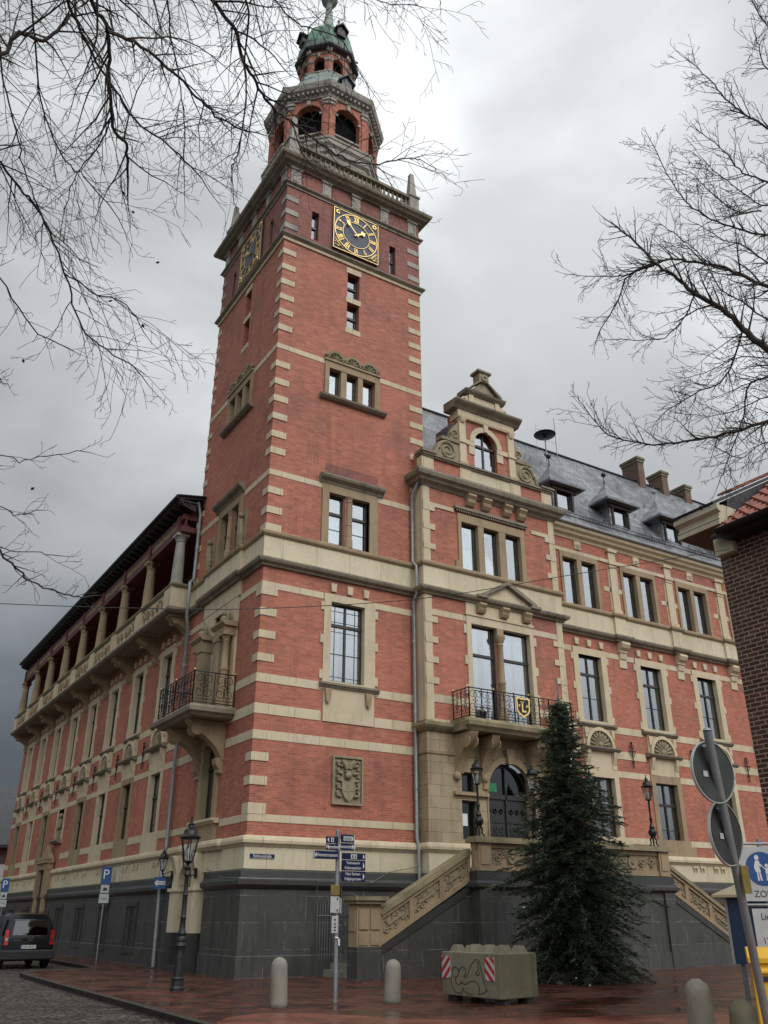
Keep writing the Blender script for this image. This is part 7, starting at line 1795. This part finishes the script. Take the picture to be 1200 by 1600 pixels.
def bare_tree(name, label, trunk_base, hub, limbs, seed, droop, rad0, dens0, thick=.55, lsc=1.0):
    t_ = thing(name, label, 'tree', trunk_base); q = random.Random(seed)
    tk, br_, tw = MB(), MB(), MB()
    b0 = Vector(trunk_base); tk.tube(smooth_path([b0, b0+(hub-b0)*.3+Vector((.1, .05, 0)), b0+(hub-b0)*.65+Vector((-.08, .06, 0)), hub, hub+Vector((.1, .1, 1.8))], 5), [.34-.0085*k for k in range(21)], 14)
    tk.build('trunk', 'bark', t_, smooth=True)
    for pxs, r0_, r1_, join, *dm in limbs:
        dens = dens0*(dm[0] if dm else 1); r0_ *= thick; big_p = .34 if not dm else .03; ls_ = lsc*(1 if not dm else .5); dr_p = droop*(1 if not dm else .35)
        pts = [at(*p) for p in pxs]
        if join:
            st = hub+Vector((q.uniform(-.1, .1), q.uniform(-.1, .1), q.uniform(-.5, 1.4))); mid = st.lerp(pts[0], .5)+Vector((0, 0, .5)); pts = [st, mid]+pts
        sp = smooth_path(pts, 5); n = len(sp)
        for i in range(1, n-1): sp[i] = sp[i]+Vector((q.gauss(0, 1), q.gauss(0, 1), q.gauss(0, 1)))*.007
        rad = [max(.0035, r0_+(r1_-r0_)*(i/(n-1))**.7) for i in range(n)]
        br_.tube(sp, rad, 7, cap=False)
        acc = 0; start = 8 if join else 0
        for i in range(start, n-1):
            seg = sp[i+1]-sp[i]; acc += seg.length
            while acc > dens:
                acc -= dens*q.uniform(.7, 1.3); d = seg.normalized(); s_ = Vector((q.gauss(0, 1), q.gauss(0, 1), q.gauss(0, 1))); s_ -= d*s_.dot(d); s_.normalize()
                big = q.random() < big_p; t = i/n
                grow(br_, tw, sp[i].lerp(sp[i+1], q.random()), d*.72+s_*.75, ls_*q.uniform(.75, 1.45)*(1-.35*t) if big else ls_*q.uniform(.25, .75), min(rad[i]*.62, .016 if big else .009), 3 if big else 2, q, dr_p)
        e = (sp[-1]-sp[-2]).normalized(); grow(br_, tw, sp[-1], e, .55*ls_, rad[-1], 2, q, dr_p)
    br_.build('branches', 'twig', t_); tw.build('twigs', 'twig', t_)
    return q, t_
fw = Vector((CF.x, CF.y, 0)).normalized(); rg = Vector((CR.x, CR.y, 0)).normalized()
D = 7.6
tbL = CAMP+fw*4.6-rg*6.4; tbL.z = 0; hubL = tbL+Vector((.4, .3, 8.6))
def pth(d0, d1, *pp): n = len(pp)-1; return [(p[0], p[1], d0+(d1-d0)*i/n) for i, p in enumerate(pp)]
LL_ = [
 (pth(6.6, 7.6, (118, -60), (142, 0), (167, 49), (172, 124), (176, 199), (197, 225), (199, 262)), .040, .012, 1),
 (pth(6.7, 8.2, (167, 49), (210, 67), (262, 105), (300, 144), (337, 180), (385, 205)), .030, .008, 0),
 (pth(6.4, 7.6, (80, -60), (105, 0), (120, 34), (150, 97), (187, 150), (210, 187), (262, 225), (300, 262)), .030, .007, 1),
 (pth(6.8, 8.0, (-60, 190), (0, 255), (37, 300), (71, 349), (101, 427), (124, 502), (157, 540), (208, 572)), .026, .006, 1),
 (pth(7.3, 7.8, (101, 427), (150, 460), (188, 470), (215, 500)), .012, .005, 0),
 (pth(6.6, 7.6, (-60, 360), (0, 431), (50, 510), (98, 540)), .016, .005, 1, 1.1),
 (pth(7.4, 9.0, (300, -70), (330, 0), (367, 47), (380, 95), (405, 139), (428, 171), (456, 190), (497, 222), (542, 250), (583, 255), (637, 247), (658, 250)), .045, .005, 1),
 (pth(7.6, 8.4, (240, -60), (262, 0), (268, 56), (277, 109), (287, 187), (287, 262)), .020, .005, 1),
 (pth(6.6, 7.4, (30, -60), (48, 10), (56, 94), (67, 169), (97, 244), (131, 277), (172, 322)), .020, .005, 1),
 (pth(6.4, 6.9, (-60, 110), (0, 86), (30, 52), (67, 64), (94, 41), (118, 20)), .040, .012, 1),
 (pth(6.6, 7.3, (-30, 40), (3, 115), (20, 190), (38, 262), (62, 330)), .018, .005, 1),
 (pth(7.0, 7.6, (172, 190), (150, 235), (120, 270), (100, 330)), .012, .004, 0),
 (pth(7.4, 8.2, (345, -60), (385, 0), (383, 90), (385, 160), (372, 235), (362, 262)), .024, .006, 1),
 (pth(7.6, 8.6, (405, -60), (430, 0), (470, 40), (530, 60), (560, 110)), .016, .005, 1),
 (pth(7.8, 8.8, (520, -70), (560, -20), (600, 5), (650, 8)), .014, .004, 1),
 (pth(7.9, 8.6, (456, 190), (480, 250), (520, 285)), .012, .004, 0),
 (pth(6.6, 7.8, (-70, 790), (0, 862), (25, 887), (50, 910), (100, 927), (133, 933)), .022, .006, 1, 1.0),
 (pth(6.8, 7.6, (-70, 700), (0, 710), (30, 720), (62, 714), (128, 705)), .010, .004, 1, 1.6),
 (pth(6.8, 7.6, (-70, 760), (0, 790), (25, 805), (60, 797)), .010, .004, 1, 1.8),
 (pth(6.8, 7.4, (-60, 830), (0, 855), (40, 862), (90, 868)), .008, .004, 1, 2.0),
 (pth(6.6, 7.2, (-50, 560), (-5, 590), (12, 600)), .008, .004, 1, 2.0),
]
qL, tL = bare_tree('bare_tree', 'leafless tree whose thin branches droop across the sky in front of the tower top', tbL, hubL, LL_, 5, -.24, .34, .085, .55, .85)
m = MB()
for (u, v_) in ((222, 505), (180, 465), (176, 470), (16, 620), (54, 761), (205, 330), (190, 300), (36, 560), (8, 6), (250, 410)):
    p = at(u, v_, 7.3); a = qL.uniform(0, 6); d = Vector((math.cos(a), math.sin(a), -.6)).normalized()*.045; s_ = d.cross(Vector((.3, .4, 1))).normalized()*.014; m.add([p, p+d*.5+s_, p+d, p+d*.5-s_], [(0, 1, 2, 3)])
m.build('last_leaves', 'dry_leaf', tL)
tbR = CAMP+fw*11.5+rg*8.2; tbR.z = 0; hubR = tbR+Vector((0, 0, 6.2))
RL_ = [
 (pth(12.2, 12.8, (1290, 600), (1200, 545), (1161, 514), (1133, 486), (1086, 458), (1058, 434), (1030, 416), (992, 378), (958, 350)), .085, .010, 1),
 (pth(12.4, 13.2, (1290, 480), (1200, 448), (1161, 432), (1124, 416), (1081, 409), (1039, 406), (983, 430), (964, 472), (936, 519)), .045, .007, 1),
 (pth(12.8, 13.2, (1039, 406), (974, 430), (900, 430)), .016, .005, 0),
 (pth(12.4, 12.8, (1290, 640), (1200, 659), (1142, 676), (1081, 688), (1020, 695), (950, 678), (916, 640)), .045, .006, 1),
 (pth(12.8, 13.4, (1290, 260), (1200, 200), (1161, 176), (1133, 153), (1105, 120), (1072, 92)), .030, .006, 1),
 (pth(12.8, 13.2, (1290, 330), (1200, 284), (1161, 270), (1133, 237), (1091, 205)), .028, .006, 1),
 (pth(12.6, 13.2, (1290, 380), (1200, 369), (1142, 355), (1091, 331), (1058, 298), (1020, 226)), .030, .006, 1),
 (pth(12.4, 12.8, (1290, 560), (1200, 589), (1171, 603), (1161, 650), (1142, 706), (1124, 753)), .030, .006, 1),
 (pth(12.5, 12.9, (1161, 514), (1133, 590), (1091, 612), (1044, 640), (1025, 660)), .016, .005, 0),
 (pth(12.6, 13.0, (1086, 458), (1066, 500), (1030, 530), (970, 530)), .014, .005, 0),
 (pth(12.7, 13.2, (1250, 60), (1200, 40), (1180, 10), (1160, -30)), .02, .006, 1),
 (pth(12.7, 13.2, (1280, 160), (1200, 110), (1185, 70), (1178, 50)), .02, .006, 1),
 (pth(12.5, 12.9, (1190, 330), (1150, 330), (1110, 300), (1080, 270)), .014, .005, 0),
 (pth(12.9, 13.3, (1290, 520), (1200, 500), (1160, 470), (1125, 450), (1095, 400), (1060, 370), (1030, 350)), .022, .005, 1),
 (pth(12.1, 12.5, (1290, 440), (1200, 410), (1165, 385), (1130, 375), (1090, 350)), .022, .005, 1),
 (pth(13.0, 13.4, (1290, 580), (1200, 560), (1150, 560), (1110, 580), (1075, 590)), .018, .005, 1),
 (pth(12.9, 13.2, (1290, 620), (1200, 620), (1155, 640), (1110, 650), (1060, 645)), .018, .005, 1),
 (pth(12.6, 13.0, (1290, 300), (1200, 320), (1160, 300), (1120, 270), (1100, 250)), .018, .005, 1),
 (pth(12.3, 12.6, (1290, 700), (1200, 690), (1160, 715), (1120, 700)), .016, .005, 1),
]
RMIN[0] = .0030
bare_tree('bare_tree', 'leafless tree with upswept twigs reaching above the chimneys and the brick house', tbR, hubR, RL_, 23, .15, .34, .052, .95, .62)
